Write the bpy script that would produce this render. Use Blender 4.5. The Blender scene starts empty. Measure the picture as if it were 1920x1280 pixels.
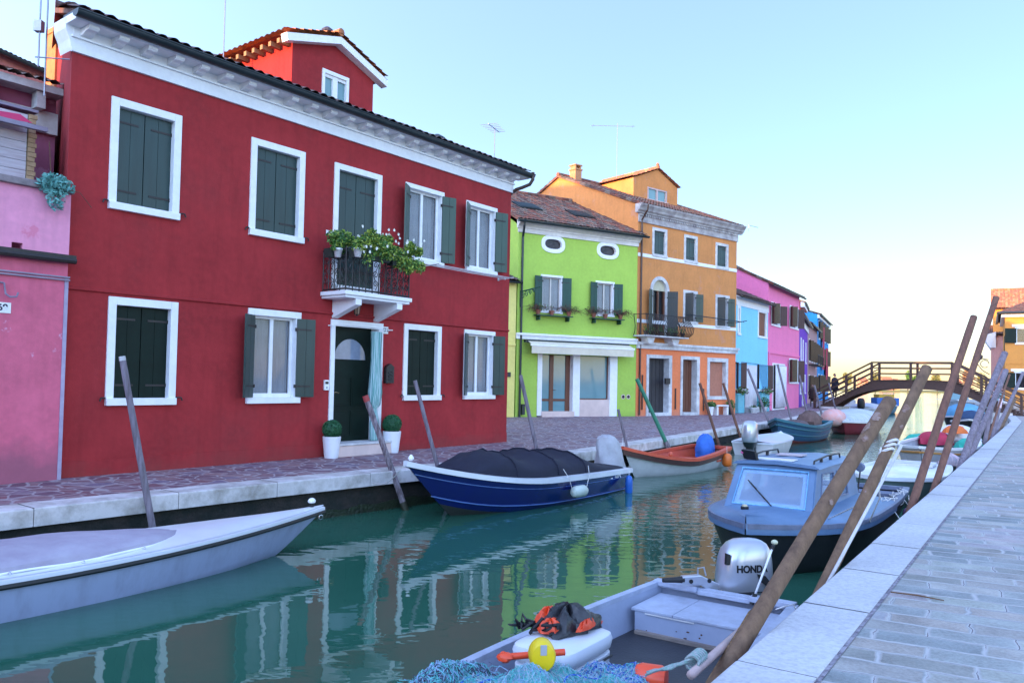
import bpy, math, random
from mathutils import Vector, Matrix
from mathutils.geometry import tessellate_polygon
sc=bpy.context.scene; COL=sc.collection
rnd=random.Random(7)
# ---------------------------------------------------------------- camera
F=1493.;PP=20.;PITCH=math.atan(50/F);ROLL=0.02;CZ=1.6
RM=Matrix.Rotation(math.pi/2+PITCH,3,'X')@Matrix.Rotation(ROLL,3,'Z')
CAM=Vector((0,0,CZ))
cd=bpy.data.cameras.new('camera');cam=bpy.data.objects.new('camera',cd);COL.objects.link(cam)
cam.matrix_world=Matrix.Translation(CAM)@RM.to_4x4()
cd.sensor_width=36;cd.lens=36*F/1920;cd.shift_y=PP/1920;cd.clip_start=.05;cd.clip_end=6000
sc.camera=cam
def ray(x,y): return RM@Vector(((x-960)/F,(640+PP-y)/F,-1.))
def atz(x,y,z=0.):
    d=ray(x,y);return CAM+d*((z-CZ)/d.z)
def aty(x,y,Y):
    d=ray(x,y);return CAM+d*(Y/d.y)
WZ=-.64
class Fac:
    """a vertical plane through P running along the direction a (radians from +Y towards +X)"""
    def __init__(s,P,a):
        s.P=Vector((P[0],P[1],0));s.a=a;s.d=Vector((math.sin(a),math.cos(a),0));s.n=Vector((math.cos(a),-math.sin(a),0))
    def px(s,x,y,off=0):
        d=ray(x,y);t=s.n.dot(s.P+s.n*off-CAM)/s.n.dot(d);p=CAM+d*t
        return (p-s.P).dot(s.d),p.z
    def w(s,u,off=0,z=0): return s.P+s.d*u+s.n*off+Vector((0,0,z))
    def rect(s,x0,y0,x1,y1,off=0):
        a=s.px(x0,y0,off);b=s.px(x1,y1,off);return (a[0],b[0],b[1],a[1])
# ---------------------------------------------------------------- materials
def nt(name):
    m=bpy.data.materials.new(name);m.use_nodes=True;n=m.node_tree.nodes;l=m.node_tree.links
    return m,n,l,n['Principled BSDF']
def N(n,t,**k):
    o=n.new(t)
    for a,b in k.items():
        if a in o.inputs.keys() if hasattr(o.inputs,'keys') else False: o.inputs[a].default_value=b
        else: setattr(o,a,b)
    return o
def rgba(c): return (c[0],c[1],c[2],1)
def mul(c,k): return tuple(min(1,max(0,x*k)) for x in c)
MC={}
def mat(name,c,rough=.6,c2=None,scale=6,bump=.15,bscale=40,metal=0,spec=.5,big=.12,detail=5,thr=None,stretch=None,alpha=1,coat=0,dist=.01):
    if name in MC: return MC[name]
    m,n,l,b=nt(name);MC[name]=m
    tc=n.new('ShaderNodeTexCoord');src=tc.outputs['Object']
    if stretch:
        mp=n.new('ShaderNodeMapping');mp.inputs['Scale'].default_value=stretch;l.new(src,mp.inputs[0]);src=mp.outputs[0]
    no=n.new('ShaderNodeTexNoise');no.inputs['Scale'].default_value=scale;no.inputs['Detail'].default_value=detail;no.inputs['Roughness'].default_value=.65;l.new(src,no.inputs['Vector'])
    rp=n.new('ShaderNodeValToRGB');t=thr or (.35,.68)
    rp.color_ramp.elements[0].position=t[0];rp.color_ramp.elements[1].position=t[1]
    rp.color_ramp.elements[0].color=rgba(c);rp.color_ramp.elements[1].color=rgba(c2 or mul(c,.82));l.new(no.outputs['Fac'],rp.inputs[0])
    n2=n.new('ShaderNodeTexNoise');n2.inputs['Scale'].default_value=.7;n2.inputs['Detail'].default_value=3;l.new(tc.outputs['Object'],n2.inputs['Vector'])
    mr=n.new('ShaderNodeMapRange');mr.inputs['From Min'].default_value=.3;mr.inputs['From Max'].default_value=.7;mr.inputs['To Min'].default_value=1-big;mr.inputs['To Max'].default_value=1+big*.5;l.new(n2.outputs['Fac'],mr.inputs[0])
    mx=n.new('ShaderNodeMix');mx.data_type='RGBA';mx.blend_type='MULTIPLY';mx.inputs[0].default_value=1;l.new(rp.outputs[0],mx.inputs[6])
    l.new(mr.outputs[0],mx.inputs[7]);l.new(mx.outputs[2],b.inputs['Base Color'])
    b.inputs['Roughness'].default_value=rough;b.inputs['Metallic'].default_value=metal;b.inputs['Specular IOR Level'].default_value=spec;b.inputs['Alpha'].default_value=alpha
    b.inputs['Coat Weight'].default_value=coat
    if bump:
        nb=n.new('ShaderNodeTexNoise');nb.inputs['Scale'].default_value=bscale;nb.inputs['Detail'].default_value=4;l.new(src,nb.inputs['Vector'])
        bp=n.new('ShaderNodeBump');bp.inputs['Strength'].default_value=bump;bp.inputs['Distance'].default_value=dist;l.new(nb.outputs['Fac'],bp.inputs['Height']);l.new(bp.outputs[0],b.inputs['Normal'])
    return m
def stucco(name,c,damp=None,dampz=.5,patch=None,var=.8,streak=.10):
    """painted render: mottled, faint vertical streaks, a damp foot and worn patches"""
    if name in MC: return MC[name]
    m,n,l,b=nt(name);MC[name]=m
    tc=n.new('ShaderNodeTexCoord');O=tc.outputs['Object']
    def noise(s,d=4,vec=O,r=.6):
        o=n.new('ShaderNodeTexNoise');o.inputs['Scale'].default_value=s;o.inputs['Detail'].default_value=d;o.inputs['Roughness'].default_value=r;l.new(vec,o.inputs['Vector']);return o.outputs['Fac']
    def mr(i,a,bb,c_,d):
        o=n.new('ShaderNodeMapRange');o.inputs['From Min'].default_value=a;o.inputs['From Max'].default_value=bb;o.inputs['To Min'].default_value=c_;o.inputs['To Max'].default_value=d;l.new(i,o.inputs[0]);return o.outputs[0]
    def mix(f,a,bb):
        o=n.new('ShaderNodeMix');o.data_type='RGBA'
        if hasattr(f,'links'): l.new(f,o.inputs[0])
        else: o.inputs[0].default_value=f
        for k,v in((6,a),(7,bb)):
            if hasattr(v,'links'): l.new(v,o.inputs[k])
            else: o.inputs[k].default_value=rgba(v)
        return o.outputs[2]
    x=mix(mr(noise(1.1,5),.35,.68,0,1),c,mul(c,var))
    x=mix(mr(noise(9,4),.4,.75,0,.5),x,mul(c,1.18));x=mix(mr(noise(.55,7,r=.75),.50,.66,0,.22),x,tuple(v_*.8+.03 for v_ in c));x=mix(mr(noise(26,5,r=.8),.62,.72,0,.30),x,mul(c,.6))
    mp=n.new('ShaderNodeMapping');mp.inputs['Scale'].default_value=(5,5,.5);l.new(O,mp.inputs[0])
    x=mix(mr(noise(1,4,mp.outputs[0]),.5,.8,0,streak*4),x,mul(c,.62))
    if patch: x=mix(mr(noise(.9,6,r=.72),.585,.62,0,.85),x,patch)
    if damp:
        sp=n.new('ShaderNodeSeparateXYZ');l.new(O,sp.inputs[0])
        ad=n.new('ShaderNodeMath');ad.operation='SUBTRACT';ad.inputs[1].default_value=0;l.new(sp.outputs[2],ad.inputs[0])
        nn=n.new('ShaderNodeMath');nn.operation='MULTIPLY_ADD';nn.inputs[1].default_value=1.2;l.new(noise(1.7,5),nn.inputs[0]);l.new(sp.outputs[2],nn.inputs[2])
        x=mix(mr(nn.outputs[0],dampz+.35,dampz+.75,.75,0),x,damp)
    l.new(x,b.inputs['Base Color']);b.inputs['Roughness'].default_value=.9;b.inputs['Specular IOR Level'].default_value=.25
    bp=n.new('ShaderNodeBump');bp.inputs['Strength'].default_value=.35;bp.inputs['Distance'].default_value=.012
    ad=n.new('ShaderNodeMath');ad.operation='MULTIPLY_ADD';ad.inputs[1].default_value=.5;l.new(noise(55,3),ad.inputs[0]);l.new(noise(5,3),ad.inputs[2])
    l.new(ad.outputs[0],bp.inputs['Height']);l.new(bp.outputs[0],b.inputs['Normal'])
    return m
def tilemat(name,cols,p=.2,row=.38):
    if name in MC: return MC[name]
    m,n,l,b=nt(name);MC[name]=m
    tc=n.new('ShaderNodeTexCoord');sp=n.new('ShaderNodeSeparateXYZ');l.new(tc.outputs['Object'],sp.inputs[0])
    cb=n.new('ShaderNodeCombineXYZ')
    for i,s in((0,p),(1,row*.92)):
        a=n.new('ShaderNodeMath');a.operation='DIVIDE';a.inputs[1].default_value=s;l.new(sp.outputs[i],a.inputs[0])
        f=n.new('ShaderNodeMath');f.operation='FLOOR';l.new(a.outputs[0],f.inputs[0]);l.new(f.outputs[0],cb.inputs[i])
    w=n.new('ShaderNodeTexWhiteNoise');w.noise_dimensions='3D';l.new(cb.outputs[0],w.inputs['Vector'])
    rp=n.new('ShaderNodeValToRGB');e=rp.color_ramp.elements;rp.color_ramp.interpolation='CONSTANT'
    e[0].color=rgba(cols[0]);e[0].position=0;e[1].color=rgba(cols[1]);e[1].position=1/len(cols)
    for i in range(2,len(cols)):
        k=e.new(i/len(cols));k.color=rgba(cols[i])
    l.new(w.outputs['Value'],rp.inputs[0])
    no=n.new('ShaderNodeTexNoise');no.inputs['Scale'].default_value=7;no.inputs['Detail'].default_value=6;l.new(tc.outputs['Object'],no.inputs['Vector'])
    mr=n.new('ShaderNodeMapRange');mr.inputs['From Min'].default_value=.45;mr.inputs['From Max'].default_value=.7;mr.inputs['To Max'].default_value=.75;l.new(no.outputs['Fac'],mr.inputs[0])
    mx=n.new('ShaderNodeMix');mx.data_type='RGBA';l.new(mr.outputs[0],mx.inputs[0]);l.new(rp.outputs[0],mx.inputs[6]);mx.inputs[7].default_value=(.10,.085,.075,1)
    l.new(mx.outputs[2],b.inputs['Base Color']);b.inputs['Roughness'].default_value=.9
    bp=n.new('ShaderNodeBump');bp.inputs['Strength'].default_value=.4;bp.inputs['Distance'].default_value=.01;l.new(no.outputs['Fac'],bp.inputs['Height']);l.new(bp.outputs[0],b.inputs['Normal'])
    return m
# ---------------------------------------------------------------- mesh builder
class MB:
    def __init__(s): s.v=[];s.f=[];s.m=[]
    def add(s,vs,fs,mi=0):
        o=len(s.v);s.v+= [tuple(v) for v in vs]
        for f in fs: s.f.append(tuple(i+o for i in f));s.m.append(mi)
    def box(s,x0,x1,y0,y1,z0,z1,mi=0):
        s.add([(x0,y0,z0),(x1,y0,z0),(x1,y1,z0),(x0,y1,z0),(x0,y0,z1),(x1,y0,z1),(x1,y1,z1),(x0,y1,z1)],[(0,3,2,1),(4,5,6,7),(0,1,5,4),(1,2,6,5),(2,3,7,6),(3,0,4,7)],mi)
    def obox(s,c,sz,R=None,mi=0):
        R=R or Matrix.Identity(3);c=Vector(c);h=[k/2 for k in sz];vs=[]
        for x,y,z in((-1,-1,-1),(1,-1,-1),(1,1,-1),(-1,1,-1),(-1,-1,1),(1,-1,1),(1,1,1),(-1,1,1)): vs.append(c+R@Vector((x*h[0],y*h[1],z*h[2])))
        s.add(vs,[(0,3,2,1),(4,5,6,7),(0,1,5,4),(1,2,6,5),(2,3,7,6),(3,0,4,7)],mi)
    def beam(s,a,b,w,h,mi=0,up=(0,0,1)):
        a=Vector(a);b=Vector(b);d=(b-a);L=d.length;d=d.normalized();u=Vector(up);x=d.cross(u)
        if x.length<1e-4: x=d.cross(Vector((0,1,0)))
        x.normalize();z=x.cross(d);R=Matrix((x,d,z)).transposed();s.obox((a+b)/2,(w,L,h),R,mi)
    def poly(s,pts,mi=0): s.add(pts,[tuple(range(len(pts)))],mi)
    def tube(s,pts,r,n=8,mi=0,cap=True,closed=False):
        P=[Vector(p) for p in pts];k=len(P);R=r if isinstance(r,(list,tuple)) else [r]*k;rings=[];x=None
        for i in range(k):
            if closed: t=P[(i+1)%k]-P[i-1]
            else: t=P[min(i+1,k-1)]-P[max(i-1,0)]
            t=t.normalized() if t.length>1e-9 else Vector((0,0,1))
            if x is None:
                x=t.cross(Vector((0,0,1)))
                if x.length<.05: x=t.cross(Vector((0,1,0)))
            x=(x-t*x.dot(t));x.normalize();y=t.cross(x)
            rings.append([P[i]+(x*math.cos(2*math.pi*j/n)+y*math.sin(2*math.pi*j/n))*R[i] for j in range(n)])
        s.loft(rings,mi,True,cap and not closed,closed)
    def loft(s,rings,mi=0,wrap=True,cap=True,loop=False):
        n=len(rings[0]);o=[];vs=[p for r in rings for p in r];fs=[];K=len(rings)
        for i in range(K if loop else K-1):
            a=i*n;b=((i+1)%K)*n
            for j in range(n if wrap else n-1):
                k=(j+1)%n;fs.append((a+j,a+k,b+k,b+j))
        if cap: fs.append(tuple(range(n))[::-1]);fs.append(tuple(range((K-1)*n,K*n)))
        s.add(vs,fs,mi)
    def lathe(s,prof,c=(0,0,0),n=20,mi=0,axis='z',cap=True):
        rings=[]
        for r,h in prof:
            ring=[]
            for j in range(n):
                a=2*math.pi*j/n;p=(r*math.cos(a),r*math.sin(a),h)
                if axis=='y': p=(p[0],p[2],p[1])
                if axis=='x': p=(p[2],p[0],p[1])
                ring.append((p[0]+c[0],p[1]+c[1],p[2]+c[2]))
            rings.append(ring)
        s.loft(rings,mi,True,cap)
    def ball(s,c,r,n=14,m=9,mi=0,jit=0,rg=None):
        r=r if isinstance(r,(tuple,list)) else (r,r,r);rings=[]
        for i in range(m+1):
            t=math.pi*i/m;t=min(max(t,.02),math.pi-.02);ring=[]
            for j in range(n):
                a=2*math.pi*j/n;q=1+(rg.uniform(-jit,jit) if rg else 0)
                ring.append((c[0]+r[0]*math.sin(t)*math.cos(a)*q,c[1]+r[1]*math.sin(t)*math.sin(a)*q,c[2]-r[2]*math.cos(t)*q))
            rings.append(ring)
        s.loft(rings,mi)
    def prism(s,pts,y0,y1,mi=0,holes=()):
        """polygon in x,z extruded from y0 to y1; holes go right through"""
        loops=[pts]+list(holes);flat=[p for q in loops for p in q]
        tri=tessellate_polygon([[Vector((p[0],p[1],0)) for p in q] for q in loops])
        k=len(flat);vs=[(p[0],y0,p[1]) for p in flat]+[(p[0],y1,p[1]) for p in flat];fs=[]
        for t in tri: fs.append(tuple(t));fs.append(tuple(i+k for i in t[::-1]))
        o=0
        for q in loops:
            for i in range(len(q)):
                a=o+i;b=o+(i+1)%len(q);fs.append((a,b,b+k,a+k))
            o+=len(q)
        s.add(vs,fs,mi)
    def leaves(s,c,r,k,size,mis=(0,),rg=rnd,shell=.4,flat=1):
        for _ in range(k):
            while 1:
                p=Vector((rg.uniform(-1,1),rg.uniform(-1,1),rg.uniform(-1,1)))
                if shell<p.length<=1: break
            q=Vector((c[0]+p.x*r[0],c[1]+p.y*r[1],c[2]+p.z*r[2]));z=size*rg.uniform(.6,1.4)
            a=Vector((rg.gauss(0,1),rg.gauss(0,1),rg.gauss(0,1))).normalized();b=a.cross(Vector((rg.gauss(0,1),rg.gauss(0,1),rg.gauss(0,1)))).normalized()
            s.add([q-a*z,q-b*z*.45,q+a*z,q+b*z*.45],[(0,1,2,3)],rg.choice(mis))
    def build(s,name,mats,parent=None,smooth=False,bevel=0,loc=None,rot=None,fix=True):
        me=bpy.data.meshes.new(name);me.from_pydata(s.v,[],s.f)
        if not isinstance(mats,(list,tuple)): mats=[mats]
        for m in mats: me.materials.append(m)
        me.polygons.foreach_set('material_index',[min(i,len(mats)-1) for i in s.m])
        if smooth: me.polygons.foreach_set('use_smooth',[True]*len(me.polygons))
        me.validate();me.update()
        if fix:
            import bmesh
            bm=bmesh.new();bm.from_mesh(me);bmesh.ops.recalc_face_normals(bm,faces=bm.faces);bm.to_mesh(me);bm.free()
        if smooth=='auto':
            me.set_sharp_from_angle(angle=math.radians(38))
        o=bpy.data.objects.new(name,me);COL.objects.link(o)
        if parent: o.parent=parent
        if loc is not None: o.location=loc
        if rot is not None: o.rotation_euler=rot
        if bevel:
            b=o.modifiers.new('bevel','BEVEL');b.width=bevel;b.segments=2;b.limit_method='ANGLE'
        return o
def tag(o,label=None,cat=None,group=None,kind=None):
    if label: o['label']=label
    if cat: o['category']=cat
    if group: o['group']=group
    if kind: o['kind']=kind
    return o
def thing(name,label,cat,loc=(0,0,0),rz=0,group=None):
    o=bpy.data.objects.new(name,None);o.empty_display_size=.2;COL.objects.link(o);o.location=loc;o.rotation_euler=(0,0,rz)
    return tag(o,label,cat,group)
def copytree(o,parent=None):
    c=o.copy();COL.objects.link(c);c.parent=parent
    for ch in [x for x in bpy.data.objects if x.parent==o and x!=c]: copytree(ch,c)
    return c
def textmesh(body,size,mat_,name,parent,M,extrude=.002,bold=0,align='CENTER'):
    cu=bpy.data.curves.new(name,'FONT');cu.body=body;cu.size=size;cu.extrude=extrude;cu.offset=bold;cu.align_x=align;cu.align_y='CENTER'
    o=bpy.data.objects.new(name,cu);COL.objects.link(o);dg=bpy.context.evaluated_depsgraph_get();me=bpy.data.meshes.new_from_object(o.evaluated_get(dg))
    bpy.data.objects.remove(o);q=bpy.data.objects.new(name,me);COL.objects.link(q);me.materials.clear();me.materials.append(mat_);q.parent=parent;q.matrix_local=M;return q
# shared materials
WHITE=mat('white_paint',(.84,.84,.86),.55,(.76,.76,.79),8,.08,big=.06)
WHITE2=mat('aged_white_stone',(.66,.65,.66),.8,(.38,.36,.37),3,.3,big=.2,thr=(.4,.75))
GREEN=mat('dark_green_shutter_paint',(.014,.045,.043),.36,(.010,.032,.030),5,.12,stretch=(1,1,.15),big=.2)
GREEN2=mat('shaded_green_paint',(.003,.014,.010),.5,(.002,.009,.006),5,.1,big=.1,spec=.2)  # darker copy of the shutter green, shade of low openings put in the colour
GREEN3=mat('bottle_green_paint',(.012,.085,.062),.5,(.01,.06,.045),6,.1)
IRON=mat('black_iron',(.012,.010,.012),.5,(.03,.02,.018),20,.1)
GUTTER=mat('dark_gutter_metal',(.018,.028,.032),.35,(.03,.04,.045),3,.05,metal=.3)
BROWNM=mat('brown_downpipe_metal',(.075,.035,.028),.45,(.05,.025,.02),4,.05)
GLASS=mat('window_glass',(.03,.045,.06),.04,(.03,.04,.05),2,0,spec=1,alpha=.28)
CURT=mat('curtain_cloth',(.80,.82,.88),.8,(.68,.71,.78),4,.1)
SHOPG=mat('shop_glass',(.16,.30,.32),.06,(.14,.27,.30),1,0,spec=.8)
WOODB=mat('varnished_brown_wood',(.16,.055,.028),.45,(.11,.035,.018),8,.15,stretch=(4,4,.4))
CREAM=mat('cream_stone',(.72,.55,.50),.75,(.62,.47,.43),3,.15)
TILE=tilemat('terracotta_tiles',[(.22,.065,.04),(.15,.05,.035),(.27,.10,.06),(.12,.085,.065),(.20,.14,.11),(.09,.035,.03)])
TILEO=tilemat('orange_terracotta_tiles',[(.50,.17,.07),(.44,.15,.07),(.56,.24,.12),(.38,.14,.08)])
TILED=tilemat('dark_terracotta_tiles',[(.10,.05,.05),(.13,.06,.055),(.085,.05,.05),(.12,.075,.065),(.16,.07,.06)])
LEAFA=mat('leaf_dark_green',(.025,.10,.025),.55,(.04,.13,.03),9,0);LEAFB=mat('leaf_mid_green',(.10,.24,.04),.55,(.06,.17,.03),9,0)
LEAFC=mat('leaf_yellow_green',(.34,.42,.06),.55,(.22,.32,.05),9,0);LEAFD=mat('dry_red_stem',(.13,.045,.03),.8,(.09,.03,.02),9,0)
PETAL=mat('white_petal',(.85,.85,.80),.6,bump=0);TERRA=mat('terracotta_pot',(.32,.11,.07),.8,(.25,.09,.06),9,.1)
# ---------------------------------------------------------------- house kit
def tileroof(mb,x0,x1,y0,z0,y1,z1,p=.2,row=.38,mi=0,skew=0,hip0=0,hip1=0):
    """barrel tiles from the eave (y0,z0) up to (y1,z1)"""
    L=math.hypot(y1-y0,z1-z0);nr=max(1,round(L/row));nx=max(6,int((x1-x0)/p)*6);uy,uz=(y1-y0)/L,(z1-z0)/L;ny,nz=-uz,uy
    if uy<0: ny,nz=uz,-uy
    jit=[rnd.uniform(-.008,.008) for _ in range(nx//6+3)];rings=[]
    for r in range(nr):
        for e in (0,1):
            s=(r+e)*L/nr;fr=s/L;xa=x0+hip0*fr;xb=x1-hip1*fr;ring=[]
            rj=rnd.uniform(-.004,.004)
            for i in range(nx+1):
                x=xa+(xb-xa)*i/nx;X=x0+(x1-x0)*i/nx;ph=(X-x0)/p
                h=.05*abs(math.sin(math.pi*ph))+jit[min(int(ph),len(jit)-1)]+(.028 if e==0 else 0)+rj
                ring.append((x,y0+uy*s+ny*h,z0+uz*s+nz*h))
            rings.append(ring)
    mb.loft(rings,mi,False,False)
class House:
    def __init__(s,name,label,P,a,W,D,H,cat='house'):
        s.F=Fac(P,a);s.W=W;s.D=D;s.H=H;s.t=thing(name,label,cat,(P[0],P[1],0),math.pi/2-a);s.holes=[]
    def walls(s,m,H2=None,ridge=None,name='wall',z0=-.1,lean=0,back=True,W0=0):
        """front with holes, sides (gabled if ridge height is given) and back"""
        W,D,H=s.W,s.D,s.H;mb=MB();loops=[[(W0,z0),(W,z0),(W,H),(W0,H)]]+s.holes
        tri=tessellate_polygon([[Vector((p[0],p[1],0)) for p in q] for q in loops]);flat=[p for q in loops for p in q]
        mb.add([(p[0],0,p[1]) for p in flat],[tuple(t) for t in tri])
        for x in(W0,W):
            pts=[(x,0,z0),(x,D,z0),(x,D,H)]+([(x,D/2,ridge)] if ridge else [])+[(x,0,H)]
            mb.poly(pts if x==W0 else pts[::-1])
        mb.poly([(W0,D,z0),(W,D,z0),(W,D,H),(W0,D,H)])
        return mb.build(name,m,s.t,fix=False)
    def roof(s,m,rise=1.7,ov=.4,side=.12,z=None,gm=None,gut=.075,gr=True,name='roof',p=.2,xr=None):
        z=s.H if z is None else z;W,D=s.W,s.D;sl=rise/(D/2);mb=MB();x0,x1=xr or (-side,W+side)
        tileroof(mb,x0,x1,-ov,z-ov*sl+.1,D/2,z+rise+.1,p);tileroof(mb,x0,x1,D+ov,z-ov*sl+.1,D/2,z+rise+.1,p)
        zr=z+rise+.15;mb.tube([(x0,D/2,zr),(x1,D/2,zr)],.11,8)
        for x in(x0,x1): mb.poly([(x,-ov,z-ov*sl+.09),(x,-ov,z-ov*sl+.02),(x,D/2,z+rise),(x,D+ov,z-ov*sl+.02),(x,D+ov,z-ov*sl+.09),(x,D/2,z+rise+.1)])
        mb.add([(x0,-ov,z-ov*sl+.02),(x1,-ov,z-ov*sl+.02),(x1,D/2,z+rise),(x0,D/2,z+rise)],[(0,1,2,3)],1);mb.add([(x0,D+ov,z-ov*sl+.02),(x1,D+ov,z-ov*sl+.02),(x1,D/2,z+rise),(x0,D/2,z+rise)],[(0,1,2,3)],1)
        r=mb.build(name,[m,TILED],s.t)
        if gr:
            g=MB();gutter(g,x0-.03,x1+.05,-ov-.02,z-ov*sl+.06,gut);g.build('gutter',gm or GUTTER,r,smooth=True)
        return r
    def win(s,r,style='closed',fw=.12,name='window',cm=WHITE,sm=GREEN,hinge=True,sill=.07,gm=None,curt=True,lw=None,hole=True,depth=.16,arch=False):
        s0,s1,h0,h1=r;fw=min(fw,(s1-s0)*.3);a,b,c,d=s0+fw,s1-fw,h0+fw*.75,h1-fw
        if hole: s.holes.append([(s0+.01,h0+.01),(s1-.01,h0+.01),(s1-.01,h1-.01),(s0+.01,h1-.01)])
        mb=MB();mb.box(s0,a,-.03,depth,h0,h1);mb.box(b,s1,-.03,depth,h0,h1);mb.box(a,b,-.03,depth,d,h1);mb.box(s0-.0,s1+.0,-.03-sill*.6,depth,h0-.02,c)
        w=mb.build(name,cm,s.t,bevel=.006)
        H=d-c;m=(a+b)/2
        if style=='closed':
            for k in(0,1):
                leaf(w,(a if k==0 else b,depth-.07,c),(m-a)-.004,H-.008,0 if k==0 else math.pi,sm,flip=k)
            if hinge:
                for k in(-1,1):
                    x=s0-.05 if k<0 else s1+.05
                    hk=MB();hk.tube([(x-k*.05,-.02,h0+.1),(x,-.06,h0+.1),(x+k*.03,-.06,h0+.1),(x+k*.05,-.06,h0+.05)],.013,6);hk.build('shutter_stay',IRON,w)
        if style in('open','glass','dark'):
            g=MB();y=depth-.05;t=.045
            if style!='dark':
                for x0,x1 in((a,a+t),(b-t,b),(m-t*.8,m+t*.8)): g.box(x0,x1,y-.02,y+.03,c,d)
                for z0,z1 in((c,c+t*1.6),(d-t,d)): g.box(a+t,m-t*.8,y-.018,y+.028,z0,z1);g.box(m+t*.8,b-t,y-.018,y+.028,z0,z1)
                g.build('window_frame',gm or WHITE,w)
            p=MB();p.box(a+t*.9,b-t*.9,y+.003,y+.009,c+t,d-t*.9);p.build('pane',GLASS,w)
            if curt:
                cu=MB();n=36;ys=[y+.06+.018*math.sin(i*1.9)+.01*math.sin(i*.7) for i in range(n+1)]
                for q0,q1 in((a+t,m-t*.6),(m+t*.6,b-t)):
                    cu.loft([[(q0+(q1-q0)*i/n,ys[i],z) for i in range(n+1)] for z in(c+t,d-t*1.2)],0,False,False)
                cu.build('curtain',CURT,w,smooth=True)
        if style in('open','dark') and sm:
            L=lw or (b-a)/2
            for k in(0,1):
                x=a-.01 if k==0 else b+.01
                aa=math.radians((203,168)[0]) if k==0 else math.radians(-20)
                leaf(w,(x,-.05,c),L,H,(math.pi+.55) if k==0 else -.30,sm,flip=k)
        return w
def gutter(g,x0,x1,y,z,r,n=10):
    for a in (0,):
        pts=[]
        for i in range(n+1):
            t=math.pi+math.pi*i/n;pts.append((y+r*math.cos(t),z+r*math.sin(t)))
        for i in range(n,-1,-1):
            t=math.pi+math.pi*i/n;pts.append((y+(r-.008)*math.cos(t),z+(r-.008)*math.sin(t)))
    k=len(pts);g.add([(x0,p[0],p[1]) for p in pts]+[(x1,p[0],p[1]) for p in pts],[(i,(i+1)%k,(i+1)%k+k,i+k) for i in range(k)])
    h=[(x0,p[0],p[1]) for p in pts[:n+1]];g.poly(h);g.poly([(x1,p[1],p[2]) for p in h])
    g.tube([(x0,y-r,z),(x1,y-r,z)],.012,6)
def leaf(parent,loc,w,h,ang,sm,flip=0,heart=False,straps=True,planks=2):
    """one shutter leaf, hinged at loc, running along +x before it is turned by ang"""
    mb=MB();pw=w/planks
    for i in range(planks): mb.box(i*pw+.003,(i+1)*pw-.003,-.016,.016,.004,h-.004)
    mb.box(.004,w-.004,-.008,.008,.006,h-.006)
    ys=1 if ang>1.8 else -1
    if straps:
        for z in(h*.14,h*.86): mb.box(-.01,w*.78,min(ys*.017,ys*.024),max(ys*.017,ys*.024),z-.016,z+.016,1);mb.box(-.03,.01,-.03,.03,z-.03,z+.03,1)
    if heart:
        hp=[(.05*math.sin(t)**3*1.0+w*.72,h*.35+.0035*(13*math.cos(t)-5*math.cos(2*t)-2*math.cos(3*t)-math.cos(4*t))) for t in [2*math.pi*i/18 for i in range(18)]]
        for y0,y1 in((-.022,-.017),(.017,.022)): mb.prism(hp,y0,y1,1)
    return mb.build('shutter',[sm,IRON],parent,loc=loc,rot=(0,0,ang))
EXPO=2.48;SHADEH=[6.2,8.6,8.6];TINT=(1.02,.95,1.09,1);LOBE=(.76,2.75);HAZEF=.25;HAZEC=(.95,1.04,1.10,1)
# ---------------------------------------------------------------- world and sun
SUNV=Vector((-.80,-.62,0)).normalized();SEL=math.radians(5.0);SUNV=Vector((SUNV.x*math.cos(SEL),SUNV.y*math.cos(SEL),math.sin(SEL)))
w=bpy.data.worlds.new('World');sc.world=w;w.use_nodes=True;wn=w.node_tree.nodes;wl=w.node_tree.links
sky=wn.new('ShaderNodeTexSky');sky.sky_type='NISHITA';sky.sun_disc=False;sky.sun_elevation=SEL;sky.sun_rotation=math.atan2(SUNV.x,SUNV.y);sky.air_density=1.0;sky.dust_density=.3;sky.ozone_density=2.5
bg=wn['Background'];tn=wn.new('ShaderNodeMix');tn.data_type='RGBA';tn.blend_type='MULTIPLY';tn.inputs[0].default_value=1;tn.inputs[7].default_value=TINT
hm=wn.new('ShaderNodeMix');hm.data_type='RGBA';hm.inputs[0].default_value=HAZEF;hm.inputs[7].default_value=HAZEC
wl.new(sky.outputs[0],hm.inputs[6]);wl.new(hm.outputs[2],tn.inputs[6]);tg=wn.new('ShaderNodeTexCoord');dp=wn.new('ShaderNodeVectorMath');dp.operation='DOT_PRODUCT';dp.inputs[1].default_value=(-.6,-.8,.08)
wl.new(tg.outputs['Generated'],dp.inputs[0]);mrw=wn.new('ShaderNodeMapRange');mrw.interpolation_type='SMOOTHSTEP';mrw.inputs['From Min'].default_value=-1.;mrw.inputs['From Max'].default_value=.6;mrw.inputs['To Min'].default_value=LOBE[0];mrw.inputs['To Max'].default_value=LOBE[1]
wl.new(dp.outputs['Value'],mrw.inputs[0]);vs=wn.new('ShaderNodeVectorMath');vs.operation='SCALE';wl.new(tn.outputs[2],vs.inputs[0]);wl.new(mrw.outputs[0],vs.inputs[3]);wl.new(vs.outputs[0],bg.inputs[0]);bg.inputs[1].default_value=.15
sun=bpy.data.lights.new('sun','SUN');sun.energy=2.1;sun.angle=math.radians(.5);sun.color=(1,.50,.16)
so=bpy.data.objects.new('sun',sun);COL.objects.link(so);so.rotation_euler=SUNV.to_track_quat('Z','Y').to_euler()
sc.view_settings.view_transform='Standard';sc.view_settings.look='None';sc.view_settings.exposure=EXPO;sc.view_settings.gamma=1
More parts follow.
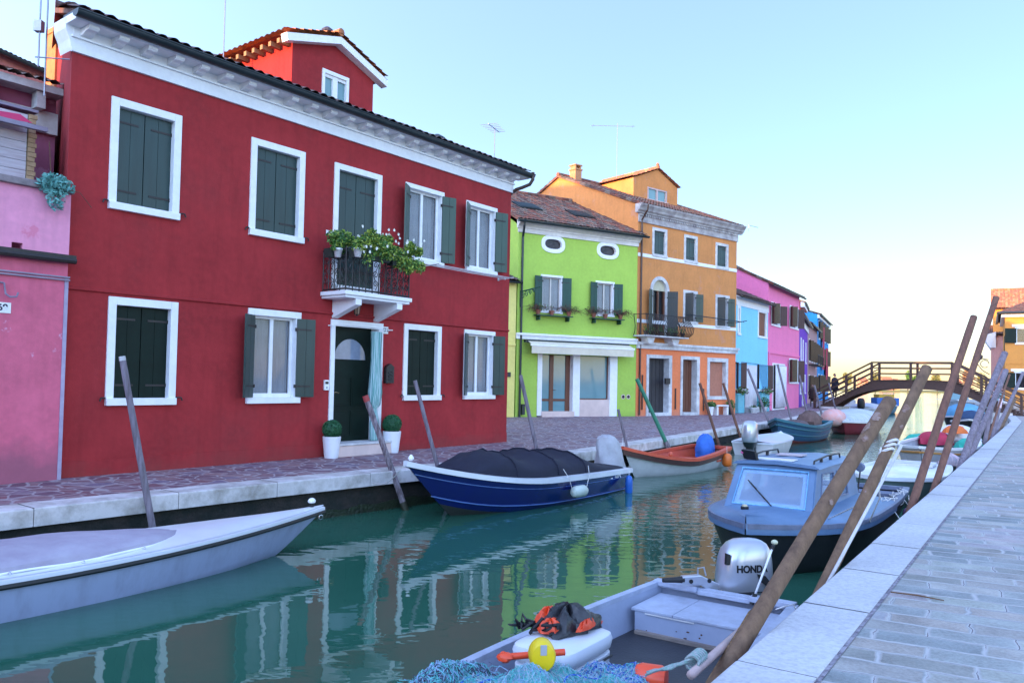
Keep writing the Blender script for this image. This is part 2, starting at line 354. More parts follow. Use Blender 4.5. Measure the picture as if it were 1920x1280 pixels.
# ---------------------------------------------------------------- ground, quays, water
LQ=[(-19,-8),(-5.7,8.94),(-5.21,9.53),(-3.99,11.14),(-2.72,12.67),(-.9,14.75),(.6,16.45),(1.7,17.9),(3.35,20.64),(4.6,22.7),(8.35,29.06),(13,36.8),(21.6,53.0),(29.5,68.5),(38,88),(44,104)]
RQ=[(-6,-6.25),(1.38,4.69),(24.8,39.5),(37.6,61.0),(44.2,74.5),(52,92),(58,106)]
def sheet(name,pts,z,m,kind='structure',tf=None):
    tri=tessellate_polygon([[Vector((p[0],p[1],0)) for p in pts]]);mb=MB()
    mb.add([(p[0],p[1],z) for p in pts],[tuple(t) for t in tri]);o=mb.build(name,m,fix=False)
    me=o.data
    for p in me.polygons:
        if p.normal.z<0: p.flip()
    return tag(o,kind=kind)
def crazy():
    m,n,l,b=nt('crazy_paving');tc=n.new('ShaderNodeTexCoord')
    ns=n.new('ShaderNodeTexNoise');ns.inputs['Scale'].default_value=1.6;l.new(tc.outputs['Object'],ns.inputs['Vector'])
    av=n.new('ShaderNodeVectorMath');av.operation='MULTIPLY_ADD';av.inputs[1].default_value=(.35,.35,0);l.new(ns.outputs['Color'],av.inputs[0]);l.new(tc.outputs['Object'],av.inputs[2])
    v=n.new('ShaderNodeTexVoronoi');v.feature='DISTANCE_TO_EDGE';v.inputs['Scale'].default_value=3.9;l.new(av.outputs[0],v.inputs['Vector'])
    c=n.new('ShaderNodeTexVoronoi');c.feature='F1';c.inputs['Scale'].default_value=3.9;l.new(av.outputs[0],c.inputs['Vector'])
    rp=n.new('ShaderNodeValToRGB');e=rp.color_ramp.elements;e[0].color=(.20,.085,.10,1);e[1].color=(.17,.13,.19,1);k=e.new(.35);k.color=(.14,.075,.11,1);k=e.new(.7);k.color=(.26,.15,.16,1)
    sp=n.new('ShaderNodeSeparateColor');l.new(c.outputs['Color'],sp.inputs[0]);l.new(sp.outputs[0],rp.inputs[0])
    no=n.new('ShaderNodeTexNoise');no.inputs['Scale'].default_value=14;no.inputs['Detail'].default_value=5;l.new(tc.outputs['Object'],no.inputs['Vector'])
    m2=n.new('ShaderNodeMix');m2.data_type='RGBA';m2.blend_type='MULTIPLY';m2.inputs[0].default_value=.8;l.new(rp.outputs[0],m2.inputs[6])
    r3=n.new('ShaderNodeMapRange');r3.inputs['From Min'].default_value=.3;r3.inputs['From Max'].default_value=.7;r3.inputs['To Min'].default_value=.65;r3.inputs['To Max'].default_value=1.25;l.new(no.outputs['Fac'],r3.inputs[0]);l.new(r3.outputs[0],m2.inputs[7])
    r2=n.new('ShaderNodeMapRange');r2.inputs['From Min'].default_value=.035;r2.inputs['From Max'].default_value=.075;l.new(v.outputs['Distance'],r2.inputs[0])
    mx=n.new('ShaderNodeMix');mx.data_type='RGBA';l.new(r2.outputs[0],mx.inputs[0]);mx.inputs[6].default_value=(.34,.29,.31,1);l.new(m2.outputs[2],mx.inputs[7])
    l.new(mx.outputs[2],b.inputs['Base Color']);b.inputs['Roughness'].default_value=.7
    bp=n.new('ShaderNodeBump');bp.inputs['Strength'].default_value=.5;bp.inputs['Distance'].default_value=.015
    ad=n.new('ShaderNodeMath');ad.operation='MULTIPLY_ADD';ad.inputs[1].default_value=.6;l.new(no.outputs['Fac'],ad.inputs[0]);l.new(r2.outputs[0],ad.inputs[2]);l.new(ad.outputs[0],bp.inputs['Height']);l.new(bp.outputs[0],b.inputs['Normal'])
    return m
def blocks():
    m,n,l,b=nt('stone_block_paving');tc=n.new('ShaderNodeTexCoord')
    mp=n.new('ShaderNodeMapping');mp.inputs['Rotation'].default_value=(0,0,math.radians(28));l.new(tc.outputs['Object'],mp.inputs[0])
    ns=n.new('ShaderNodeTexNoise');ns.inputs['Scale'].default_value=5;ns.inputs['Detail'].default_value=3;l.new(mp.outputs[0],ns.inputs['Vector'])
    av=n.new('ShaderNodeVectorMath');av.operation='MULTIPLY_ADD';av.inputs[1].default_value=(.075,.075,0);l.new(ns.outputs['Color'],av.inputs[0]);l.new(mp.outputs[0],av.inputs[2])
    br=n.new('ShaderNodeTexBrick');br.offset=.5;br.inputs['Scale'].default_value=1;br.inputs['Brick Width'].default_value=.50;br.inputs['Row Height'].default_value=.235;br.inputs['Mortar Size'].default_value=.026;br.inputs['Mortar Smooth'].default_value=1.;br.inputs['Bias'].default_value=-.1
    br.squash=1.25;br.squash_frequency=3
    br.inputs['Color1'].default_value=(0,0,0,1);br.inputs['Color2'].default_value=(1,1,1,1);br.inputs['Mortar'].default_value=(.5,.5,.5,1);l.new(av.outputs[0],br.inputs['Vector'])
    sp=n.new('ShaderNodeSeparateColor');l.new(br.outputs['Color'],sp.inputs[0])
    rp=n.new('ShaderNodeValToRGB');e=rp.color_ramp.elements;e[0].color=(.26,.26,.24,1);e[1].color=(.35,.35,.33,1)
    for q,cc in((.15,(.38,.34,.31)),(.3,(.20,.23,.235)),(.5,(.31,.33,.33)),(.62,(.36,.37,.33)),(.8,(.40,.33,.34)),(.9,(.30,.33,.36))): k=e.new(q);k.color=rgba(cc)
    l.new(sp.outputs[0],rp.inputs[0])
    no=n.new('ShaderNodeTexNoise');no.inputs['Scale'].default_value=40;no.inputs['Detail'].default_value=6;no.inputs['Roughness'].default_value=.7;l.new(tc.outputs['Object'],no.inputs['Vector'])
    n4=n.new('ShaderNodeTexNoise');n4.inputs['Scale'].default_value=3;n4.inputs['Detail'].default_value=5;l.new(tc.outputs['Object'],n4.inputs['Vector'])
    m2=n.new('ShaderNodeMix');m2.data_type='RGBA';m2.blend_type='MULTIPLY';m2.inputs[0].default_value=1;l.new(rp.outputs[0],m2.inputs[6])
    s0=n.new('ShaderNodeMath');s0.operation='ADD';l.new(no.outputs['Fac'],s0.inputs[0]);l.new(n4.outputs['Fac'],s0.inputs[1])
    r3=n.new('ShaderNodeMapRange');r3.inputs['From Min'].default_value=.7;r3.inputs['From Max'].default_value=1.3;r3.inputs['To Min'].default_value=.55;r3.inputs['To Max'].default_value=1.25;l.new(s0.outputs[0],r3.inputs[0]);l.new(r3.outputs[0],m2.inputs[7])
    mx=n.new('ShaderNodeMix');mx.data_type='RGBA';l.new(br.outputs['Fac'],mx.inputs[0]);l.new(m2.outputs[2],mx.inputs[6]);mx.inputs[7].default_value=(.44,.43,.43,1)
    l.new(mx.outputs[2],b.inputs['Base Color']);b.inputs['Roughness'].default_value=.62
    b2=n.new('ShaderNodeTexBrick');b2.offset=.5;b2.squash=1.25;b2.squash_frequency=3
    for k_ in('Scale','Brick Width','Row Height'): b2.inputs[k_].default_value=br.inputs[k_].default_value
    b2.inputs['Mortar Size'].default_value=.0035;b2.inputs['Mortar Smooth'].default_value=.3;l.new(av.outputs[0],b2.inputs['Vector'])
    rk=n.new('ShaderNodeMapRange');rk.inputs['From Min'].default_value=.44;rk.inputs['From Max'].default_value=.56;l.new(n4.outputs['Fac'],rk.inputs[0])
    mk=n.new('ShaderNodeMath');mk.operation='MULTIPLY';l.new(b2.outputs['Fac'],mk.inputs[0]);l.new(rk.outputs[0],mk.inputs[1])
    mz=n.new('ShaderNodeMix');mz.data_type='RGBA';l.new(mk.outputs[0],mz.inputs[0]);l.new(mx.outputs[2],mz.inputs[6]);mz.inputs[7].default_value=(.07,.055,.075,1);l.new(mz.outputs[2],b.inputs['Base Color'])
    bp=n.new('ShaderNodeBump');bp.inputs['Strength'].default_value=.55;bp.inputs['Distance'].default_value=.012
    iv=n.new('ShaderNodeMath');iv.operation='MULTIPLY_ADD';iv.inputs[1].default_value=-.8;l.new(br.outputs['Fac'],iv.inputs[0]);l.new(no.outputs['Fac'],iv.inputs[2]);l.new(iv.outputs[0],bp.inputs['Height']);l.new(bp.outputs[0],b.inputs['Normal'])
    return m
def water():
    m,n,l,b=nt('canal_water');tc=n.new('ShaderNodeTexCoord')
    no=n.new('ShaderNodeTexNoise');no.inputs['Scale'].default_value=.35;no.inputs['Detail'].default_value=3;l.new(tc.outputs['Object'],no.inputs['Vector'])
    rp=n.new('ShaderNodeValToRGB');rp.color_ramp.elements[0].position=.35;rp.color_ramp.elements[1].position=.7;rp.color_ramp.elements[0].color=(.020,.092,.060,1);rp.color_ramp.elements[1].color=(.027,.112,.074,1);l.new(no.outputs['Fac'],rp.inputs[0]);l.new(rp.outputs[0],b.inputs['Base Color'])
    b.inputs['Roughness'].default_value=.02;b.inputs['IOR'].default_value=1.5
    def nz(s,d,st):
        mp=n.new('ShaderNodeMapping');mp.inputs['Rotation'].default_value=(0,0,math.radians(35));mp.inputs['Scale'].default_value=st;l.new(tc.outputs['Object'],mp.inputs[0])
        o=n.new('ShaderNodeTexNoise');o.inputs['Scale'].default_value=s;o.inputs['Detail'].default_value=d;o.inputs['Roughness'].default_value=.45;l.new(mp.outputs[0],o.inputs['Vector']);return o.outputs['Fac']
    sp=n.new('ShaderNodeSeparateXYZ');l.new(tc.outputs['Object'],sp.inputs[0])
    r=n.new('ShaderNodeMapRange');r.inputs['From Min'].default_value=9;r.inputs['From Max'].default_value=24;r.inputs['To Min'].default_value=.12;r.inputs['To Max'].default_value=1;l.new(sp.outputs[1],r.inputs[0])
    b1=n.new('ShaderNodeBump');b1.inputs['Distance'].default_value=.02;l.new(nz(1.5,2.5,(1,1,1)),b1.inputs['Height']);b1.inputs['Strength'].default_value=.12
    b2=n.new('ShaderNodeBump');b2.inputs['Distance'].default_value=.022;l.new(nz(3.2,2,(.8,1.4,1)),b2.inputs['Height']);l.new(r.outputs[0],b2.inputs['Strength']);l.new(b1.outputs[0],b2.inputs['Normal'])
    l.new(b2.outputs[0],b.inputs['Normal']);return m
GL=[p for p in LQ]+[(44,120),(-260,120),(-260,-60),(-60,-60)]
GR=[p for p in RQ]+[(58,112),(300,112),(300,-60),(-45,-60)]
sheet('pavement',GL,0,crazy());sheet('pavement',GR,0,blocks())
sheet('ground',[(-3000,-3000),(3000,-3000),(3000,3000),(-3000,3000)],-2.6,mat('lagoon_mud',(.08,.08,.06),.9,bump=.2))
sheet('water',[(-2900,-100),(2900,-100),(2900,2900),(-2900,2900)],WZ,water())
KST=mat('istrian_kerb_stone',(.53,.53,.55),.8,(.38,.38,.41),28,.6,70,thr=(.42,.72),dist=.006,big=.16)
KSTL=mat('stained_kerb_stone',(.60,.56,.56),.8,(.30,.27,.24),2.6,.4,50,thr=(.42,.68))
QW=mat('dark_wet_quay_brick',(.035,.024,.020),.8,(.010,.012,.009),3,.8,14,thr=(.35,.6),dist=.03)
def offs(line,o):
    """the polyline moved sideways by o (to its right when positive)"""
    out=[];k=len(line)
    for i in range(k):
        a=Vector(line[max(i-1,0)]);b=Vector(line[min(i+1,k-1)]);d=(b-a).normalized();out.append((line[i][0]+d.y*o,line[i][1]-d.x*o))
    return out
def walk(line,step):
    pts=[];ls=0;cum=[0]
    for i in range(1,len(line)): cum.append(cum[-1]+math.dist(line[i],line[i-1]))
    s=0
    while s<cum[-1]:
        i=max(j for j in range(len(cum)-1) if cum[j]<=s);t=(s-cum[i])/(cum[i+1]-cum[i]);pts.append((line[i][0]+(line[i+1][0]-line[i][0])*t,line[i][1]+(line[i+1][1]-line[i][1])*t));s+=step*rnd.uniform(.85,1.15)
    pts.append(line[-1]);return pts
def kerb(line,inner,zt,zb,m,name,lo):
    mb=MB();O=walk(line,1.55);I=offs(O,inner);OO=offs(O,lo)
    for i in range(len(O)-1):
        a,b=Vector(OO[i]),Vector(OO[i+1]);c,d=Vector(I[i]),Vector(I[i+1]);g=(b-a).normalized()*.005;zz=zt+rnd.uniform(-.003,.003);r=.018
        e=(c-a).normalized();ring=[]
        for P,Q in((a+g,c+g),(b-g,d-g)):
            ring.append([(P.x,P.y,zb),(P.x,P.y,zz-r),(P.x+e.x*r*.3,P.y+e.y*r*.3,zz-r*.3),(P.x+e.x*r,P.y+e.y*r,zz),(Q.x,Q.y,zz),(Q.x,Q.y,zb)])
        mb.loft(ring,0,True,True)
        if i:
            A_,C_=Vector(OO[i]),Vector(I[i]);gd=g.normalized()*.007 if g.length else Vector((0,0));gg=(b-a).normalized()*.007
            mb.add([(*(A_-gg),zt+.001),(*(A_+gg),zt+.001),(*(C_+gg),zt+.001),(*(C_-gg),zt+.001)],[(0,1,2,3)],1)
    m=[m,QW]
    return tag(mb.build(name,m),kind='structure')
jm=MB();a_=offs(RQ,.425);b_=offs(RQ,.455);jm.loft([[(p[0],p[1],.005) for p in a_],[(p[0],p[1],.005) for p in b_]],0,False,False);tag(jm.build('pavement_joint',mat('dark_joint_mortar',(.12,.10,.13),.9,(.30,.28,.32),14,.4,thr=(.4,.6))),kind='structure')
kerb(RQ,.43,.012,-.20,KST,'kerb',-.02)
kerb(LQ,-.42,.012,-.20,KSTL,'kerb',.05)
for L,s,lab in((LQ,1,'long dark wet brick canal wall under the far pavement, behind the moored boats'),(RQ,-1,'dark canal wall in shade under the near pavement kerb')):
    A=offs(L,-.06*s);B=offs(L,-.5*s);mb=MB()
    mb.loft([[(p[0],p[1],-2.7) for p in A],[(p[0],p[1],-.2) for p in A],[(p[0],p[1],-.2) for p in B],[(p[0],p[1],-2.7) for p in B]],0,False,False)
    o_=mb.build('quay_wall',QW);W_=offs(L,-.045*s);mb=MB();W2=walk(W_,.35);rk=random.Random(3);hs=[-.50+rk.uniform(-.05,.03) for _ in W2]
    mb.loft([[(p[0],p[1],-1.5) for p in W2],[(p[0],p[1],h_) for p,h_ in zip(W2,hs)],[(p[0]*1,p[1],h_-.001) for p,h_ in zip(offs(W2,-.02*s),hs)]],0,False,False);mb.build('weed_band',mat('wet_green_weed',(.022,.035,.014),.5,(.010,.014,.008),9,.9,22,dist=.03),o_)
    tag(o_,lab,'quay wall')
# ---------------------------------------------------------------- the red house
P0=atz(104,897);P1=atz(949,828);aR=math.atan2(P1.x-P0.x,P1.y-P0.y);WR=(P1-P0).length
HR=6.37
red=House('red_house','deep red two-storey house with white framed windows and a flowered balcony',P0,aR,WR,7.5,HR);f=red.F
REDM=stucco('red_stucco',(.355,.031,.035),(.24,.045,.042),.12,None,.70,.14)
def rr(*a): return f.rect(*a)
red.win(rr(209,180,334,412),'closed',.125);red.win(rr(471,257,567,456),'closed',.125)
bd=rr(627,304,710,552);red.win(bd,'closed',.12,name='balcony_door',hinge=False,sill=0)
HS=mat('green_shutter_reverse',(.035,.080,.062),.4,(.03,.065,.05),5,.1,stretch=(1,1,.2))
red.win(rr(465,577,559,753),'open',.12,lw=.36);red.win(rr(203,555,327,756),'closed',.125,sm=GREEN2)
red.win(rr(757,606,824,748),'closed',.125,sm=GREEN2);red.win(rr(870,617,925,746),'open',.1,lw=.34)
red.win(rr(760,341,829,500),'open',.1,lw=.36,sm=HS);red.win(rr(874,375,929,516),'open',.1,lw=.36,sm=HS)
# entrance door
dr=rr(620,598,712,824);s0,s1,_,h1=dr;hb=.26
red.holes.append([(s0+.01,-.05),(s1-.01,-.05),(s1-.01,h1-.01),(s0+.01,h1-.01)])
mb=MB();mb.box(s0,s0+.11,-.03,.30,.0,h1);mb.box(s1-.13,s1,-.03,.30,.0,h1);mb.box(s0+.11,s1-.13,-.03,.30,h1-.11,h1);mb.box(s0+.11,s1-.13,-.02,.30,0,hb-.04)
fr=mb.build('door_frame',WHITE,red.t,bevel=.006)
a,b=s0+.11,s1-.13;mb=MB();mb.box(a,b,.20,.25,hb,h1-.11)
pw=(b-a);
for z0,z1 in((hb+.12,hb+.62),(hb+.72,hb+1.3)):
    for x0,x1 in((a+.09,a+pw*.46),(a+pw*.54,b-.09)): mb.box(x0,x1,.185,.2,z0,z1);mb.box(x0+.04,x1-.04,.178,.185,z0+.04,z1-.04)
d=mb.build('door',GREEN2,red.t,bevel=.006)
cx=a+pw*.5;cz=h1-.78;ar=[(cx+(pw*.36)*math.cos(t),cz+.42*math.sin(t)) for t in [math.pi*i/16 for i in range(17)]]
mb=MB();mb.prism(ar,.19,.198);mb.build('pane',mat('fanlight_glass',(.25,.30,.40),.1,bump=0),d)
mb=MB();mb.tube([(a+.09,.19,hb+.98),(a+.10,.14,hb+.98),(a+.17,.13,hb+1.0),(a+.26,.14,hb+.985)],.013,8);mb.box(a+.06,a+.12,.185,.2,hb+.86,hb+1.08);mb.build('handle',mat('brass',(.6,.45,.25),.25,metal=1,bump=0),d)
mb=MB();mb.box(s0+.02,s1+.05,-.32,-.031,0,.22);mb.build('doorstep',CREAM,red.t,bevel=.012)
mb=MB();mb.box(s0-.0,s1+.07,-.34,.19,.222,.262);mb.build('threshold',WHITE2,red.t,bevel=.008)
# string course under the first floor
mb=MB();sz=2.82
mb.loft([[(x,0,sz+.035),(x,-.035,sz+.02),(x,-.035,sz-.01),(x,-.012,sz-.025),(x,0,sz-.03)] for x in(.01,WR-.002)]);mb.build('string_course',REDM,red.t)
mb=MB();mb.box(-.005,WR-.006,-.02,.0,0,.24);mb.build('plinth',REDM,red.t)
CK=.72
# cornice: frieze, modillions, soffit
mb=MB();zc=HR;x0,x1=-.02,WR+.03
mb.box(x0,x1,-.05,0,zc-.01,zc+.27*CK);mb.box(x0-.02,x1+.02,-.09,.0,zc+.27*CK,zc+.31*CK)
mb.box(x0,x1,-.06,0,zc+.31*CK,zc+.50*CK);mb.loft([[(x,0,zc+.50*CK),(x,-.36,zc+.50*CK),(x,-.38,zc+.53*CK),(x,-.40,zc+.58*CK),(x,-.44,zc+.60*CK),(x,-.44,zc+.655*CK),(x,0,zc+.655*CK)] for x in(x0-.10,x1+.25)])
co=mb.build('cornice',WHITE,red.t)
# the cornice returns down the left gable as a curved white eave end
mb=MB();mb.prism([(-.13,zc+.64*CK),(-.02,zc+.64*CK),(-.02,zc-.0),(-.035,zc+.06*CK),(-.06,zc+.22*CK),(-.12,zc+.42*CK)],-.05,.35);mb.build('eave_end',WHITE,red.t)
nb=24
for i in range(nb):
    x=x0+.18+(x1-x0-.36)*i/(nb-1);mb=MB()
    mb.loft([[(q,-.061,zc+.498*CK),(q,-.34,zc+.498*CK),(q,-.34,zc+.44*CK),(q,-.31,zc+.40*CK),(q,-.22,zc+.395*CK),(q,-.18,zc+.36*CK),(q,-.11,zc+.345*CK),(q,-.061,zc+.33*CK)] for q in(x-.075,x+.075)])
    mb.build('cornice_bracket',WHITE,co)
# roof
red.H=zc+.66*CK;rf=red.roof(TILED,1.5,.42,.27,z=zc+.78*CK,gut=.095,xr=(-.13,WR+.27))
mb=MB();mb.box(-.12,WR+.29,-.42,.05,zc+.657*CK,zc+.70*CK);mb.build('fascia',GUTTER,rf)
mb=MB();gx=WR+.25;mb.tube([(gx,-.50,zc+.70*CK),(gx,-.50,zc+.45*CK),(gx-.02,-.42,zc+.28*CK),(gx-.1,-.25,zc+.18*CK),(gx-.2,-.12,zc+.10*CK),(WR+.04,.06,zc-.02),(WR+.06,.15,zc-.2),(WR+.06,.15,0)],.045,10);mb.build('downpipe',BROWNM,red.t,smooth=True)
# end wall is drawn up to the roof slopes
wl_=red.walls(REDM,ridge=zc+.66*CK+1.5);red.H=HR
# the plot is skewed: the left side wall runs back at an angle
for o_ in(wl_,rf):
    for v_ in o_.data.vertices:
        if v_.co.y>0: v_.co.x+=.36*v_.co.y*max(0,1-v_.co.x/WR)
# dormer
dx0,_=f.px(545,200,-1.6);dx1,_=f.px(699,190,-1.6);yd=1.6
dz=f.px(700,140,-yd)[1];dzt=f.px(640,86,-yd)[1];zb=zc+.9*CK
mb=MB();w0,w1=dx0,dx1;mdx=(w0+w1)/2;lz=f.px(545,88,-yd)[1]
wr=f.rect(604,128,652,200,-yd)
front=[(w0,zb),(w1,zb),(w1,dz),(mdx,dzt),(w0,dz+.15)]
tri=tessellate_polygon([[Vector((p[0],p[1],0)) for p in q] for q in [front,[(wr[0]+.02,wr[2]),(wr[1]-.02,wr[2]),(wr[1]-.02,wr[3]-.02),(wr[0]+.02,wr[3]-.02)]]]);fl=front+[(wr[0]+.02,wr[2]),(wr[1]-.02,wr[2]),(wr[1]-.02,wr[3]-.02),(wr[0]+.02,wr[3]-.02)]
mb.add([(p[0],yd,p[1]) for p in fl],[tuple(t) for t in tri])
for x,z in((w0,dz+.15),(w1,dz)): mb.poly([(x,yd,zb),(x,yd+4.2,zb),(x,yd+4.2,z),(x,yd,z)])
dm=mb.build('dormer',REDM,red.t)
mb=MB()
for xa,za,side in((w0-.30,dz+.03,0),(w1+.28,dz-.10,1)):
    n=10;rings=[]
    xb,zb2=mdx,dzt+.10;L=math.hypot(xb-xa,zb2-za);nr=7;ny=84
    for r in range(nr):
        for e in(0,1):
            s=(r+e)/nr;ring=[]
            for i in range(ny+1):
                y=yd-.22+(4.6)*i/ny;h=.045*abs(math.sin(math.pi*(y)/.2))+(.028 if e==0 else 0);ring.append((xa+(xb-xa)*s,y,za+(zb2-za)*s+.06+h))
            rings.append(ring)
    mb.loft(rings,0,False,False)
mb.tube([(mdx,yd-.2,dzt+.2),(mdx,yd+4.4,dzt+.2)],.09,8)
mb.add([(w0-.30,yd-.2,dz+.04),(mdx,yd-.2,dzt+.11),(mdx,yd+4.3,dzt+.11),(w0-.30,yd+4.3,dz+.04),(w1+.28,yd-.2,dz-.09),(w1+.28,yd+4.3,dz-.09)],[(0,1,2,3),(1,4,5,2)],0)
mb.build('dormer_roof',TILEO,dm)
mb=MB();t=.16;mb.prism([(w0-.30,dz+.03),(mdx,dzt+.09),(w1+.28,dz-.10),(w1+.26,dz-.10-t),(mdx,dzt+.09-t),(w0-.26,dz+.03-t)],yd-.20,yd-.0);mb.build('bargeboard',WHITE,dm)
mb=MB();a,b,c,d_=wr;mb.box(a,a+.07,yd-.03,yd+.1,c,d_);mb.box(b-.07,b,yd-.03,yd+.1,c,d_);mb.box(a+.07,b-.07,yd-.03,yd+.1,d_-.08,d_);m_=(a+b)/2;mb.box(m_-.07,m_+.07,yd,yd+.08,c,d_-.08);mb.box(a+.07,m_-.07,yd+.01,yd+.08,d_-.15,d_-.08);mb.box(m_+.07,b-.07,yd+.01,yd+.08,d_-.15,d_-.08)
dw=mb.build('dormer_window',WHITE,dm);mb=MB();mb.box(a+.07,b-.07,yd+.05,yd+.06,c,d_-.08);mb.build('pane',SHOPG,dw)
mb=MB()
for i in range(14): y=yd+.1+i*.3;mb.box(w0-.26,w0-.0,y,y+.09,dz-.10,dz+.0)
mb.build('rafter_tail',mat('rafter_wood',(.35,.2,.1),.8),dm)  # rafter tails share one light brown wood colour
mb=MB();mb.lathe([(.09,0),(.09,.12),(.15,.14),(.13,.2),(.05,.26)],(mdx,yd+.3,dzt+.18),12);mb.build('ridge_vent',mat('vent_metal',(.06,.05,.06),.5),dm)
sx,szz=f.px(820,262,-1.2);mb=MB();mb.lathe([(.16,0),(.16,.18),(.22,.2),(.2,.3),(.06,.38)],(sx,1.2,szz-.25),12);mb.build('roof_vent',GUTTER,rf)
# balcony
bo=.75;bx0=f.px(600,551)[0];bx1=f.px(773,565,bo)[0];bz=(f.px(646,547,bo)[1]+f.px(773,565,bo)[1])/2
mb=MB();mb.box(bx0,bx1,-bo,-.001,bz-.03,bz+.05);mb.box(bx0+.035,bx1-.035,-bo+.035,-.001,bz-.08,bz-.031);bl=mb.build('balcony',WHITE,red.t,bevel=.012)
for px_ in(622,700):
    x=f.px(px_,600)[0];mb=MB();mb.prism([(0,0),(-.70,0),(-.70,-.12),(0,-.36)],0,.15)
    v=[(x+p[1],p[0],bz-.081+p[2]) for p in mb.v];mb.v=v;mb.build('balcony_bracket',WHITE,bl,bevel=.006)
mb=MB();rz0,rz1=bz+.05,bz+.85;r=.011
cor=[(bx0+.05,-.02),(bx0+.05,-bo+.06),(bx1-.05,-bo+.06),(bx1-.05,-.02)]
for z,rr_ in((rz0+.04,.018),(rz1,.026),(rz1-.12,.013)): mb.tube([(c[0],c[1],z) for c in cor],rr_,6)
def scroll(cx,cz,R,sgn,turns=1.3,n=16): return [(cx+sgn*R*(1-i/n*.8)*math.cos(turns*2*math.pi*i/n),cz+R*(1-i/n*.8)*math.sin(turns*2*math.pi*i/n)) for i in range(n+1)]
for a,b in zip(cor,cor[1:]):
    L=math.dist(a,b);k=max(3,round(L/.17));ux,uy=(b[0]-a[0])/L,(b[1]-a[1])/L
    for i in range(k+1):
        q=L*i/k;x,y=a[0]+ux*q,a[1]+uy*q;mb.tube([(x,y,rz0),(x,y,rz1)],.012,5)
        if i<k:
            for cz,R,sg in((rz0+.20,.065,1),(rz0+.38,.07,-1),(rz0+.57,.06,1)):
                s=scroll(L/k/2,0,R,sg);mb.tube([(x+ux*p[0],y+uy*p[0],cz+p[1]) for p in s],.0095,4)
                mb.tube([(x+ux*(L/k/2+sg*R),y+uy*(L/k/2+sg*R),cz),(x+ux*(L/k/2),y+uy*(L/k/2),cz-.13)],.0095,4)
for i,c in enumerate(cor[1:3]): mb.tube([(c[0],c[1],rz0),(c[0],c[1],rz1+.05)],.016,6)
mb.build('balcony_railing',IRON,bl)
def boxplant(H,x0,x1,y,z,lab,hh=.16,dens=1,mi=('a',)):
    pass
# flower boxes along the rail
FB=mat('dark_flower_box',(.02,.03,.025),.6)
def W(H,x,y,z): return H.F.w(x,-y,z)
def flowerbox(H,x0,x1,y,z,label,leafn,flow,mats,hang=.25,up=.30,box=FB,pots=0,rz=None,leafs=.035,wb=.2):
    t=thing('flower_box',label,'flower box',W(H,(x0+x1)/2,y,z),H.t.rotation_euler.z);L=x1-x0
    if L>1.0 or True: t['group']='window and balcony flower boxes'
    mb=MB();h=.17
    mb.loft([[(-L/2+.02,-wb/2+.02,0),(L/2-.02,-wb/2+.02,0),(L/2-.02,wb/2-.02,0),(-L/2+.02,wb/2-.02,0)],[(-L/2,-wb/2,h),(L/2,-wb/2,h),(L/2,wb/2,h),(-L/2,wb/2,h)]]);mb.build('planter',box,t)
    g=MB();rg=random.Random(int(x0*100));nn=int(leafn*L)
    for k in range(int(11*L)+2):
        cx=-L/2+L*(k+.5)/(int(11*L)+2)+rg.uniform(-.08,.08);r=rg.uniform(.10,.17);g.leaves((cx,rg.uniform(-.14,.05)-(.05),h+rg.uniform(0,up-.1)-(hang*.4 if rg.random()<.3 else 0)),(r,r*.8,r*1.0),nn//(int(11*L)+2),leafs,(0,1,2,1),rg,0)
    for k in range(int(9*L)):
        cx=rg.uniform(-L/2,L/2);zz=-rg.uniform(.3,1)*hang+h;g.leaves((cx,-wb/2-.06,(zz+h)/2),(.05,.05,abs(h-zz)/2+.03),26,leafs*.8,(1,2,0),rg,0)
    g.build('foliage',mats,t,fix=False)
    if flow:
        p=MB()
        for k in range(int(flow*L)):
            c=(rg.uniform(-L/2,L/2),rg.uniform(-.28,.02),h+rg.uniform(-.08,up+.06))
            for j in range(5):
                a=j*1.257+rg.random();e=Vector((math.cos(a),-.3,math.sin(a)))*.028;q=Vector((-math.sin(a),0,math.cos(a)))*.016;C=Vector(c);p.add([C,C+e*.6+q,C+e*1.2,C+e*.6-q],[(0,1,2,3)])
        p.build('blossom',PETAL,t,fix=False)
    return t
zt=rz1-.17
xa,xb=bx0+.02,bx1+.02
flowerbox(red,xa+.05,(xa+xb)/2+.1,-bo-.06,zt,'dark box of trailing leaves and white blossom, middle of the red house balcony rail',3600,34,[LEAFB,LEAFC,LEAFA],up=.42,hang=.4)
flowerbox(red,(xa+xb)/2+.14,xb+.02,-bo-.06,zt-.03,'box of white flowers at the right end of the red house balcony rail',3600,34,[LEAFB,LEAFC,LEAFA],up=.42,hang=.4)
flowerbox(red,bx0-.18,bx0+.30,-.40,zt-.0,'small box of feathery green plants on the left side rail of the red house balcony',3000,0,[LEAFA,LEAFB,LEAFC],.05,.35)
for i,(x,lab) in enumerate(((bx0+.02,'left of two small white pots hooked on the balcony rail'),(bx0+.2,'right of two small white pots hooked on the balcony rail'))):
    t=thing('flower_pot',lab,'flower pot',W(red,x-.06,-.55 if i==0 else -bo-.16,zt+.0),red.t.rotation_euler.z,'white pots on the balcony rail');mb=MB();mb.lathe([(.055,0),(.085,.14),(.09,.14),(.09,.17),(.08,.17),(.07,.1)],n=14);mb.build('pot',WHITE,t,smooth=True)
    g=MB();g.leaves((0,0,.25),(.12,.12,.14),110,.03,(0,1,2),rnd,0);g.build('foliage',[LEAFA,LEAFB,LEAFC],t,fix=False)
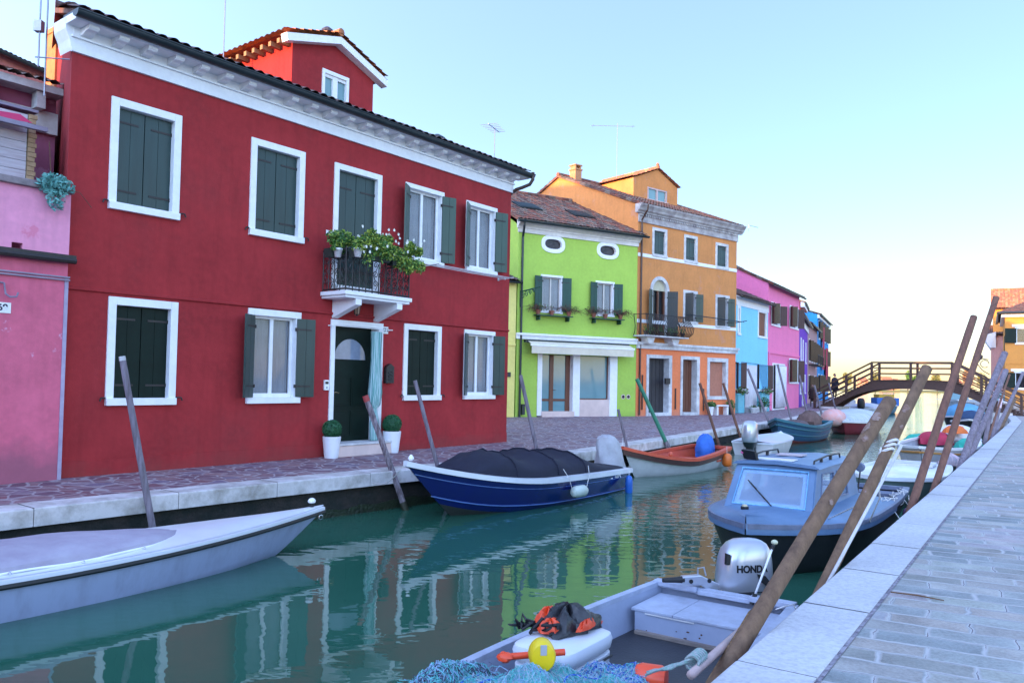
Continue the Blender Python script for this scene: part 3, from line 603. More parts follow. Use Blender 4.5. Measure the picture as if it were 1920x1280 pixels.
# lantern, intercom, mailbox, curtain, numbers
x,z=f.px(676,585,.35);t=thing('wall_lantern','black iron lantern hanging above the green door under the balcony','lantern',W(red,x-.05,-.3,z+.12),red.t.rotation_euler.z)
mb=MB();mb.tube([(0,.28,.16),(0,.1,.2),(0,0,.14),(0,0,.1)],.012,6);mb.box(-.05,.05,.28,.3,.05,.25);mb.lathe([(.02,.12),(.08,.05),(.09,.04),(.02,.1)],n=6);mb.lathe([(.02,-.2),(.03,-.18),(.055,-.17)],n=6)
for i in range(6):
    a=i*math.pi/3;mb.tube([(.05*math.cos(a),.05*math.sin(a),-.17),(.08*math.cos(a),.08*math.sin(a),.05)],.006,4)
mb.build('lantern_frame',IRON,t);mb=MB();mb.lathe([(.045,-.16),(.073,.045)],n=6);mb.build('lamp_glass',mat('amber_lamp_glass',(.35,.22,.15),.2,bump=0),t)
r_=rr(606.5,712,615,731);mb=MB();mb.box(r_[0],r_[1],-.035,0,r_[2],r_[3]);mb.box(r_[0]+.02,r_[1]-.02,-.038,-.034,r_[3]-.08,r_[3]-.03,1);mb.lathe([(.012,0),(.012,.012)],((r_[0]+r_[1])/2,-.046,r_[2]+.05),8,1,'y');o=mb.build('intercom',[WHITE,IRON],loc=(0,0,0));o.parent=None;o.matrix_world=red.t.matrix_basis.copy();tag(o,'small white intercom on the red wall left of the green door','intercom')
def place(o,H): o.location=H.t.location;o.rotation_euler=H.t.rotation_euler;return o
place(o,red)
r_=rr(719.5,683,733,718);mb=MB();mb.box(r_[0],r_[1],-.09,-.001,r_[2],r_[3]-.06);mb.prism([(r_[0]-.01,r_[3]-.06),(r_[1]+.01,r_[3]-.06),((r_[0]+r_[1])/2,r_[3]+.02)],-.10,-.001);mb.box(r_[0]+.03,r_[1]-.03,-.096,-.09,r_[3]-.12,r_[3]-.10,1)
for k in range(3): mb.tube([((r_[0]+r_[1])/2+.06*math.cos(q),-.095,r_[2]+.08+k*.07+.025*math.sin(q)) for q in [i*.6 for i in range(10)]],.005,4,1)
place(mb.build('mailbox',[IRON,GUTTER]),red);tag(bpy.data.objects['mailbox'],'black wrought metal mailbox on the red wall right of the door curtain','mailbox')
CUR=mat('striped_green_curtain',(.10,.30,.28),.8,(.42,.58,.60),3,.05,stretch=(16,16,.25),thr=(.45,.55))
mb=MB();cx0=f.px(703,700,.13)[0]-.08;n=26;rings=[];zs=[2.52,2.35,2.0,1.6,1.25,1.0,.93,.86,.6,.3,.27];ws=[.20,.19,.18,.21,.25,.19,.08,.10,.17,.15,.14]
for z,ww in zip(zs,[q_*.62 for q_ in ws]): rings.append([(cx0+.1+ww*math.cos(2*math.pi*i/n)*(1+.18*math.sin(i*2.4)),-.13+ww*.5*math.sin(2*math.pi*i/n)*(1+.3*math.sin(i*2.4)),z) for i in range(n)])
mb.loft(rings);o=place(mb.build('door_curtain',CUR,smooth=True),red);tag(o,'green and white striped curtain gathered and tied at the right of the green door','curtain')
mb=MB();mb.tube([(s0-.05,-.12,h1-.13),(s1+.18,-.12,h1-.13)],.008,5);mb.box(s0-.06,s0-.04,-.12,0,h1-.14,h1-.12);mb.box(s1+.16,s1+.18,-.12,0,h1-.14,h1-.12);tag(place(mb.build('curtain_rail',WHITE),red),'thin white curtain rail across the top of the green door','curtain rail')
INK=mat('dark_ink',(.02,.02,.05),.6,bump=0);PLATE=mat('enamel_plate',(.82,.83,.85),.3,bump=0)
def plate(H,r_,txt,label,sz):
    mb=MB();mb.box(r_[0],r_[1],-.014,-.002,r_[2],r_[3]);t=thing('house_number_plate',label,'number plate',(H.t.location.x,H.t.location.y,0),H.t.rotation_euler.z);mb.build('plate',PLATE,t,bevel=.003)
    textmesh(txt,sz,INK,'number',t,Matrix.Translation(((r_[0]+r_[1])/2,-.015,(r_[2]+r_[3])/2))@Matrix.Rotation(math.pi/2,4,'X'),.001,.004)
plate(red,rr(716,612,727,626),'371','white number plate on the red wall just right of the green door',.11)
plate(red,rr(611,431,623,441),'M','small cream plate on the red wall left of the balcony door',.07)
# clotheslines
mb=MB();z=f.px(829,498,.35)[1];xa=f.px(800,490,.1)[0];xb=f.px(945,520,.3)[0]+.15
for y in(-.15,-.28,-.40): mb.tube([(xa,y,z),((xa+xb)/2,y,z-.01),(xb,y,z)],.008,4)
for x in(xa,xb): mb.tube([(x,0,z-.02),(x,-.48,z)],.014,6);mb.box(x-.03,x+.03,-.01,0,z-.05,z+.02)
mb.lathe([(.03,0),(.03,.03)],(xb-.12,-.3,z-.05),8);o=place(mb.build('clothesline',WHITE2),red);tag(o,'clothesline on metal arms under the upper right windows of the red house','clothesline')
# ---------------------------------------------------------------- pink house on the left (proud of the red one)
PINKM=stucco('weathered_pink_stucco',(.66,.14,.22),(.26,.10,.14),.45,(.66,.38,.52),.75,.12)
off=.14;pp=f.w(0,off);LW=9.
pk=House('pink_terrace_house','weathered pink house at the left edge with a roof terrace behind a coped parapet',f.w(-LW,off),aR,LW,7.5,4.3);q=pk.F
zt=q.px(60,352)[1];zl=q.px(60,474)[1];pk.H=zt
x_,z_=q.px(31,464);pk.holes.append([(x_-.07,z_-.07),(x_+.07,z_-.07),(x_+.07,z_+.07),(x_-.07,z_+.07)])
pk.walls(PINKM,z0=-.1)
mb=MB();mb.box(LW-.04,LW+.012,-.012,.0,-.05,zl-.3);mb.build('corner_strip',mat('grey_cement_strip',(.42,.38,.50),.9,(.35,.28,.40),5),pk.t)
LIL=stucco('pale_pink_parapet',(.78,.30,.44),None,.3,(.68,.20,.30),.85,.08)
mb=MB();mb.prism([(0,zl+.02),(LW+.0,zl+.02),(LW+.0,zt),(0,zt)],-.014,.05,0,[pk.holes[0]]);mb.build('parapet',LIL,pk.t)
COP=mat('dark_worn_coping',(.16,.13,.14),.8,(.30,.24,.25),6,.4)
mb=MB();mb.box(-.1,LW+.02,-.09,.34,zt+.001,zt+.10);mb.build('coping',COP,pk.t,bevel=.01)
mb=MB();mb.box(-.1,LW+.06,-.13,.01,zl-.05,zl+.02);mb.tube([(-.1,-.11,zl-.06),(LW+.06,-.11,zl-.06)],.045,8);mb.build('ledge_gutter',IRON,pk.t)
mb=MB()
for z in(zl-.34,zl-.30): mb.tube([(0,-.03,z+.01),(LW*.5,-.03,z),(LW+.02,-.03,z-.0)],.014,6)
mb.build('pipe',mat('grey_pipe',(.35,.28,.36),.6),pk.t)
xh,zh=q.px(14,545);mb=MB();mb.tube([(xh-.2,-.03,zh+.12),(xh-.06,-.04,zh+.1),(xh-.05,-.08,zh-.05),(xh+.0,-.1,zh-.09),(xh+.08,-.1,zh-.08),(xh+.1,-.1,zh-.02)],.014,6);mb.build('hook',mat('grey_pipe'and 'dull_hook',(.25,.2,.28),.6),pk.t)
plate(pk,(q.px(-22,577)[0],q.px(20,577)[0],q.px(10,587)[1],q.px(10,567)[1]),'369','white number plate with worn blue digits on the pink wall',.13)
# upper rooms behind the terrace
yb=2.4;mv=stucco('mauve_stucco',(.36,.11,.19),None,.3,(.45,.20,.3),.8,.1);zr=q.px(80,224,-yb)[1]
XE=LW-.14+.36*yb;mb=MB();mb.loft([[(0,yb,z),(XE,yb,z),(XE+1.7,7.4,z),(0,7.4,z)] for z in(zt-1.,zr+.45)]);up=mb.build('upper_storey',mv,pk.t)
mb=MB();mb.box(-.1,XE-.005,yb-.10,yb-.005,zr-.25,zr+.12);mb.box(-.1,XE-.005,yb-.36,yb-.005,zr+.38,zr+.5)
for i in range(12): x=XE-.36-i*.72;mb.box(x-.07,x+.07,yb-.30,yb-.10,zr+.10,zr+.37)
mb.build('eaves_cornice',WHITE2,up)
mb=MB();tileroof(mb,-.2,XE-.02,yb-.45,zr+.5,4.9,zr+1.5);tileroof(mb,-.2,XE-.02,7.6,zr+.5,4.9,zr+1.5);mb.build('roof',[TILE],pk.t)
# terrace shed: plank box and pink awning
xs1=q.px(66,300,-1.0)[0];za=q.px(30,235,-1.)[1];PLK=mat('whitewashed_planks',(.62,.60,.66),.7,(.45,.38,.42),5,.3,stretch=(.4,1,6))
t=thing('terrace_shed','whitewashed plank shed on the roof terrace under a sagging pink awning','shed',q.w(0,0,0),pk.t.rotation_euler.z)
mb=MB()
for i in range(9): z=zt+.02+i*.145;mb.box(xs1-2.4,xs1-.13,1.0,1.04,z,z+.138)
mb.build('plank_wall',PLK,t)
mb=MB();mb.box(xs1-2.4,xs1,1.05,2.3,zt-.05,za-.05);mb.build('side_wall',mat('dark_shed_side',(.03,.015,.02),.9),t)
mb=MB()
for i in range(18): z=zt+.02+i*.073;mb.box(xs1-.12,xs1-.02+.02*(i%2),.97,1.04,z,z+.066)
mb.build('corner_post',mat('raw_split_wood',(.36,.24,.13),.8,(.5,.36,.22),9,.4),t)
mb=MB();mb.loft([[(xs1-2.4,.75,za+.0),(xs1-1.,.75,za-.02),(xs1-.15,.75,za+.02)],[(xs1-2.4,.95,za+.14),(xs1-1.,.95,za+.1),(xs1-.25,.95,za+.17)],[(xs1-2.4,1.3,za+.26),(xs1-1.,1.3,za+.2),(xs1-.2,1.3,za+.26)]],0,False,False)
mb.build('awning',mat('pink_awning_cloth',(.55,.03,.12),.7,(.45,.02,.09),4,.1),t)
mb=MB();mb.box(xs1-2.4,xs1+.05,.70,.78,za-.07,za-.005);mb.box(xs1-2.4,xs1+.02,1.0,1.5,za+.27,za+.31);mb.build('awning_bar',mat('grey_bar',(.28,.25,.34),.6),t)
BLG=mat('glaucous_leaf',(.10,.30,.28),.6,(.16,.40,.36),7,0)
x,z=q.px(103,368,.05);t=thing('succulent','bushy blue-green succulent spilling over the corner of the pink parapet','plant',q.w(x-.05,.02,zt+.1),pk.t.rotation_euler.z)
mb=MB();mb.leaves((.0,-.10,-.02),(.22,.16,.16),420,.04,(0,),rnd,0);mb.leaves((.02,-.14,-.22),(.13,.08,.2),180,.035,(0,),rnd,0);mb.leaves((.18,-.1,-.02),(.12,.08,.1),70,.035,(0,),rnd,0);mb.build('foliage',BLG,t,fix=False)
mb=MB();mb.tube([(0,0,-.05),(-.03,-.05,.2),(-.05,-.02,.6)],.008,4);mb.tube([(0.05,-.1,-.05),(.3,-.25,-.1),(.45,-.3,-.3)],.005,4);mb.build('stem',LEAFD,t)
# chimney and aerials on the red gable
t=thing('chimney','narrow sunlit orange brick chimney rising behind the left gable of the red house','chimney',f.w(f.px(99,110,-4.8)[0],-4.8,5.2),red.t.rotation_euler.z)
mb=MB();mb.box(-.075,.075,-.3,.1,0,3.2);mb.box(-.09,.09,-.33,.13,3.2,3.3);mb.build('stack',mat('orange_chimney_brick',(.55,.22,.08),.8,(.40,.15,.06),8,.3),t)
AL=mat('aerial_metal',(.35,.35,.40),.4,metal=.6,bump=0)
def aerial(base,h,label,els,rz=0,boom=None):
    t=thing('aerial',label,'aerial',base,rz);mb=MB();mb.tube([(0,0,0),(0,0,h)],.014,5);mb.build('mast',AL,t)
    if els:
        mb=MB();L=boom or .9;mb.tube([(-L*.6,0,h*.96),(L*.4,0,h*.96)],.012,5)
        for i in range(els): x=-L*.55+i*L*.9/max(1,els-1);w_=.28-.012*i;mb.tube([(x,-w_,h*.96),(x,w_,h*.96)],.007,4)
        mb.build('antenna',AL,t)
aerial(f.w(f.px(86,100,-1.0)[0],-1.0,5.9),2.0,'aerial mast clamped to the far left gable of the red house',0)
aerial(f.w(f.px(74,60,-.9)[0],-.9,6.3),1.5,'second thin mast with a small box at the left gable',0)
tt=[o for o in bpy.data.objects if o.name.startswith('aerial')][-1]
mb=MB();mb.box(-.07,.05,-.05,.05,.55,.72);mb.build('junction_box',AL,tt);mb=MB();mb.tube([(-.05,0,.15),(.5,0,.12)],.012,5);mb.build('wall_bracket',AL,tt);mb=MB();mb.tube([(-.05,0,1.25),(.5,0,1.2)],.012,5);mb.build('wall_bracket',AL,tt)
p=f.px(419,105,-3.2);aerial(f.w(p[0],-3.2,p[1]-.3),3.6,'tall bare mast on the roof of the red house',0)
p=f.px(927,295,-3.2);aerial(f.w(p[0],-3.2,p[1]-.4),1.35,'comb-like television aerial near the right end of the red roof',6,1.2,.9)
# ---------------------------------------------------------------- green house
G0=atz(966,781.6);G1=atz(1191,780);aG=math.atan2(G1.x-G0.x,G1.y-G0.y);WG=(G1-G0).length
gh=House('lime_green_house','lime green house with oval attic windows, a shop front and a cream awning',G0,aG,WG,9,8.0);g=gh.F
hg=(g.px(1000,425)[1]+g.px(1180,449)[1])/2;gh.H=hg
LIME=stucco('lime_green_stucco',(.38,.55,.095),(.32,.47,.09),.1,None,.88,.03)
for cx,cy,rw,rh in((1037,458,22,16.5),(1139.5,470,20.5,16)):
    c=g.px(cx,cy);rx=abs(g.px(cx+rw,cy)[0]-g.px(cx-rw,cy)[0])/2;rz=abs(g.px(cx,cy-rh)[1]-g.px(cx,cy+rh)[1])/2
    def ov(k): 
        pts=[]
        for i in range(28):
            a=2*math.pi*i/28;x=math.copysign(abs(math.cos(a))**.75,math.cos(a));z=math.copysign(abs(math.sin(a))**.85,math.sin(a));pts.append((c[0]+(rx-k)*x,c[1]+(rz-k)*z))
        return pts
    gh.holes.append(ov(.03));mb=MB();mb.prism(ov(0),-.04,.14,0,[ov(.17)]);w_=mb.build('oval_window',WHITE,gh.t)
    mb=MB();mb.prism(ov(.168),.10,.11);mb.build('pane',mat('dim_oval_glass',(.05,.045,.06),.15,(.12,.10,.12),6,0),w_)
    mb=MB()
    for k in range(7): z=c[1]-rz+.2+k*(2*rz-.4)/6;mb.tube([(c[0]-rx*.8,.07,z),(c[0]+rx*.8,.07,z)],.01,4)
    mb.build('grille',IRON,w_)
SG=mat('mid_green_shutter',(.006,.06,.042),.5,(.005,.045,.03),6,.1)
for x0,y0,x1,y1 in((1014,514,1054,588),(1117,526,1151,594)):
    gh.win(g.rect(x0,y0,x1,y1),'open',.09,sm=None,curt=True,gm=mat('pale_frame',(.6,.55,.5),.5))
    w_=[o for o in bpy.data.objects if o.name.startswith('window')and o.parent==gh.t][-1]
    r_=g.rect(x0,y0,x1,y1);
    leaf(w_,(r_[0]+.05,-.06,r_[2]+.06),.42,r_[3]-r_[2]-.14,math.pi+.2,SG);leaf(w_,(r_[1]-.05,-.06,r_[2]+.06),.42,r_[3]-r_[2]-.14,-.25,SG)
    mb=MB();mb.box(r_[0]-.35,r_[1]+.35,-.36,-.05,r_[2]-.16,r_[2]-.12);mb.box(r_[0]-.2,r_[0]-.16,-.3,0,r_[2]-.35,r_[2]-.16);mb.box(r_[1]+.16,r_[1]+.2,-.3,0,r_[2]-.35,r_[2]-.16);mb.build('plant_shelf',SG,w_)
# pots on the two shelves
def potplant(P,rz,label,n,leafm,spread,potm=TERRA,r=.11,group=None,h=.2,size=.03,up=.2,name='flower_pot'):
    t=thing(name,label,'flower pot',P,rz,group);mb=MB();mb.lathe([(r*.65,0),(r*.95,h*.8),(r*1.08,h*.8),(r*1.08,h),(r*.9,h),(r*.8,h*.7)],n=14);mb.build('pot',potm,t)
    mb=MB();mb.leaves((0,0,h+up*.6),(spread,spread*.7,up),n,size,tuple(range(len(leafm))),rnd,0)
    for k in range(n//7): 
        a=rnd.uniform(0,6.28);e=spread*rnd.uniform(.8,1.7);mb.tube([(0,0,h*.9),(e*.5*math.cos(a),e*.4*math.sin(a),h+up*rnd.uniform(.4,1.2)),(e*math.cos(a),-abs(e*.5*math.sin(a)),h+up*rnd.uniform(-.8,.8))],.006,3)
    mb.build('foliage',leafm,t,fix=False);return t
for j,(x0,y0,x1,y1) in enumerate(((1014,514,1054,588),(1117,526,1151,594))):
    r_=g.rect(x0,y0,x1,y1);wn_=('left','right')[j]
    for i,(u,lab,sp,nn,ml) in enumerate(((r_[0]-.22,'terracotta pot of trailing red stems, left end of the %s shelf on the green house',.5,220,[LEAFD,LEAFB,LEAFD]),((r_[0]+r_[1])/2-.1,'small pot in the middle of the %s shelf on the green house',.12,40,[LEAFD,LEAFB]),(r_[1]+.22,'terracotta pot of dry trailing stems, right end of the %s shelf on the green house',.6,260,[LEAFD,LEAFB,LEAFD]))):
        potplant(g.w(u,.2,r_[2]-.12),gh.t.rotation_euler.z,lab%wn_,nn,ml,sp,group='pots on the green house shelves')
# cornice
mb=MB();mb.box(-.05,WG+.02,-.06,0,hg-.3,hg-.12);mb.loft([[(x,0,hg-.12),(x,-.1,hg-.12),(x,-.12,hg-.05),(x,-.22,hg+.02),(x,-.3,hg+.1),(x,-.3,hg+.22),(x,0,hg+.22)] for x in(-.1,WG+.06)]);mb.build('cornice',WHITE2 if 0 else CREAM if 0 else mat('cream_white_cornice',(.70,.66,.62),.7,(.58,.54,.52),5,.1),gh.t)
gh.H=hg;gh.roof(TILE,2.15,.42,.25,z=hg+.28,gut=.08);rfg=[o for o in gh.t.children if o.name.startswith('roof')][-1]
sl=2.15/4.5
for px_,py_ in((988,389),(1088,405)):
    # skylights lie in the slope
    yy=1.5
    for _ in range(12):
        u,z=g.px(px_,py_,-yy);zr_=hg+.38+yy*sl;yy+=(z-zr_)*.6
        yy=min(max(yy,-.3),4)
    mb=MB();mb.obox((u,yy,hg+.46+yy*sl),(1.15,.95,.09),Matrix.Rotation(math.atan(sl),3,'X'));mb.obox((u,yy,hg+.515+yy*sl),(1.0,.8,.02),Matrix.Rotation(math.atan(sl),3,'X'),1);mb.build('skylight',[GUTTER,mat('dark_skylight_glass',(.02,.035,.04),.55,bump=0,spec=.2)],rfg)
# string over shop + awning
zs=(g.px(990,627)[1]+g.px(1185,637)[1])/2
mb=MB();mb.box(-.05,WG,-.14,0,zs-.04,zs+.05);mb.box(-.05,WG,-.08,0,zs-.20,zs-.041);mb.build('string_course',WHITE,gh.t)
ax0,z1=g.px(993,645,.45);ax1,z2=g.px(1184,655,.45);za=(z1+z2)/2
t=thing('awning','cream half-rolled awning over the shop front of the green house','awning',gh.t.location,gh.t.rotation_euler.z)
mb=MB();mb.box(ax0-.1,ax1,-.32,-.141,zs-.34,zs-.24);mb.tube([(ax0,-.24,zs-.29),(ax1,-.24,zs-.29)],.08,10);mb.build('awning_roller',GUTTER,t)
CAN=mat('cream_canvas',(.72,.64,.50),.8,(.66,.58,.45),5,.1)
mb=MB();mb.loft([[(x,-.25,zs-.26),(x,-.62,za+.02),(x,-.64,za-.04),(x,-.63,za-.36)] for x in [ax0+(ax1-ax0)*i/10 for i in range(11)]],0,False,False);mb.build('canopy',CAN,t)
mb=MB();mb.box(ax0-.05,ax1+.03,-.66,-.60,za-.05,za+.03);mb.build('front_bar',WHITE,t)
# shop front
def gb(name,x0,y0,x1,y1,d0,d1,m,par=None,**k):
    r_=g.rect(x0,y0,x1,y1);mb=MB();mb.box(r_[0],r_[1],d0,d1,max(r_[2],0),r_[3]);return mb.build(name,m,par or gh.t,**k)
r_=g.rect(1008,664,1156,776);gh.holes.append([(r_[0]+.02,-.05),(r_[1]-.02,-.05),(r_[1]-.02,r_[3]),(r_[0]+.02,r_[3])])
gb('pilaster',1008,663,1014,779,-.05,.35,WHITE);gb('pilaster',1074,663,1085,780,-.05,.35,WHITE);gb('pilaster',1143,666,1155,780,-.05,.35,WHITE)
gb('lintel',1008,655,1155,664,-.03,.35,WHITE)
gb('doorstep',1014,771,1074,781,-.12,.3,CREAM)
r_=g.rect(1014,664,1067,771)
mb=MB();m_=(r_[0]+r_[1])/2-.06;zb_=.12;zt_=r_[3]+.1
for x0,x1 in((r_[0],r_[0]+.06),(m_-.10,m_+.10),(r_[1]-.08,r_[1]+.15)): mb.box(x0,x1,.20,.28,zb_,zt_)
for z0,z1 in((zb_,zb_+.1),(zb_+.55,zb_+.65)): mb.box(r_[0]+.06,m_-.1,.21,.27,z0,z1);mb.box(m_+.1,r_[1]-.08,.21,.27,z0,z1)
d=mb.build('shop_door',WOODB,gh.t,bevel=.006);mb=MB();mb.box(r_[0]+.05,r_[1]+.1,.24,.25,zb_+.05,zt_);mb.build('pane',SHOPG,d)
mb=MB();mb.box(r_[1]+.15,g.px(1075,700)[0],.1,.2,.12,zt_);mb.build('reveal',WHITE,gh.t)
mb=MB();mb.tube([(m_+.07,.19,1.15),(m_+.07,.14,1.15),(m_+.18,.14,1.16)],.014,6);mb.build('handle',bpy.data.materials['brass'],d)
r_=g.rect(1085,664,1143,747);mb=MB();mb.box(r_[0],r_[0]+.03,.1,.2,r_[2],r_[3]+.1);mb.box(r_[1]-.08,r_[1],.1,.2,r_[2],r_[3]+.1);mb.box(r_[0],r_[1]-.08,.1,.2,r_[2]-.04,r_[2]);sw=mb.build('shop_window',WOODB,gh.t);mb=MB();mb.box(r_[0]+.02,r_[1]-.07,.15,.16,r_[2],r_[3]+.1);mb.build('pane',SHOPG,sw)
mb=MB();mb.box(r_[0],r_[1],-.01,.2,0,r_[2]-.05);mb.build('stall_riser',CREAM,gh.t)
for px_ in(1168.3,1178):
    c=g.px(px_,743.5);mb=MB();mb.lathe([(.11,-.012),(.11,0)],(c[0],-.001,c[1]),16,0,'y');mb.lathe([(.075,-.02),(.075,-.012)],(c[0],-.001,c[1]),16,1,'y');mb.build('vent',[CREAM,IRON],gh.t)
gh.walls(LIME,ridge=hg+.28+2.15)
# downpipe and lamp bracket
mb=MB();u=g.px(975,600)[0];mb.tube([(u-.1,-.44,hg+.2),(u-.1,-.40,hg-.05),(u+.02,-.08,hg-.5),(u+.02,-.08,0)],.05,8);mb.box(u+.12,u+.26,-.12,0,.1,.55);mb.build('downpipe',GUTTER,gh.t,smooth=False)
t=thing('lamp_bracket','dark green scrolled iron bracket beside the left shutter of the green house','bracket',gh.t.location,gh.t.rotation_euler.z);u0,z0=g.px(971,560);mb=MB()
mb.tube([(u0+.1,-.05,z0-.35),(u0+.1,-.05,z0+.35)],.03,6);mb.tube([(u0+.1,-.05,z0+.3),(u0+.3,-.6,z0+.38),(u0+.45,-1.1,z0+.45)],.03,6)
for k in range(4):
    q_=scroll(0,0,.16-.02*k,1,1.4,12);mb.tube([(u0+.12+.06*k,-.2-.2*k+p_[0],z0+.12+.06*k+p_[1]) for p_ in q_],.018,4)
mb.build('scrollwork',SG,t)
# ---------------------------------------------------------------- narrow yellow house between
yh=House('pale_yellow_house','narrow slice of a pale yellow house between the red and green houses',g.w(-2.6,-.02),aG,2.55,7,5.7)
YEL=stucco('pale_yellow_stucco',(.80,.70,.22),None,.3,None,.9,.04);yh.walls(YEL);yh.roof(TILED,1.2,.3,.05,gut=.07)
mb=MB();mb.box(0,2.545,-.05,0,3.0,3.08);mb.build('string_course',YEL,yh.t)
c=g.px(954,702);mb=MB();mb.box(c[0]-.08+2.6,c[0]+.08+2.6,-.05,0,c[1]-.1,c[1]+.1);mb.build('intercom',GUTTER,yh.t)
# ---------------------------------------------------------------- orange house
O0=atz(1191.5,780);aO=math.radians(51)
fo=Fac(O0,aO);WO=fo.px(1379,700)[0]
oh=House('orange_house','three-storey orange house with a salmon ground floor, arched balcony window and attic',O0,aO,WO,11,8.9);o=oh.F
ho=(o.px(1196,412)[1]+o.px(1384,457)[1])/2;zs2=(o.px(1200,640)[1]+o.px(1370,657)[1])/2;oh.H=ho+.3
ORG=stucco('ochre_orange_stucco',(.62,.25,.085),None,.3,(.56,.25,.14),.82,.10);SAL=stucco('salmon_stucco',(.80,.22,.09),(.62,.24,.16),.2,None,.88,.05)
BSH=mat('blackish_shutter',(.025,.035,.035),.6,(.045,.04,.035),8,.15,stretch=(3,3,.3));BSH2=mat('grey_green_shutter',(.05,.075,.06),.6,(.07,.085,.06),8,.15)
for r4 in((1223,425.5,1250,484),(1282.5,439,1307,494.5),(1341.5,454,1365,506)): oh.win(o.rect(*r4),'closed',.14,sm=mat('slate_green_shutter',(.035,.075,.075),.5,(.025,.055,.055),6,.1),hinge=False,cm=WHITE2)
for r4 in((1281,543,1307,608),(1341.5,551.5,1367,616)):
    w_=oh.win(o.rect(*r4),'dark',.14,sm=None,cm=WHITE2);r_=o.rect(*r4);a,b=r_[0]+.14,r_[1]-.14
    leaf(w_,(a,-.0,r_[2]+.1),.42,r_[3]-r_[2]-.24,-1.1,BSH);leaf(w_,(b,-.02,r_[2]+.1),.45,r_[3]-r_[2]-.24,-.25,BSH2)
# arched window
r_=o.rect(1219,530,1253,631);x0,x1=r_[0],r_[1];R_=(x1-x0)/2;xc=(x0+x1)/2;zc_=o.px(1236,541)[1];zb_=o.px(1236,630)[1]
zc_=o.px(1222,516)[1]-R_ +.0
arch=lambda k:[(x0+k,zb_)]+[(x1-k,zb_)]+[(xc+(R_-k)*math.cos(t),zc_+(R_-k)*math.sin(t)) for t in [math.pi*i/16 for i in range(17)]]
oh.holes.append(arch(.02));mb=MB();mb.prism(arch(0),-.04,.2,0,[arch(.16)]) if 0 else None
outer=arch(0)[2:];inner=arch(.17)[2:];mb=MB()
mb.loft([[(p[0],-.04,p[1]),(q_[0],-.04,q_[1]),(q_[0],.22,q_[1]),(p[0],.22,p[1])] for p,q_ in zip(outer,inner)]);mb.box(x0,x0+.17,-.04,.22,zb_,zc_);mb.box(x1-.17,x1,-.04,.22,zb_,zc_)
aw=mb.build('arched_window',WHITE2,oh.t)
mb=MB();mb.prism(arch(.168),.18,.19);mb.build('pane',GLASS,aw);mb=MB();mb.prism(arch(.165)[2:],.10,.13);mb.build('fanlight',mat('cream_fanlight',(.55,.50,.36),.6),aw)
mb=MB()
for x in(x0+.2,xc-.04,x1-.28): mb.box(x,x+.08,.08,.15,zb_,zc_)
mb.build('window_frame',WOODB,aw)
leaf(aw,(x0+.12,-.04,zb_),.5,zc_-zb_+.0,math.pi+.45,BSH2,planks=4);leaf(aw,(x1-.15,-.04,zb_),.5,zc_-zb_+.0,-.8,BSH,planks=4)
# balcony
b0,b1=o.px(1209,632,.7)[0],o.px(1290,636,.7)[0];bz=(o.px(1209,627,.7)[1]+o.px(1290,633,.7)[1])/2
mb=MB();mb.box(b0,b1,-.75,0,bz-.06,bz);mb.prism([(b0+.35,bz-.06),(b0+.95,bz-.06),(b0+.8,bz-.38),(b0+.5,bz-.38)],-.5,0);mb.prism([(b1-.95,bz-.06),(b1-.35,bz-.06),(b1-.5,bz-.38),(b1-.8,bz-.38)],-.5,0);bl=mb.build('balcony',WHITE2,oh.t)
mb=MB();pts=[(b0,-.02)]+[(b0+(b1-b0)*i/28,-.75) for i in range(29)]+[(b1,-.02)]
for i,(x,y) in enumerate(pts):
    e=-1 if x<=b0+.01 and i<1 else 0
    k=(x-(b0+b1)/2)*.06;mb.tube([(x,y,bz),(x+k,y-.16,bz+.18),(x+k*1.3,y-.20,bz+.42),(x,y-.04,bz+.75),(x,y,bz+.95)],.02,4)
for y in(-.38,): 
    for x,s_ in((b0,-1),(b1,1)): mb.tube([(x,y,bz),(x+s_*.18,y,bz+.3),(x,y,bz+.95)],.013,4)
mb.tube([(b0,-.02,bz+.95),(b0,-.76,bz+.95),(b1,-.76,bz+.95),(b1,-.02,bz+.95)],.02,6);mb.build('balcony_railing',IRON,bl)
for i in range(6):
    u=b0+.22+i*(b1-b0-.44)/5;potplant(o.w(u,.55,bz),oh.t.rotation_euler.z,('first','second','third','fourth','fifth','sixth')[i]+' pot from the left on the orange house balcony',70,[LEAFB,LEAFD,LEAFA],.22,mat('dark_pot',(.08,.05,.04),.7),group='pots on the orange balcony')
# cornice and strings
mb=MB();mb.box(-.02,WO+.03,-.07,0,ho,ho+.28)
for k in range(int(WO/.13)): mb.box(k*.13,k*.13+.07,-.13,-.07,ho+.28,ho+.38)
mb.box(-.02,WO+.03,-.07,0,ho+.28,ho+.40)
mb.loft([[(x,0.001,ho+.40),(x,-.14,ho+.40),(x,-.16,ho+.46),(x,-.24,ho+.52),(x,-.27,ho+.60),(x,-.36,ho+.72),(x,-.39,ho+.80),(x,0.001,ho+.80)] for x in(-.22,WO+.30)]);mb.build('cornice',mat('stained_grey_cornice',(.50,.47,.46),.85,(.27,.23,.24),2.5,.4,thr=(.38,.66)),oh.t)
for nm,py0,py1,dd in(('string_course',(1196,474),(1376,509),.08),('string_course',(1196,600),(1376,618),.08)):
    z=(o.px(*py0)[1]+o.px(*py1)[1])/2;mb=MB();mb.box(0,WO,-.03,0,z-dd,z+dd);mb.build(nm,WHITE,oh.t)
mb=MB();mb.box(-.02,WO+.12,-.16,0,zs2-.06,zs2+.06);mb.box(-.02,WO+.06,-.10,0,zs2-.24,zs2-.061);mb.build('string_course',WHITE2,oh.t)
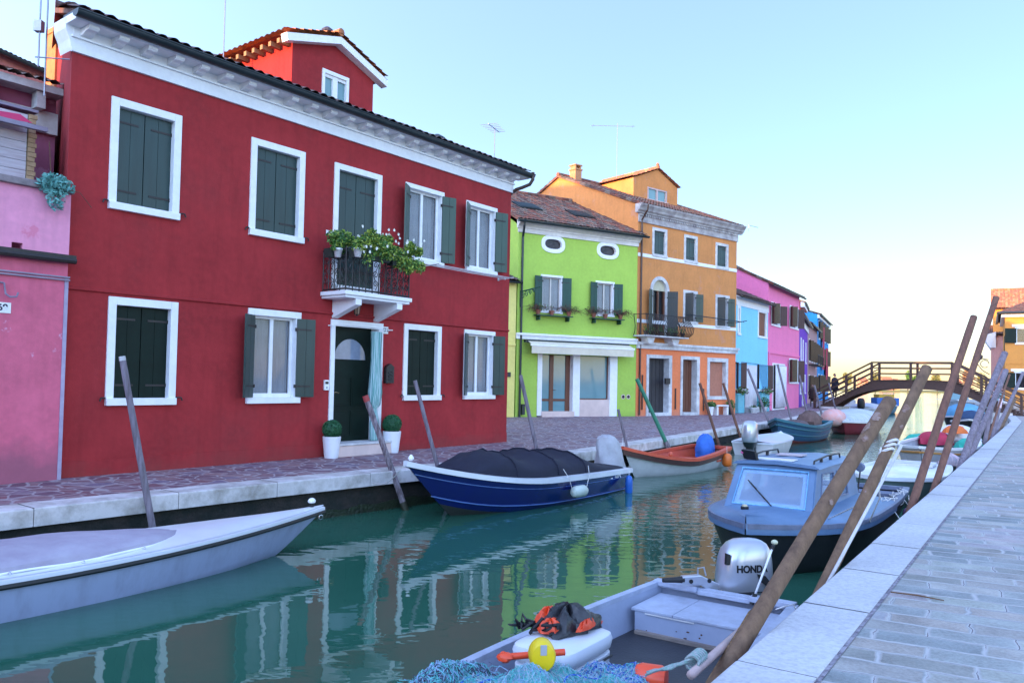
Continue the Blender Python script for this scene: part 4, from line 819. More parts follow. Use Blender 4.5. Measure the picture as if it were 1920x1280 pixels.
# ground floor openings
for i,(r4,dm,lab) in enumerate((((1212,664,1258,776),mat('black_plank_door',(.02,.018,.022),.6,(.04,.035,.04),8,.2,stretch=(5,5,.4)),0),((1276,667,1310,777),WOODB,0))):
    r_=o.rect(*r4);s0,s1,h1=r_[0],r_[1],r_[3];oh.holes.append([(s0+.02,-.05),(s1-.02,-.05),(s1-.02,h1-.02),(s0+.02,h1-.02)])
    mb=MB();mb.box(s0,s0+.16,-.04,.4,0,h1);mb.box(s1-.22,s1,-.04,.4,0,h1);mb.box(s0+.16,s1-.22,-.04,.4,h1-.16,h1);mb.box(s0+.16,s1-.22,-.10,.4,0,.14);fr=mb.build('door_frame',WHITE2,oh.t)
    mb=MB();mb.box(s0+.16,s1-.22,.30,.36,.14,h1-.16)
    for k in range(5): x=s0+.2+k*(s1-s0-.45)/5;mb.box(x,x+.02,.285,.30,.2,h1-.2)
    d=mb.build('door',dm,oh.t)
    if i: mb=MB();mb.box(s0+.18,s0+.5,.27,.284,1.1,h1-.5);mb.build('door_panel',mat('teal_panel',(.03,.30,.16),.5),d);mb=MB();mb.box(s0+.26,s0+.38,.262,.269,1.75,1.95);mb.build('notice',PLATE,d)
w_=oh.win(o.rect(1326,670,1364,748),'none',.2,cm=WHITE2,depth=.3);r_=o.rect(1326,670,1364,748);mb=MB();mb.box(r_[0]+.2,r_[1]-.2,.2,.24,r_[2],r_[3]-.2)
for k in range(30): z=r_[2]+.15+k*(r_[3]-r_[2]-.35)/30;mb.box(r_[0]+.2,r_[1]-.2,.185,.2,z,z+.035)
mb.build('roller_blind',mat('terracotta_blind',(.50,.20,.13),.7,bump=0),w_)
mb=MB();u=o.px(1258.5,712)[0]-.55;mb.box(u,u+.32,-.14,-.04,1.5,1.78);place(mb.build('mailbox',IRON),oh);tag(bpy.data.objects['mailbox.001'],'black mailbox on the frame of the dark plank door of the orange house','mailbox')
mb=MB();u=o.px(1196,700)[0];mb.tube([(u,-.5,ho+.75),(u,-.45,ho+.5),(u+.06,-.07,ho+.1),(u+.06,-.07,.05)],.045,8)
for uu,zz0,zz1 in((o.px(1203,740)[0],.3,1.9),(o.px(1266,700)[0],.3,1.3),(o.px(1318,745)[0],.2,1.3)): mb.tube([(uu,-.04,zz0),(uu,-.04,zz1)],.035,6)
mb.build('downpipe',BROWNM,oh.t)
# wall split in two colours
W_=WO
def split_wall(H,zsp,ma,mb_,ridge):
    m=MB()
    for (za,zb2,mi) in((-.1,zsp,1),(zsp,H.H,0)):
        hs=[]
        for q_ in H.holes:
            zs_=[p[1] for p in q_]
            if max(zs_)<=zsp and mi==1 or min(zs_)>=zsp and mi==0: hs.append(q_)
        loops=[[(0,za),(H.W,za),(H.W,zb2),(0,zb2)]]+hs;tri=tessellate_polygon([[Vector((p[0],p[1],0)) for p in q] for q in loops]);fl=[p for q in loops for p in q];m.add([(p[0],0,p[1]) for p in fl],[tuple(t) for t in tri],mi)
    D=H.D
    for x in(0,H.W): m.poly([(x,0,-.1),(x,D,-.1),(x,D,H.H),(x,D/2,ridge),(x,0,H.H)])
    m.poly([(0,D,-.1),(H.W,D,-.1),(H.W,D,H.H),(0,D,H.H)]);m.build('wall',[ma,mb_],H.t,fix=False)
ztop=ho+.8
oh.H=ztop;split_wall(oh,zs2-.05,ORG,SAL,ztop+2.3)
oh.roof(TILE,2.25,.35,.12,z=ztop+.02,gr=False)
rfo=[x for x in oh.t.children if x.name.startswith('roof')][-1]
# attic dormer
yd=2.6;slo=2.25/5.5
r_=o.rect(1188,330,1270,380,-yd);a,b=r_[0],r_[1];zl=o.px(1188,338,-yd)[1];zr=o.px(1270,348,-yd)[1];za=o.px(1233,318,-yd)[1];xm=o.px(1233,318,-yd)[0];zz=(zl+zr)/2
wr=o.rect(1214,350,1250,381,-yd);mb=MB();loops=[[(a,ztop+.5),(b,ztop+.5),(b,zz),(xm,za),(a,zz)],[(wr[0],wr[2]),(wr[1],wr[2]),(wr[1],wr[3]),(wr[0],wr[3])]]
tri=tessellate_polygon([[Vector((p[0],p[1],0)) for p in q] for q in loops]);fl=[p for q in loops for p in q];mb.add([(p[0],yd,p[1]) for p in fl],[tuple(t) for t in tri])
for x in(a,b): mb.poly([(x,yd,ztop+.5),(x,yd+4,ztop+.5),(x,yd+4,zz),(x,yd,zz)])
dm=mb.build('dormer',ORG,oh.t)
mb=MB()
for xa,s_ in((a-.2,1),(b+.2,-1)):
    rings=[]
    for r in range(6):
        for e in(0,1):
            s=(r+e)/6;rings.append([(xa+(xm-xa)*s,yd-.15+4.2*i/60,zz-.05+(za-zz+.05)*s+.05+.045*abs(math.sin(math.pi*i*4.2/60/.2))+(.028 if e==0 else 0)) for i in range(61)])
    mb.loft(rings,0,False,False)
mb.tube([(xm,yd-.1,za+.12),(xm,yd+4,za+.12)],.08,8);mb.lathe([(.05,0),(.09,.1),(.04,.2)],(xm,yd,za+.15),8);mb.build('dormer_roof',TILEO,dm)
mb=MB();mb.box(wr[0],wr[0]+.08,yd-.02,yd+.1,wr[2],wr[3]);mb.box(wr[1]-.08,wr[1],yd-.02,yd+.1,wr[2],wr[3]);m_=(wr[0]+wr[1])/2;mb.box(m_-.05,m_+.05,yd-.01,yd+.1,wr[2],wr[3]);mb.box(wr[0]-.1,wr[1]+.1,yd-.08,yd+.1,wr[2]-.08,wr[2]);mb.box(wr[0]+.08,m_-.05,yd,yd+.1,wr[3]-.07,wr[3]);mb.box(m_+.05,wr[1]-.08,yd,yd+.1,wr[3]-.07,wr[3])
dw=mb.build('dormer_window',mat('pinkish_frame',(.55,.42,.42),.6),dm);mb=MB();mb.box(wr[0]+.05,wr[1]-.05,yd+.06,yd+.07,wr[2],wr[3]);mb.build('pane',SHOPG,dw)
# chimney of the orange house
p=o.px(1079,340,-5.2);mb=MB();c=(p[0],5.2);zc0=p[1]-.8
t=thing('chimney','stout orange brick chimney on the far left ridge of the orange roof','chimney',o.w(c[0],-c[1],zc0),oh.t.rotation_euler.z);mb.box(-.22,.22,-.22,.22,0,1.35);mb.box(-.26,.26,-.26,.26,1.35,1.42)
for x in(-.2,.12): mb.box(x,x+.08,-.2,.2,1.42,1.58)
mb.box(-.25,.25,-.25,.25,1.58,1.64);mb.build('stack',mat('pale_orange_brick',(.52,.26,.13),.85,(.40,.2,.1),9,.3),t)
p=o.px(1156,340,-5);aerial(o.w(p[0],-5,p[1]-1.2),4.4,'tall thin aerial with one long arm on the orange house ridge',2,0,2.4)
p=o.px(1375,432,-2);t=thing('aerial','short horizontal rod aerial at the right end of the orange roof','aerial',o.w(p[0],-1,p[1]-.2),oh.t.rotation_euler.z);mb=MB();mb.tube([(0,0,0),(0,0,.35),(.9,0,.35)],.015,5);mb.build('mast',AL,t)
# clothesline on the orange house
mb=MB();z=o.px(1300,590,.5)[1]
for y in(-.35,-.5): mb.tube([(o.px(1288,575,.5)[0],y,z),(WO,y,z-.1)],.012,4)
mb.tube([(WO-.05,0,z-.12),(WO-.05,-.7,z-.05)],.02,5);tag(place(mb.build('clothesline',GUTTER),oh),'clothesline on an iron arm under the upper windows of the orange house','clothesline')
# bench and pots by the orange door
u0,u1=o.px(1340,770,.4)[0],o.px(1366,770,.4)[0];t=thing('bench','small white bench against the salmon wall','bench',o.w((u0+u1)/2,.35,0),oh.t.rotation_euler.z);L=(u1-u0)
mb=MB();mb.box(-L/2,L/2,-.16,.16,.44,.50);mb.build('seat',WHITE,t,bevel=.01)
for x in(-L/2+.1,L/2-.22): mb=MB();mb.box(x,x+.12,-.12,.12,0,.44);mb.build('leg',WHITE,t)
potplant(o.w(u0-.25,.35,0),0,'white pot of dark leaves at the left of the small white bench',260,[LEAFA,LEAFB],.26,WHITE,.16,'pots by the bench',.42,.05,.16)
potplant(o.w(u1+.2,.35,0),0,'pot of dark leaves at the right of the small white bench',300,[LEAFA,LEAFA,LEAFB],.25,GUTTER,.15,'pots by the bench',.3,.05,.3)
# ---------------------------------------------------------------- light blue house
B0=atz(1377.5,773.5);B1=atz(1438.5,769.5)
def row_house(name,label,A,B,wallc,eave,roofm,D=8,rise=1.6,wins=(),sty='dark',shm=None,extra=None,cm=WHITE,damp=None,gut=.08,side=.1,ov=.35,band=None,ridgewall=True):
    a=math.atan2(B[0]-A[0],B[1]-A[1]);Wd=math.dist((A[0],A[1]),(B[0],B[1]));H=House(name,label,(A[0],A[1]),a,Wd,D,eave)
    for r4 in wins:
        w_=H.win(H.F.rect(*r4),sty,.12,sm=None,cm=cm,hinge=False,sill=.08)
        if shm:
            r_=H.F.rect(*r4);ww=(r_[1]-r_[0])*.42;leaf(w_,(r_[0]+.08,-.05,r_[2]+.1),ww,r_[3]-r_[2]-.2,math.pi+.35,shm,straps=False);leaf(w_,(r_[1]-.08,-.05,r_[2]+.1),ww,r_[3]-r_[2]-.2,-.5,shm,straps=False)
    H.m=wallc
    return H
bh=row_house('light_blue_house','low light blue house with planters and a white door curtain, right of the orange house',B0,B1,None,6.3,TILED,wins=())
k=bh.F;hb=(k.px(1384,556)[1]+k.px(1436,566)[1])/2;bh.H=hb
SKY=stucco('sky_blue_stucco',(.25,.62,.86),None,.3,None,.92,.03)
w_=bh.win(k.rect(1421,580,1437.5,635),'none',.14);r_=k.rect(1421,580,1437.5,635);mb=MB();mb.box(r_[0]+.1,r_[1]-.14,.08,.12,r_[2],r_[3]-.1);mb.build('shutter',WOODB,w_)
w_=bh.win(k.rect(1383,572,1388,628),'none',.14)
mb=MB();mb.box(0,bh.W,-.05,0,hb-.55,hb-.1);mb.box(-.05,bh.W+.05,-.2,0,hb-.1,hb);mb.build('cornice',WHITE,bh.t)
DK=mat('dark_interior',(.012,.010,.014),.9,bump=0);BRS=mat('brown_shutter',(.06,.025,.025),.6,(.08,.035,.03),7,.1)
for r4 in((1380,679,1388.5,728),(1419,683,1439,729)):
    w_=bh.win(k.rect(*r4),'dark',.05,sm=None,cm=SKY,curt=False);r_=k.rect(*r4);leaf(w_,(r_[1]-.05,-.04,r_[2]),.4,r_[3]-r_[2],-.5,BRS,straps=False);leaf(w_,(r_[0]+.05,-.04,r_[2]),.3,r_[3]-r_[2],math.pi+.6,BRS,straps=False)
    mb=MB();mb.box(r_[0]-.2,r_[1]+.1,-.2,0,r_[2]-.14,r_[2]-.02);mb.build('sill',WHITE,w_)
LAC=mat('lace_curtain',(.74,.72,.78),.8,(.55,.53,.6),9,.1,stretch=(6,6,.4))
def drape(H,x0,x1,z0,z1,off,label,m=LAC):
    mb=MB();n=30;mb.loft([[(x0+(x1-x0)*i/n,-off+.05*math.sin(i*1.3)+.02*math.sin(i*2.9),z) for i in range(n+1)] for z in(z0,(z0+z1)/2,z1)],0,False,False)
    o_=place(mb.build('door_curtain',m,smooth=True),H);md=o_.modifiers.new('solid','SOLIDIFY');md.thickness=.01;return tag(o_,label,'curtain')
drape(bh,k.px(1394,700)[0],k.px(1415,700)[0],.3,k.px(1400,684)[1],.12,'white lace curtain over the door of the light blue house')
mb=MB();mb.box(k.px(1391,700)[0],k.px(1418,700)[0],-.5,0,0,.3);mb.build('doorstep',WHITE2,bh.t)
mb=MB();z=k.px(1400,680)[1];mb.tube([(k.px(1380,680)[0],-.3,z),(k.px(1439,690)[0],-.3,z-.1)],.015,4);mb.box(0,.1,-.05,0,z-.1,z);mb.build('door_cable',GUTTER,bh.t)
PLB=mat('turquoise_planter',(.16,.50,.60),.6)
for i,(a_,b_,lab) in enumerate(((1379.5,1391,'turquoise block planter left of the door of the light blue house'),(1424,1438,'turquoise block planter right of the door of the light blue house'))):
    x0,x1=k.px(a_,760,.2)[0],k.px(b_,760,.2)[0];t=thing('planter',lab,'planter',bh.t.location,bh.t.rotation_euler.z,'turquoise planters');mb=MB();mb.box(x0,x1,-.35,-.02,0,1.0);mb.box(x0-.03,x1+.03,-.38,-.01,1.0,1.06);mb.build('box',PLB,t,bevel=.01)
    mb=MB();mb.leaves(((x0+x1)/2,-.4,1.2),((x1-x0)*.55,.3,.25),240,.06,(0,1,2),rnd,0);mb.build('foliage',[LEAFB,LEAFA,LEAFD],t,fix=False)
potplant(k.w(k.px(1429,765,.6)[0],.7,0),0,'bushy pot on the pavement before the light blue house',300,[LEAFA,LEAFB,GREEN3],.35,WHITE2,.2,None,.3,.06,.35)
potplant(k.w(k.px(1408,775,.6)[0],.75,0),0,'low wide stone bowl before the door of the light blue house',60,[LEAFB,LEAFD],.2,WHITE2,.26,None,.3,.04,.08)
bh.walls(SKY,ridge=hb+1.8);bh.roof(TILED,1.8,.35,.05,gut=.08)
# ---------------------------------------------------------------- pink house
K1=atz(1497.5,764)
ph=row_house('bright_pink_house','bright pink two-storey house with brown shutters and a white door curtain',B1,K1,None,7.7,TILE);k=ph.F
hp=(k.px(1445,538)[1]+k.px(1500,552)[1])/2;ph.H=hp
PNK=stucco('bright_pink_stucco',(.90,.215,.42),None,.3,None,.92,.03)
for r4 in((1446,565,1462.5,614),(1480.5,571.5,1496,619),(1479.5,671,1496,719)):
    w_=ph.win(k.rect(*r4),'dark',.12,sm=None,curt=False);r_=k.rect(*r4);hh=r_[3]-r_[2]-.2;OLV=mat('olive_brown_shutter',(.11,.065,.03),.6,(.08,.05,.025),7,.1)
    leaf(w_,(r_[0]+.1,-.05,r_[2]+.1),.55,hh,math.pi+.5,OLV,straps=False);leaf(w_,(r_[0]+.15,0,r_[2]+.1),.5,hh,-1.2,OLV,straps=False);leaf(w_,(r_[1]-.1,-.05,r_[2]+.1),.55,hh,-.6,BRS,straps=False)
    mb=MB();mb.box(r_[0]+.5,r_[0]+.9,.09,.1,r_[2]+.15,r_[3]-.2);mb.build('curtain',CURT,w_)
r_=k.rect(1448,680,1470,765);mb=MB();mb.box(r_[0],r_[1],-.05,-.001,0,r_[3]);fr=mb.build('door_frame',WHITE,ph.t);mb=MB();mb.box(r_[0]+.12,r_[1]-.1,-.06,-.051,.1,r_[3]-.12);mb.build('door',DK,ph.t)
drape(ph,r_[0]+.35,r_[1]-.05,.15,r_[3]-.15,.14,'plain white curtain over the door of the bright pink house',mat('plain_white_curtain',(.78,.76,.86),.8,bump=0))
mb=MB();z=k.px(1480,665)[1];mb.box(0,ph.W,-.06,0,z-.1,z+.02);mb.build('string_course',PNK,ph.t)
mb=MB();mb.tube([(.15,-.06,0),(.15,-.06,z)],.04,6);mb.build('downpipe',PNK,ph.t)
ph.walls(PNK,ridge=hp+2);ph.roof(TILE,2.,.35,.1,gut=.08)
# pink house standing behind the light blue one
p=atz(1381,773);bk=House('pink_house_behind','upper storey of a pink house rising behind the light blue roof','',0,1,1,1) if 0 else None
kb=Fac(bh.F.w(0,-9,0),bh.F.a);u1=kb.px(1412,500)[0];hz=kb.px(1400,514)[1]
bk=House('tall_pink_house','tall pink house rising behind the roof of the light blue house',kb.w(u1-8),bh.F.a,8,7,hz);bk.walls(PNK,ridge=hz+1.2);bk.roof(TILE,1.2,.35,.2,gut=.1)
p=kb.px(1404,500,.3);aerial(kb.w(p[0],.25,p[1]-1.3),2.2,'thin mast with a pale dish in front of the tall pink house',0)
tt=[o_ for o_ in bpy.data.objects if o_.name.startswith('aerial')][-1];
mb=MB();mb.lathe([(.02,0),(.2,.08),(.28,.16)],(0,-.1,.55),14,0,'y');mb.build('dish',WHITE,[o_ for o_ in bpy.data.objects if o_.name.startswith('aerial') and not o_.parent][-1])
# ---------------------------------------------------------------- purple and farther houses
PU1=atz(1513,756);PU1=Vector((25.1,67.6,0))
def simple(name,label,A,B,m,eave,roofm,wins,shm=None,D=8,rise=1.5,extra=None,cm=WHITE,roofkw={}):
    a=math.atan2(B[0]-A[0],B[1]-A[1]);Wd=math.dist((A[0],A[1]),(B[0],B[1]));H=House(name,label,(A[0],A[1]),a,Wd,D,eave)
    for (u,z,ww,hh) in wins:
        w_=H.win((u-ww/2,u+ww/2,z,z+hh),'dark',.12,sm=None,cm=cm,curt=False)
        if shm: leaf(w_,(u-ww/2+.1,-.05,z+.1),ww*.45,hh-.2,math.pi+.3,shm,straps=False);leaf(w_,(u+ww/2-.1,-.05,z+.1),ww*.45,hh-.2,-.5,shm,straps=False)
    H.walls(m,ridge=eave+rise);H.roof(roofm,rise,.35,.1,gut=.09,**roofkw);return H
PURP=stucco('purple_stucco',(.19,.055,.48),None,.3,None,.9,.03)
pu=simple('purple_house','deep purple house with white framed windows beyond the bright pink one',K1,PU1,PURP,6.5,TILE,[(5.5,3.3,1.2,1.7),(10,3.3,1.2,1.7),(2.5,3.3,1.2,1.7),(2,.9,1.2,1.5),(5,0,1.3,2.4),(9,.9,1.2,1.5)])
mb=MB();mb.box(0,pu.W,-.1,0,5.9,6.4);mb.build('cornice',WHITE,pu.t)
RB=stucco('dull_red_stucco',(.42,.06,.05),None,.3,None,.85,.05)
rb=simple('tall_red_house','taller dull red house with a sunlit orange roof behind the purple one',pu.F.w(pu.F.px(1501,600,-.3)[0],-.3),pu.F.w(pu.F.px(1501,600,-.3)[0]+5.5,-.3),RB,8.1,TILEO,[],rise=1.3)
mb=MB();mb.box(-.1,5.6,-.3,0,7.7,8.1);mb.build('cornice',WHITE,rb.t)
C1=Vector((30.1,78.5,0));BEI=stucco('rosy_beige_stucco',(.50,.30,.30),None,.3,None,.85,.05)
be=simple('rosy_beige_house','rosy beige house hung with awnings and balconies beyond the purple one',PU1,C1,BEI,6.9,TILE,[(2,3.6,1.2,2),(5,3.6,1.2,2),(8,3.6,1.2,2),(10.5,3.6,1.2,2),(2,.8,1.2,1.7),(5,0,1.2,2.4),(9,.8,1.2,1.7)],OLV)
mb=MB()
for x in(2,5,8): mb.box(x-.9,x+.9,-.8,0,3.3,3.4);mb.tube([(x-.9,-.78,4.2),(x+.9,-.78,4.2)],.03,5);[mb.tube([(x-.9+.2*i,-.78,3.4),(x-.9+.2*i,-.78,4.2)],.015,4) for i in range(10)]
mb.build('balcony',IRON,be.t)
C2=Vector((36.6,92,0));BLU=stucco('bright_blue_stucco',(.05,.33,.72),None,.3,None,.9,.03)
bb=simple('bright_blue_house','bright blue house at the far end of the left row, with red hangings',C1,C2,BLU,8.6,TILE,[(x,z,1.3,1.9) for x in(2,5.5,9,12.5) for z in(.8,3.6,6.2)],OLV,rise=1.3)
mb=MB();mb.box(bb.W*.25,bb.W*.38,-.25,-.2,3.2,7.6);mb.box(bb.W*.55,bb.W*.75,-.25,-.2,2.2,5.6);mb.v,q2=mb.v[:8],mb.v[8:];mb.f=mb.f[:6];mb.m=mb.m[:6];mb.build('hanging',mat('crimson_cloth',(.55,.02,.08),.8,bump=0),bb.t);mb.v=q2;mb.build('hanging',bpy.data.materials['crimson_cloth'],bb.t)
mb=MB();mb.box(-.05,bb.W+.05,-.2,0,8.2,8.55);mb.build('cornice',WHITE,bb.t)
# ---------------------------------------------------------------- right bank houses
Y0=atz(1884.5,766);ay=math.radians(90+26);YO=stucco('golden_orange_stucco',(.60,.25,.06),(.45,.2,.06),.2,None,.88,.04)
# the front looks back along the canal towards the camera
class HouseR(House): pass
Yd=Fac(Y0,math.radians(121))
yw=HouseR('golden_house','golden orange house with green shutters and a hipped roof at the right edge',Y0,math.radians(121),13,11,7.1);k=yw.F
hy=k.px(1890,594)[1];yw.H=hy
for r4 in((1903,613,1960,645),(1901,696,1960,731)):
    w_=yw.win(k.rect(*r4),'open',.1,sm=None,curt=False);r_=k.rect(*r4)
    leaf(w_,(r_[0]+.1,-.05,r_[2]+.1),.8,r_[3]-r_[2]-.2,math.pi+.2,GREEN2,straps=False);leaf(w_,(r_[1]-.1,-.05,r_[2]+.1),.8,r_[3]-r_[2]-.2,-.2,GREEN2,straps=False)
    mb=MB();mb.box(r_[0]-.2,r_[1]+.2,-.12,0,r_[3]+.02,r_[3]+.2);mb.build('lintel',WHITE,w_)
mb=MB();z=k.px(1900,681)[1];mb.box(0,13,-.04,0,z-.05,z+.05);mb.build('string_course',YO,yw.t)
mb=MB();mb.box(-.25,13.2,-.3,11.3,hy-.02,hy+.3);mb.build('cornice',WHITE,yw.t)
yw.walls(YO)
mb=MB();e=.5;x0,x1,y0,y1=-e,13+e,-e,11+e;zr=hy+3.1;xr0,xr1=5,8;ym=5.5
tileroof(mb,x0,x1,y0,hy+.32,ym,zr,p=.25,row=.45,hip0=5.5,hip1=5.5)
mb.poly([(x1,y0,hy+.33),(x1,y1,hy+.33),(xr1,ym,zr)]);mb.poly([(x0,y1,hy+.33),(x1,y1,hy+.33),(xr1,ym,zr),(xr0,ym,zr)])
mb2=MB();tileroof(mb2,y0,y1,x0,hy+.32,xr0,zr,p=.25,row=.45,hip0=5.5,hip1=5.5);mb.add([(v[1],v[0],v[2]) for v in mb2.v],mb2.f)
rf_=mb.build('roof',[TILED],yw.t);mb=MB();mb.tube([(x0,y1,hy+.3),(x0,y0,hy+.3),(x1,y0,hy+.3)],.11,8);mb.build('gutter',GUTTER,rf_)
mb=MB();mb.box(-.04,-.001,1.0,2.4,3.9,5.9);mb.build('side_shutter',GREEN2,yw.t)
# house behind with the sunlit roof
kk=Fac(yw.F.w(0,-13),math.radians(121));hh=kk.px(1900,575)[1]
oy=House('sunlit_roof_house','orange house with a bright sunlit tiled roof behind the golden house',kk.w(kk.px(1862,600)[0]),math.radians(121),14,7,hh);oy.walls(stucco('warm_orange_stucco',(.75,.30,.07),None),ridge=hh+1.7);oy.roof(TILEO,1.9,.4,.2,gr=False,p=.3)
# rosy house beyond on the canal side
rq=Fac(yw.F.w(.2,-12),math.radians(121));x_=rq.px(1858,650)[0]
hh2=rq.px(1866,628)[1]
ry=House('faded_rose_house','faded rose house with a white eave between the bridge and the golden house',rq.w(x_),math.radians(121),3.2,9,hh2);ry.walls(stucco('faded_rose_stucco',(.55,.30,.28),None,.3,(.6,.5,.5)),ridge=hh2+1);ry.roof(TILED,1.,.3,.4,gr=False)
mb=MB();mb.loft([[(-.7,-.4,hh2-.1),(-.05,-.2,hh2-1.2),(.4,-.1,hh2-1.2),(.4,-.4,hh2+.3)],[(-.7,6,hh2-.1),(-.05,6,hh2-1.2),(.4,6,hh2-1.2),(.4,6,hh2+.3)]]);mb.build('eave',WHITE,ry.t)
LMP=mat('lamp_iron',(.12,.10,.12),.5)
t=thing('street_lamp','scrolled street lamp bracket on the corner of the rose house','street lamp',ry.F.w(-.1,.0,0),ry.t.rotation_euler.z);mb=MB();z=rq.px(1850,682)[1]
mb.tube([(0,0,z-1.),(-.6,0,z-.6),(-1.,0,z),(-.7,0,z+.5),(-.1,0,z+.4)],.05,6);mb.tube([(-.4+.35*math.cos(q_),0,z+.35*math.sin(q_)) for q_ in [i*.5 for i in range(12)]],.04,5);mb.build('bracket',LMP,t);mb=MB();mb.lathe([(.08,-.35),(.18,-.2),(.22,0),(.05,.15)],(-.75,0,z+.75),8);mb.build('lantern',LMP,t)
# ---------------------------------------------------------------- unseen houses added out of view to block the low sun
OFFH=[('rust_red_house','rust red house further left along the canal row',(-9.2,-.61),0)]
offm=[stucco('off_ochre',(.55,.32,.10)),stucco('off_rose',(.55,.2,.2)),stucco('off_blue',(.2,.4,.6))]
names=[('ochre_sun_blocker','ochre house added to block sun further left along the row, out of the picture'),('rose_sun_blocker','rose house added to block sun at the near end of the left row, out of the picture'),('pale_blue_sun_blocker','pale blue house added to block sun at the start of the left row, out of the picture')]
for i,(nm,lb) in enumerate(names):
    A=f.w(-9-10*(i+1)+.0,.1 if i<1 else 0);B=f.w(-9-10*i-.02,0);H=simple(nm,lb,A,B,offm[i],SHADEH[i],TILE,[(x,z,1.1,1.6) for x in(2,5,8) for z in(.9,3.7)],GREEN,D=9)  # row houses added unseen, eaves sized for the shade they cast
for i,(nm,lb,A,B,hh) in enumerate((('brick_red_sun_blocker','brick red house added to block sun behind the viewer, out of the picture',(-40,-22),(-22,-32),9.),('cream_sun_blocker','cream house added to block sun behind the viewer, out of the picture',(-22,-33),(-6,-40),9.),('white_sun_blocker','white house added to block sun behind the viewer, out of the picture',(-52,4),(-41,-21),9.5),('grey_sun_blocker','grey house added to block sun behind the viewer, out of the picture',(-6,-41),(12,-46),9.),('tall_rear_sun_blocker','tall ochre house added to block sun in a second row behind the red house, out of sight',(-17,35),(-23,13),13.0),('far_ochre_sun_blocker','second ochre house added to block sun far behind the left row, out of the picture',(-48,28),(-52,5),9.5))):  # the tall rear one is raised to place the shadow line on the orange house
    simple(nm,lb,B,A,offm[i%3],hh,TILE,[(x,z,1.1,1.6) for x in(3,7,11) for z in(.9,3.7)],GREEN,D=9)
# ---------------------------------------------------------------- bridge
BW=mat('dark_bridge_timber',(.075,.032,.022),.7,(.045,.022,.018),6,.3,stretch=(1,3,3))
BA=Vector((21.9,54.0,0));BB=Vector((29.3,48.2,0));ab=math.atan2(BB.x-BA.x,BB.y-BA.y);fb=Fac(BA,ab);LB=(BB-BA).length
t=thing('wooden_bridge','dark wooden arched footbridge with three-rail balustrades crossing the canal','bridge',BA,math.pi/2-ab)
dz=lambda u:(lambda e:1.95-1.60*max(0,abs(e)-.27)/.62*1.0 if abs(e)>.27 else 1.95+.10*(1-(e/.27)**2))(u)
def deck(u): e=abs(u/LB-.5)*2; return 1.98+.05*(1-(e/.5)**2) if e<=.5 else max(.02,1.98-2.5*(e-.5))
us=[LB*i/36 for i in range(-6,43)]
def und(u): e=abs(u/LB-.5)*2; return 1.45-1.3*e**3
for k,y in enumerate((0,2.0)):
    mb=MB();mb.loft([[(u,y,deck(u)-.02),(u,y+.16,deck(u)-.02),(u,y+.16,max(min(und(u),deck(u)-.30),-.7)),(u,y,max(min(und(u),deck(u)-.30),-.7))] for u in us]);mb.build('arched_beam',BW,t)
mb=MB()
i=0
for u in [LB*i/52 for i in range(-8,61)]: z=deck(u);mb.box(u,u+LB/52-.02,-.06,2.22,z-.04,z+.02)
mb.build('deck',BW,t)
e0=[-.14*LB,LB*.08,LB*.25,LB*.5,LB*.75,LB*.92,1.14*LB]
for y in(.04,2.06):
    for u in e0: mb=MB();mb.box(u-.07,u+.07,y-.07,y+.07,deck(u)-.3,deck(u)+1.12);mb.build('post',BW,t)
    for hgt,th in((1.14,.05),(.78,.035),(.42,.035)):
        mb=MB()
        for a,b in zip(e0,e0[1:]):
            zu=lambda u:deck(u)+hgt if abs((u/LB-.5)*2)>.51 else 2.02+hgt
            mb.beam((a-.03,y,zu(a)),(b+.03,y,zu(b)),.13 if hgt>1 else .06,th*2)
        mb.build('rail',BW,t)
mb=MB()
for s_,u in((-1,-LB*.03),(1,LB*1.03)): mb.box(u-.6,u+.6,-.2,2.4,-2.6,.15)
mb.build('abutment',KSTL,t)
# ---------------------------------------------------------------- person standing on the bridge steps
def person(P,rz,h,label,coat):
    import bmesh
    t=thing('person',label,'person',P,rz);k=h/1.75
    V=[(0,0,.95),(0,0,1.2),(0,.0,1.42),(0,.0,1.53),(-.19,0,1.41),(-.27,.03,1.13),(-.25,.16,.90),(.19,0,1.41),(.28,.02,1.13),(.26,.12,.88),(-.09,0,.90),(-.10,.02,.48),(-.10,-.02,.06),(-.10,.12,.03),(.09,0,.90),(.11,.03,.48),(.12,-.02,.06),(.12,.12,.03)]
    E=[(0,1),(1,2),(2,3),(2,4),(4,5),(5,6),(2,7),(7,8),(8,9),(0,10),(10,11),(11,12),(12,13),(0,14),(14,15),(15,16),(16,17)]
    R=[.16,.16,.13,.06,.075,.055,.035,.075,.055,.035,.095,.07,.045,.04,.095,.07,.045,.04]
    me=bpy.data.meshes.new('body');me.from_pydata([(a*k,b*k,c*k) for a,b,c in V],E,[]);o=bpy.data.objects.new('body',me);COL.objects.link(o);o.parent=t
    me.materials.append(coat);m=o.modifiers.new('s','SKIN')
    for i,r in enumerate(R): me.skin_vertices[0].data[i].radius=(r*k,r*k*.8)
    me.skin_vertices[0].data[0].use_root=True;o.modifiers.new('u','SUBSURF').levels=1
    mb=MB();mb.ball((0,.01*k,1.66*k),(.078*k,.095*k,.115*k));mb.ball((0,.10*k,1.65*k),(.014,.02,.02),6,5);mb.build('head',mat('skin',(.45,.25,.18),.6,bump=0),t,smooth=True)
    mb=MB();mb.ball((0,-.015*k,1.69*k),(.085*k,.098*k,.105*k));mb.build('hair',mat('dark_hair',(.03,.02,.015),.7,bump=0),t,smooth=True)
    mb=MB();mb.lathe([(.30*k,.62*k),(.24*k,1.0*k),(.22*k,1.2*k),(.225*k,1.38*k),(.1*k,1.5*k)],n=14);mb.v=[(a,b*.72,c) for a,b,c in mb.v];mb.build('coat',coat,t,smooth=True)
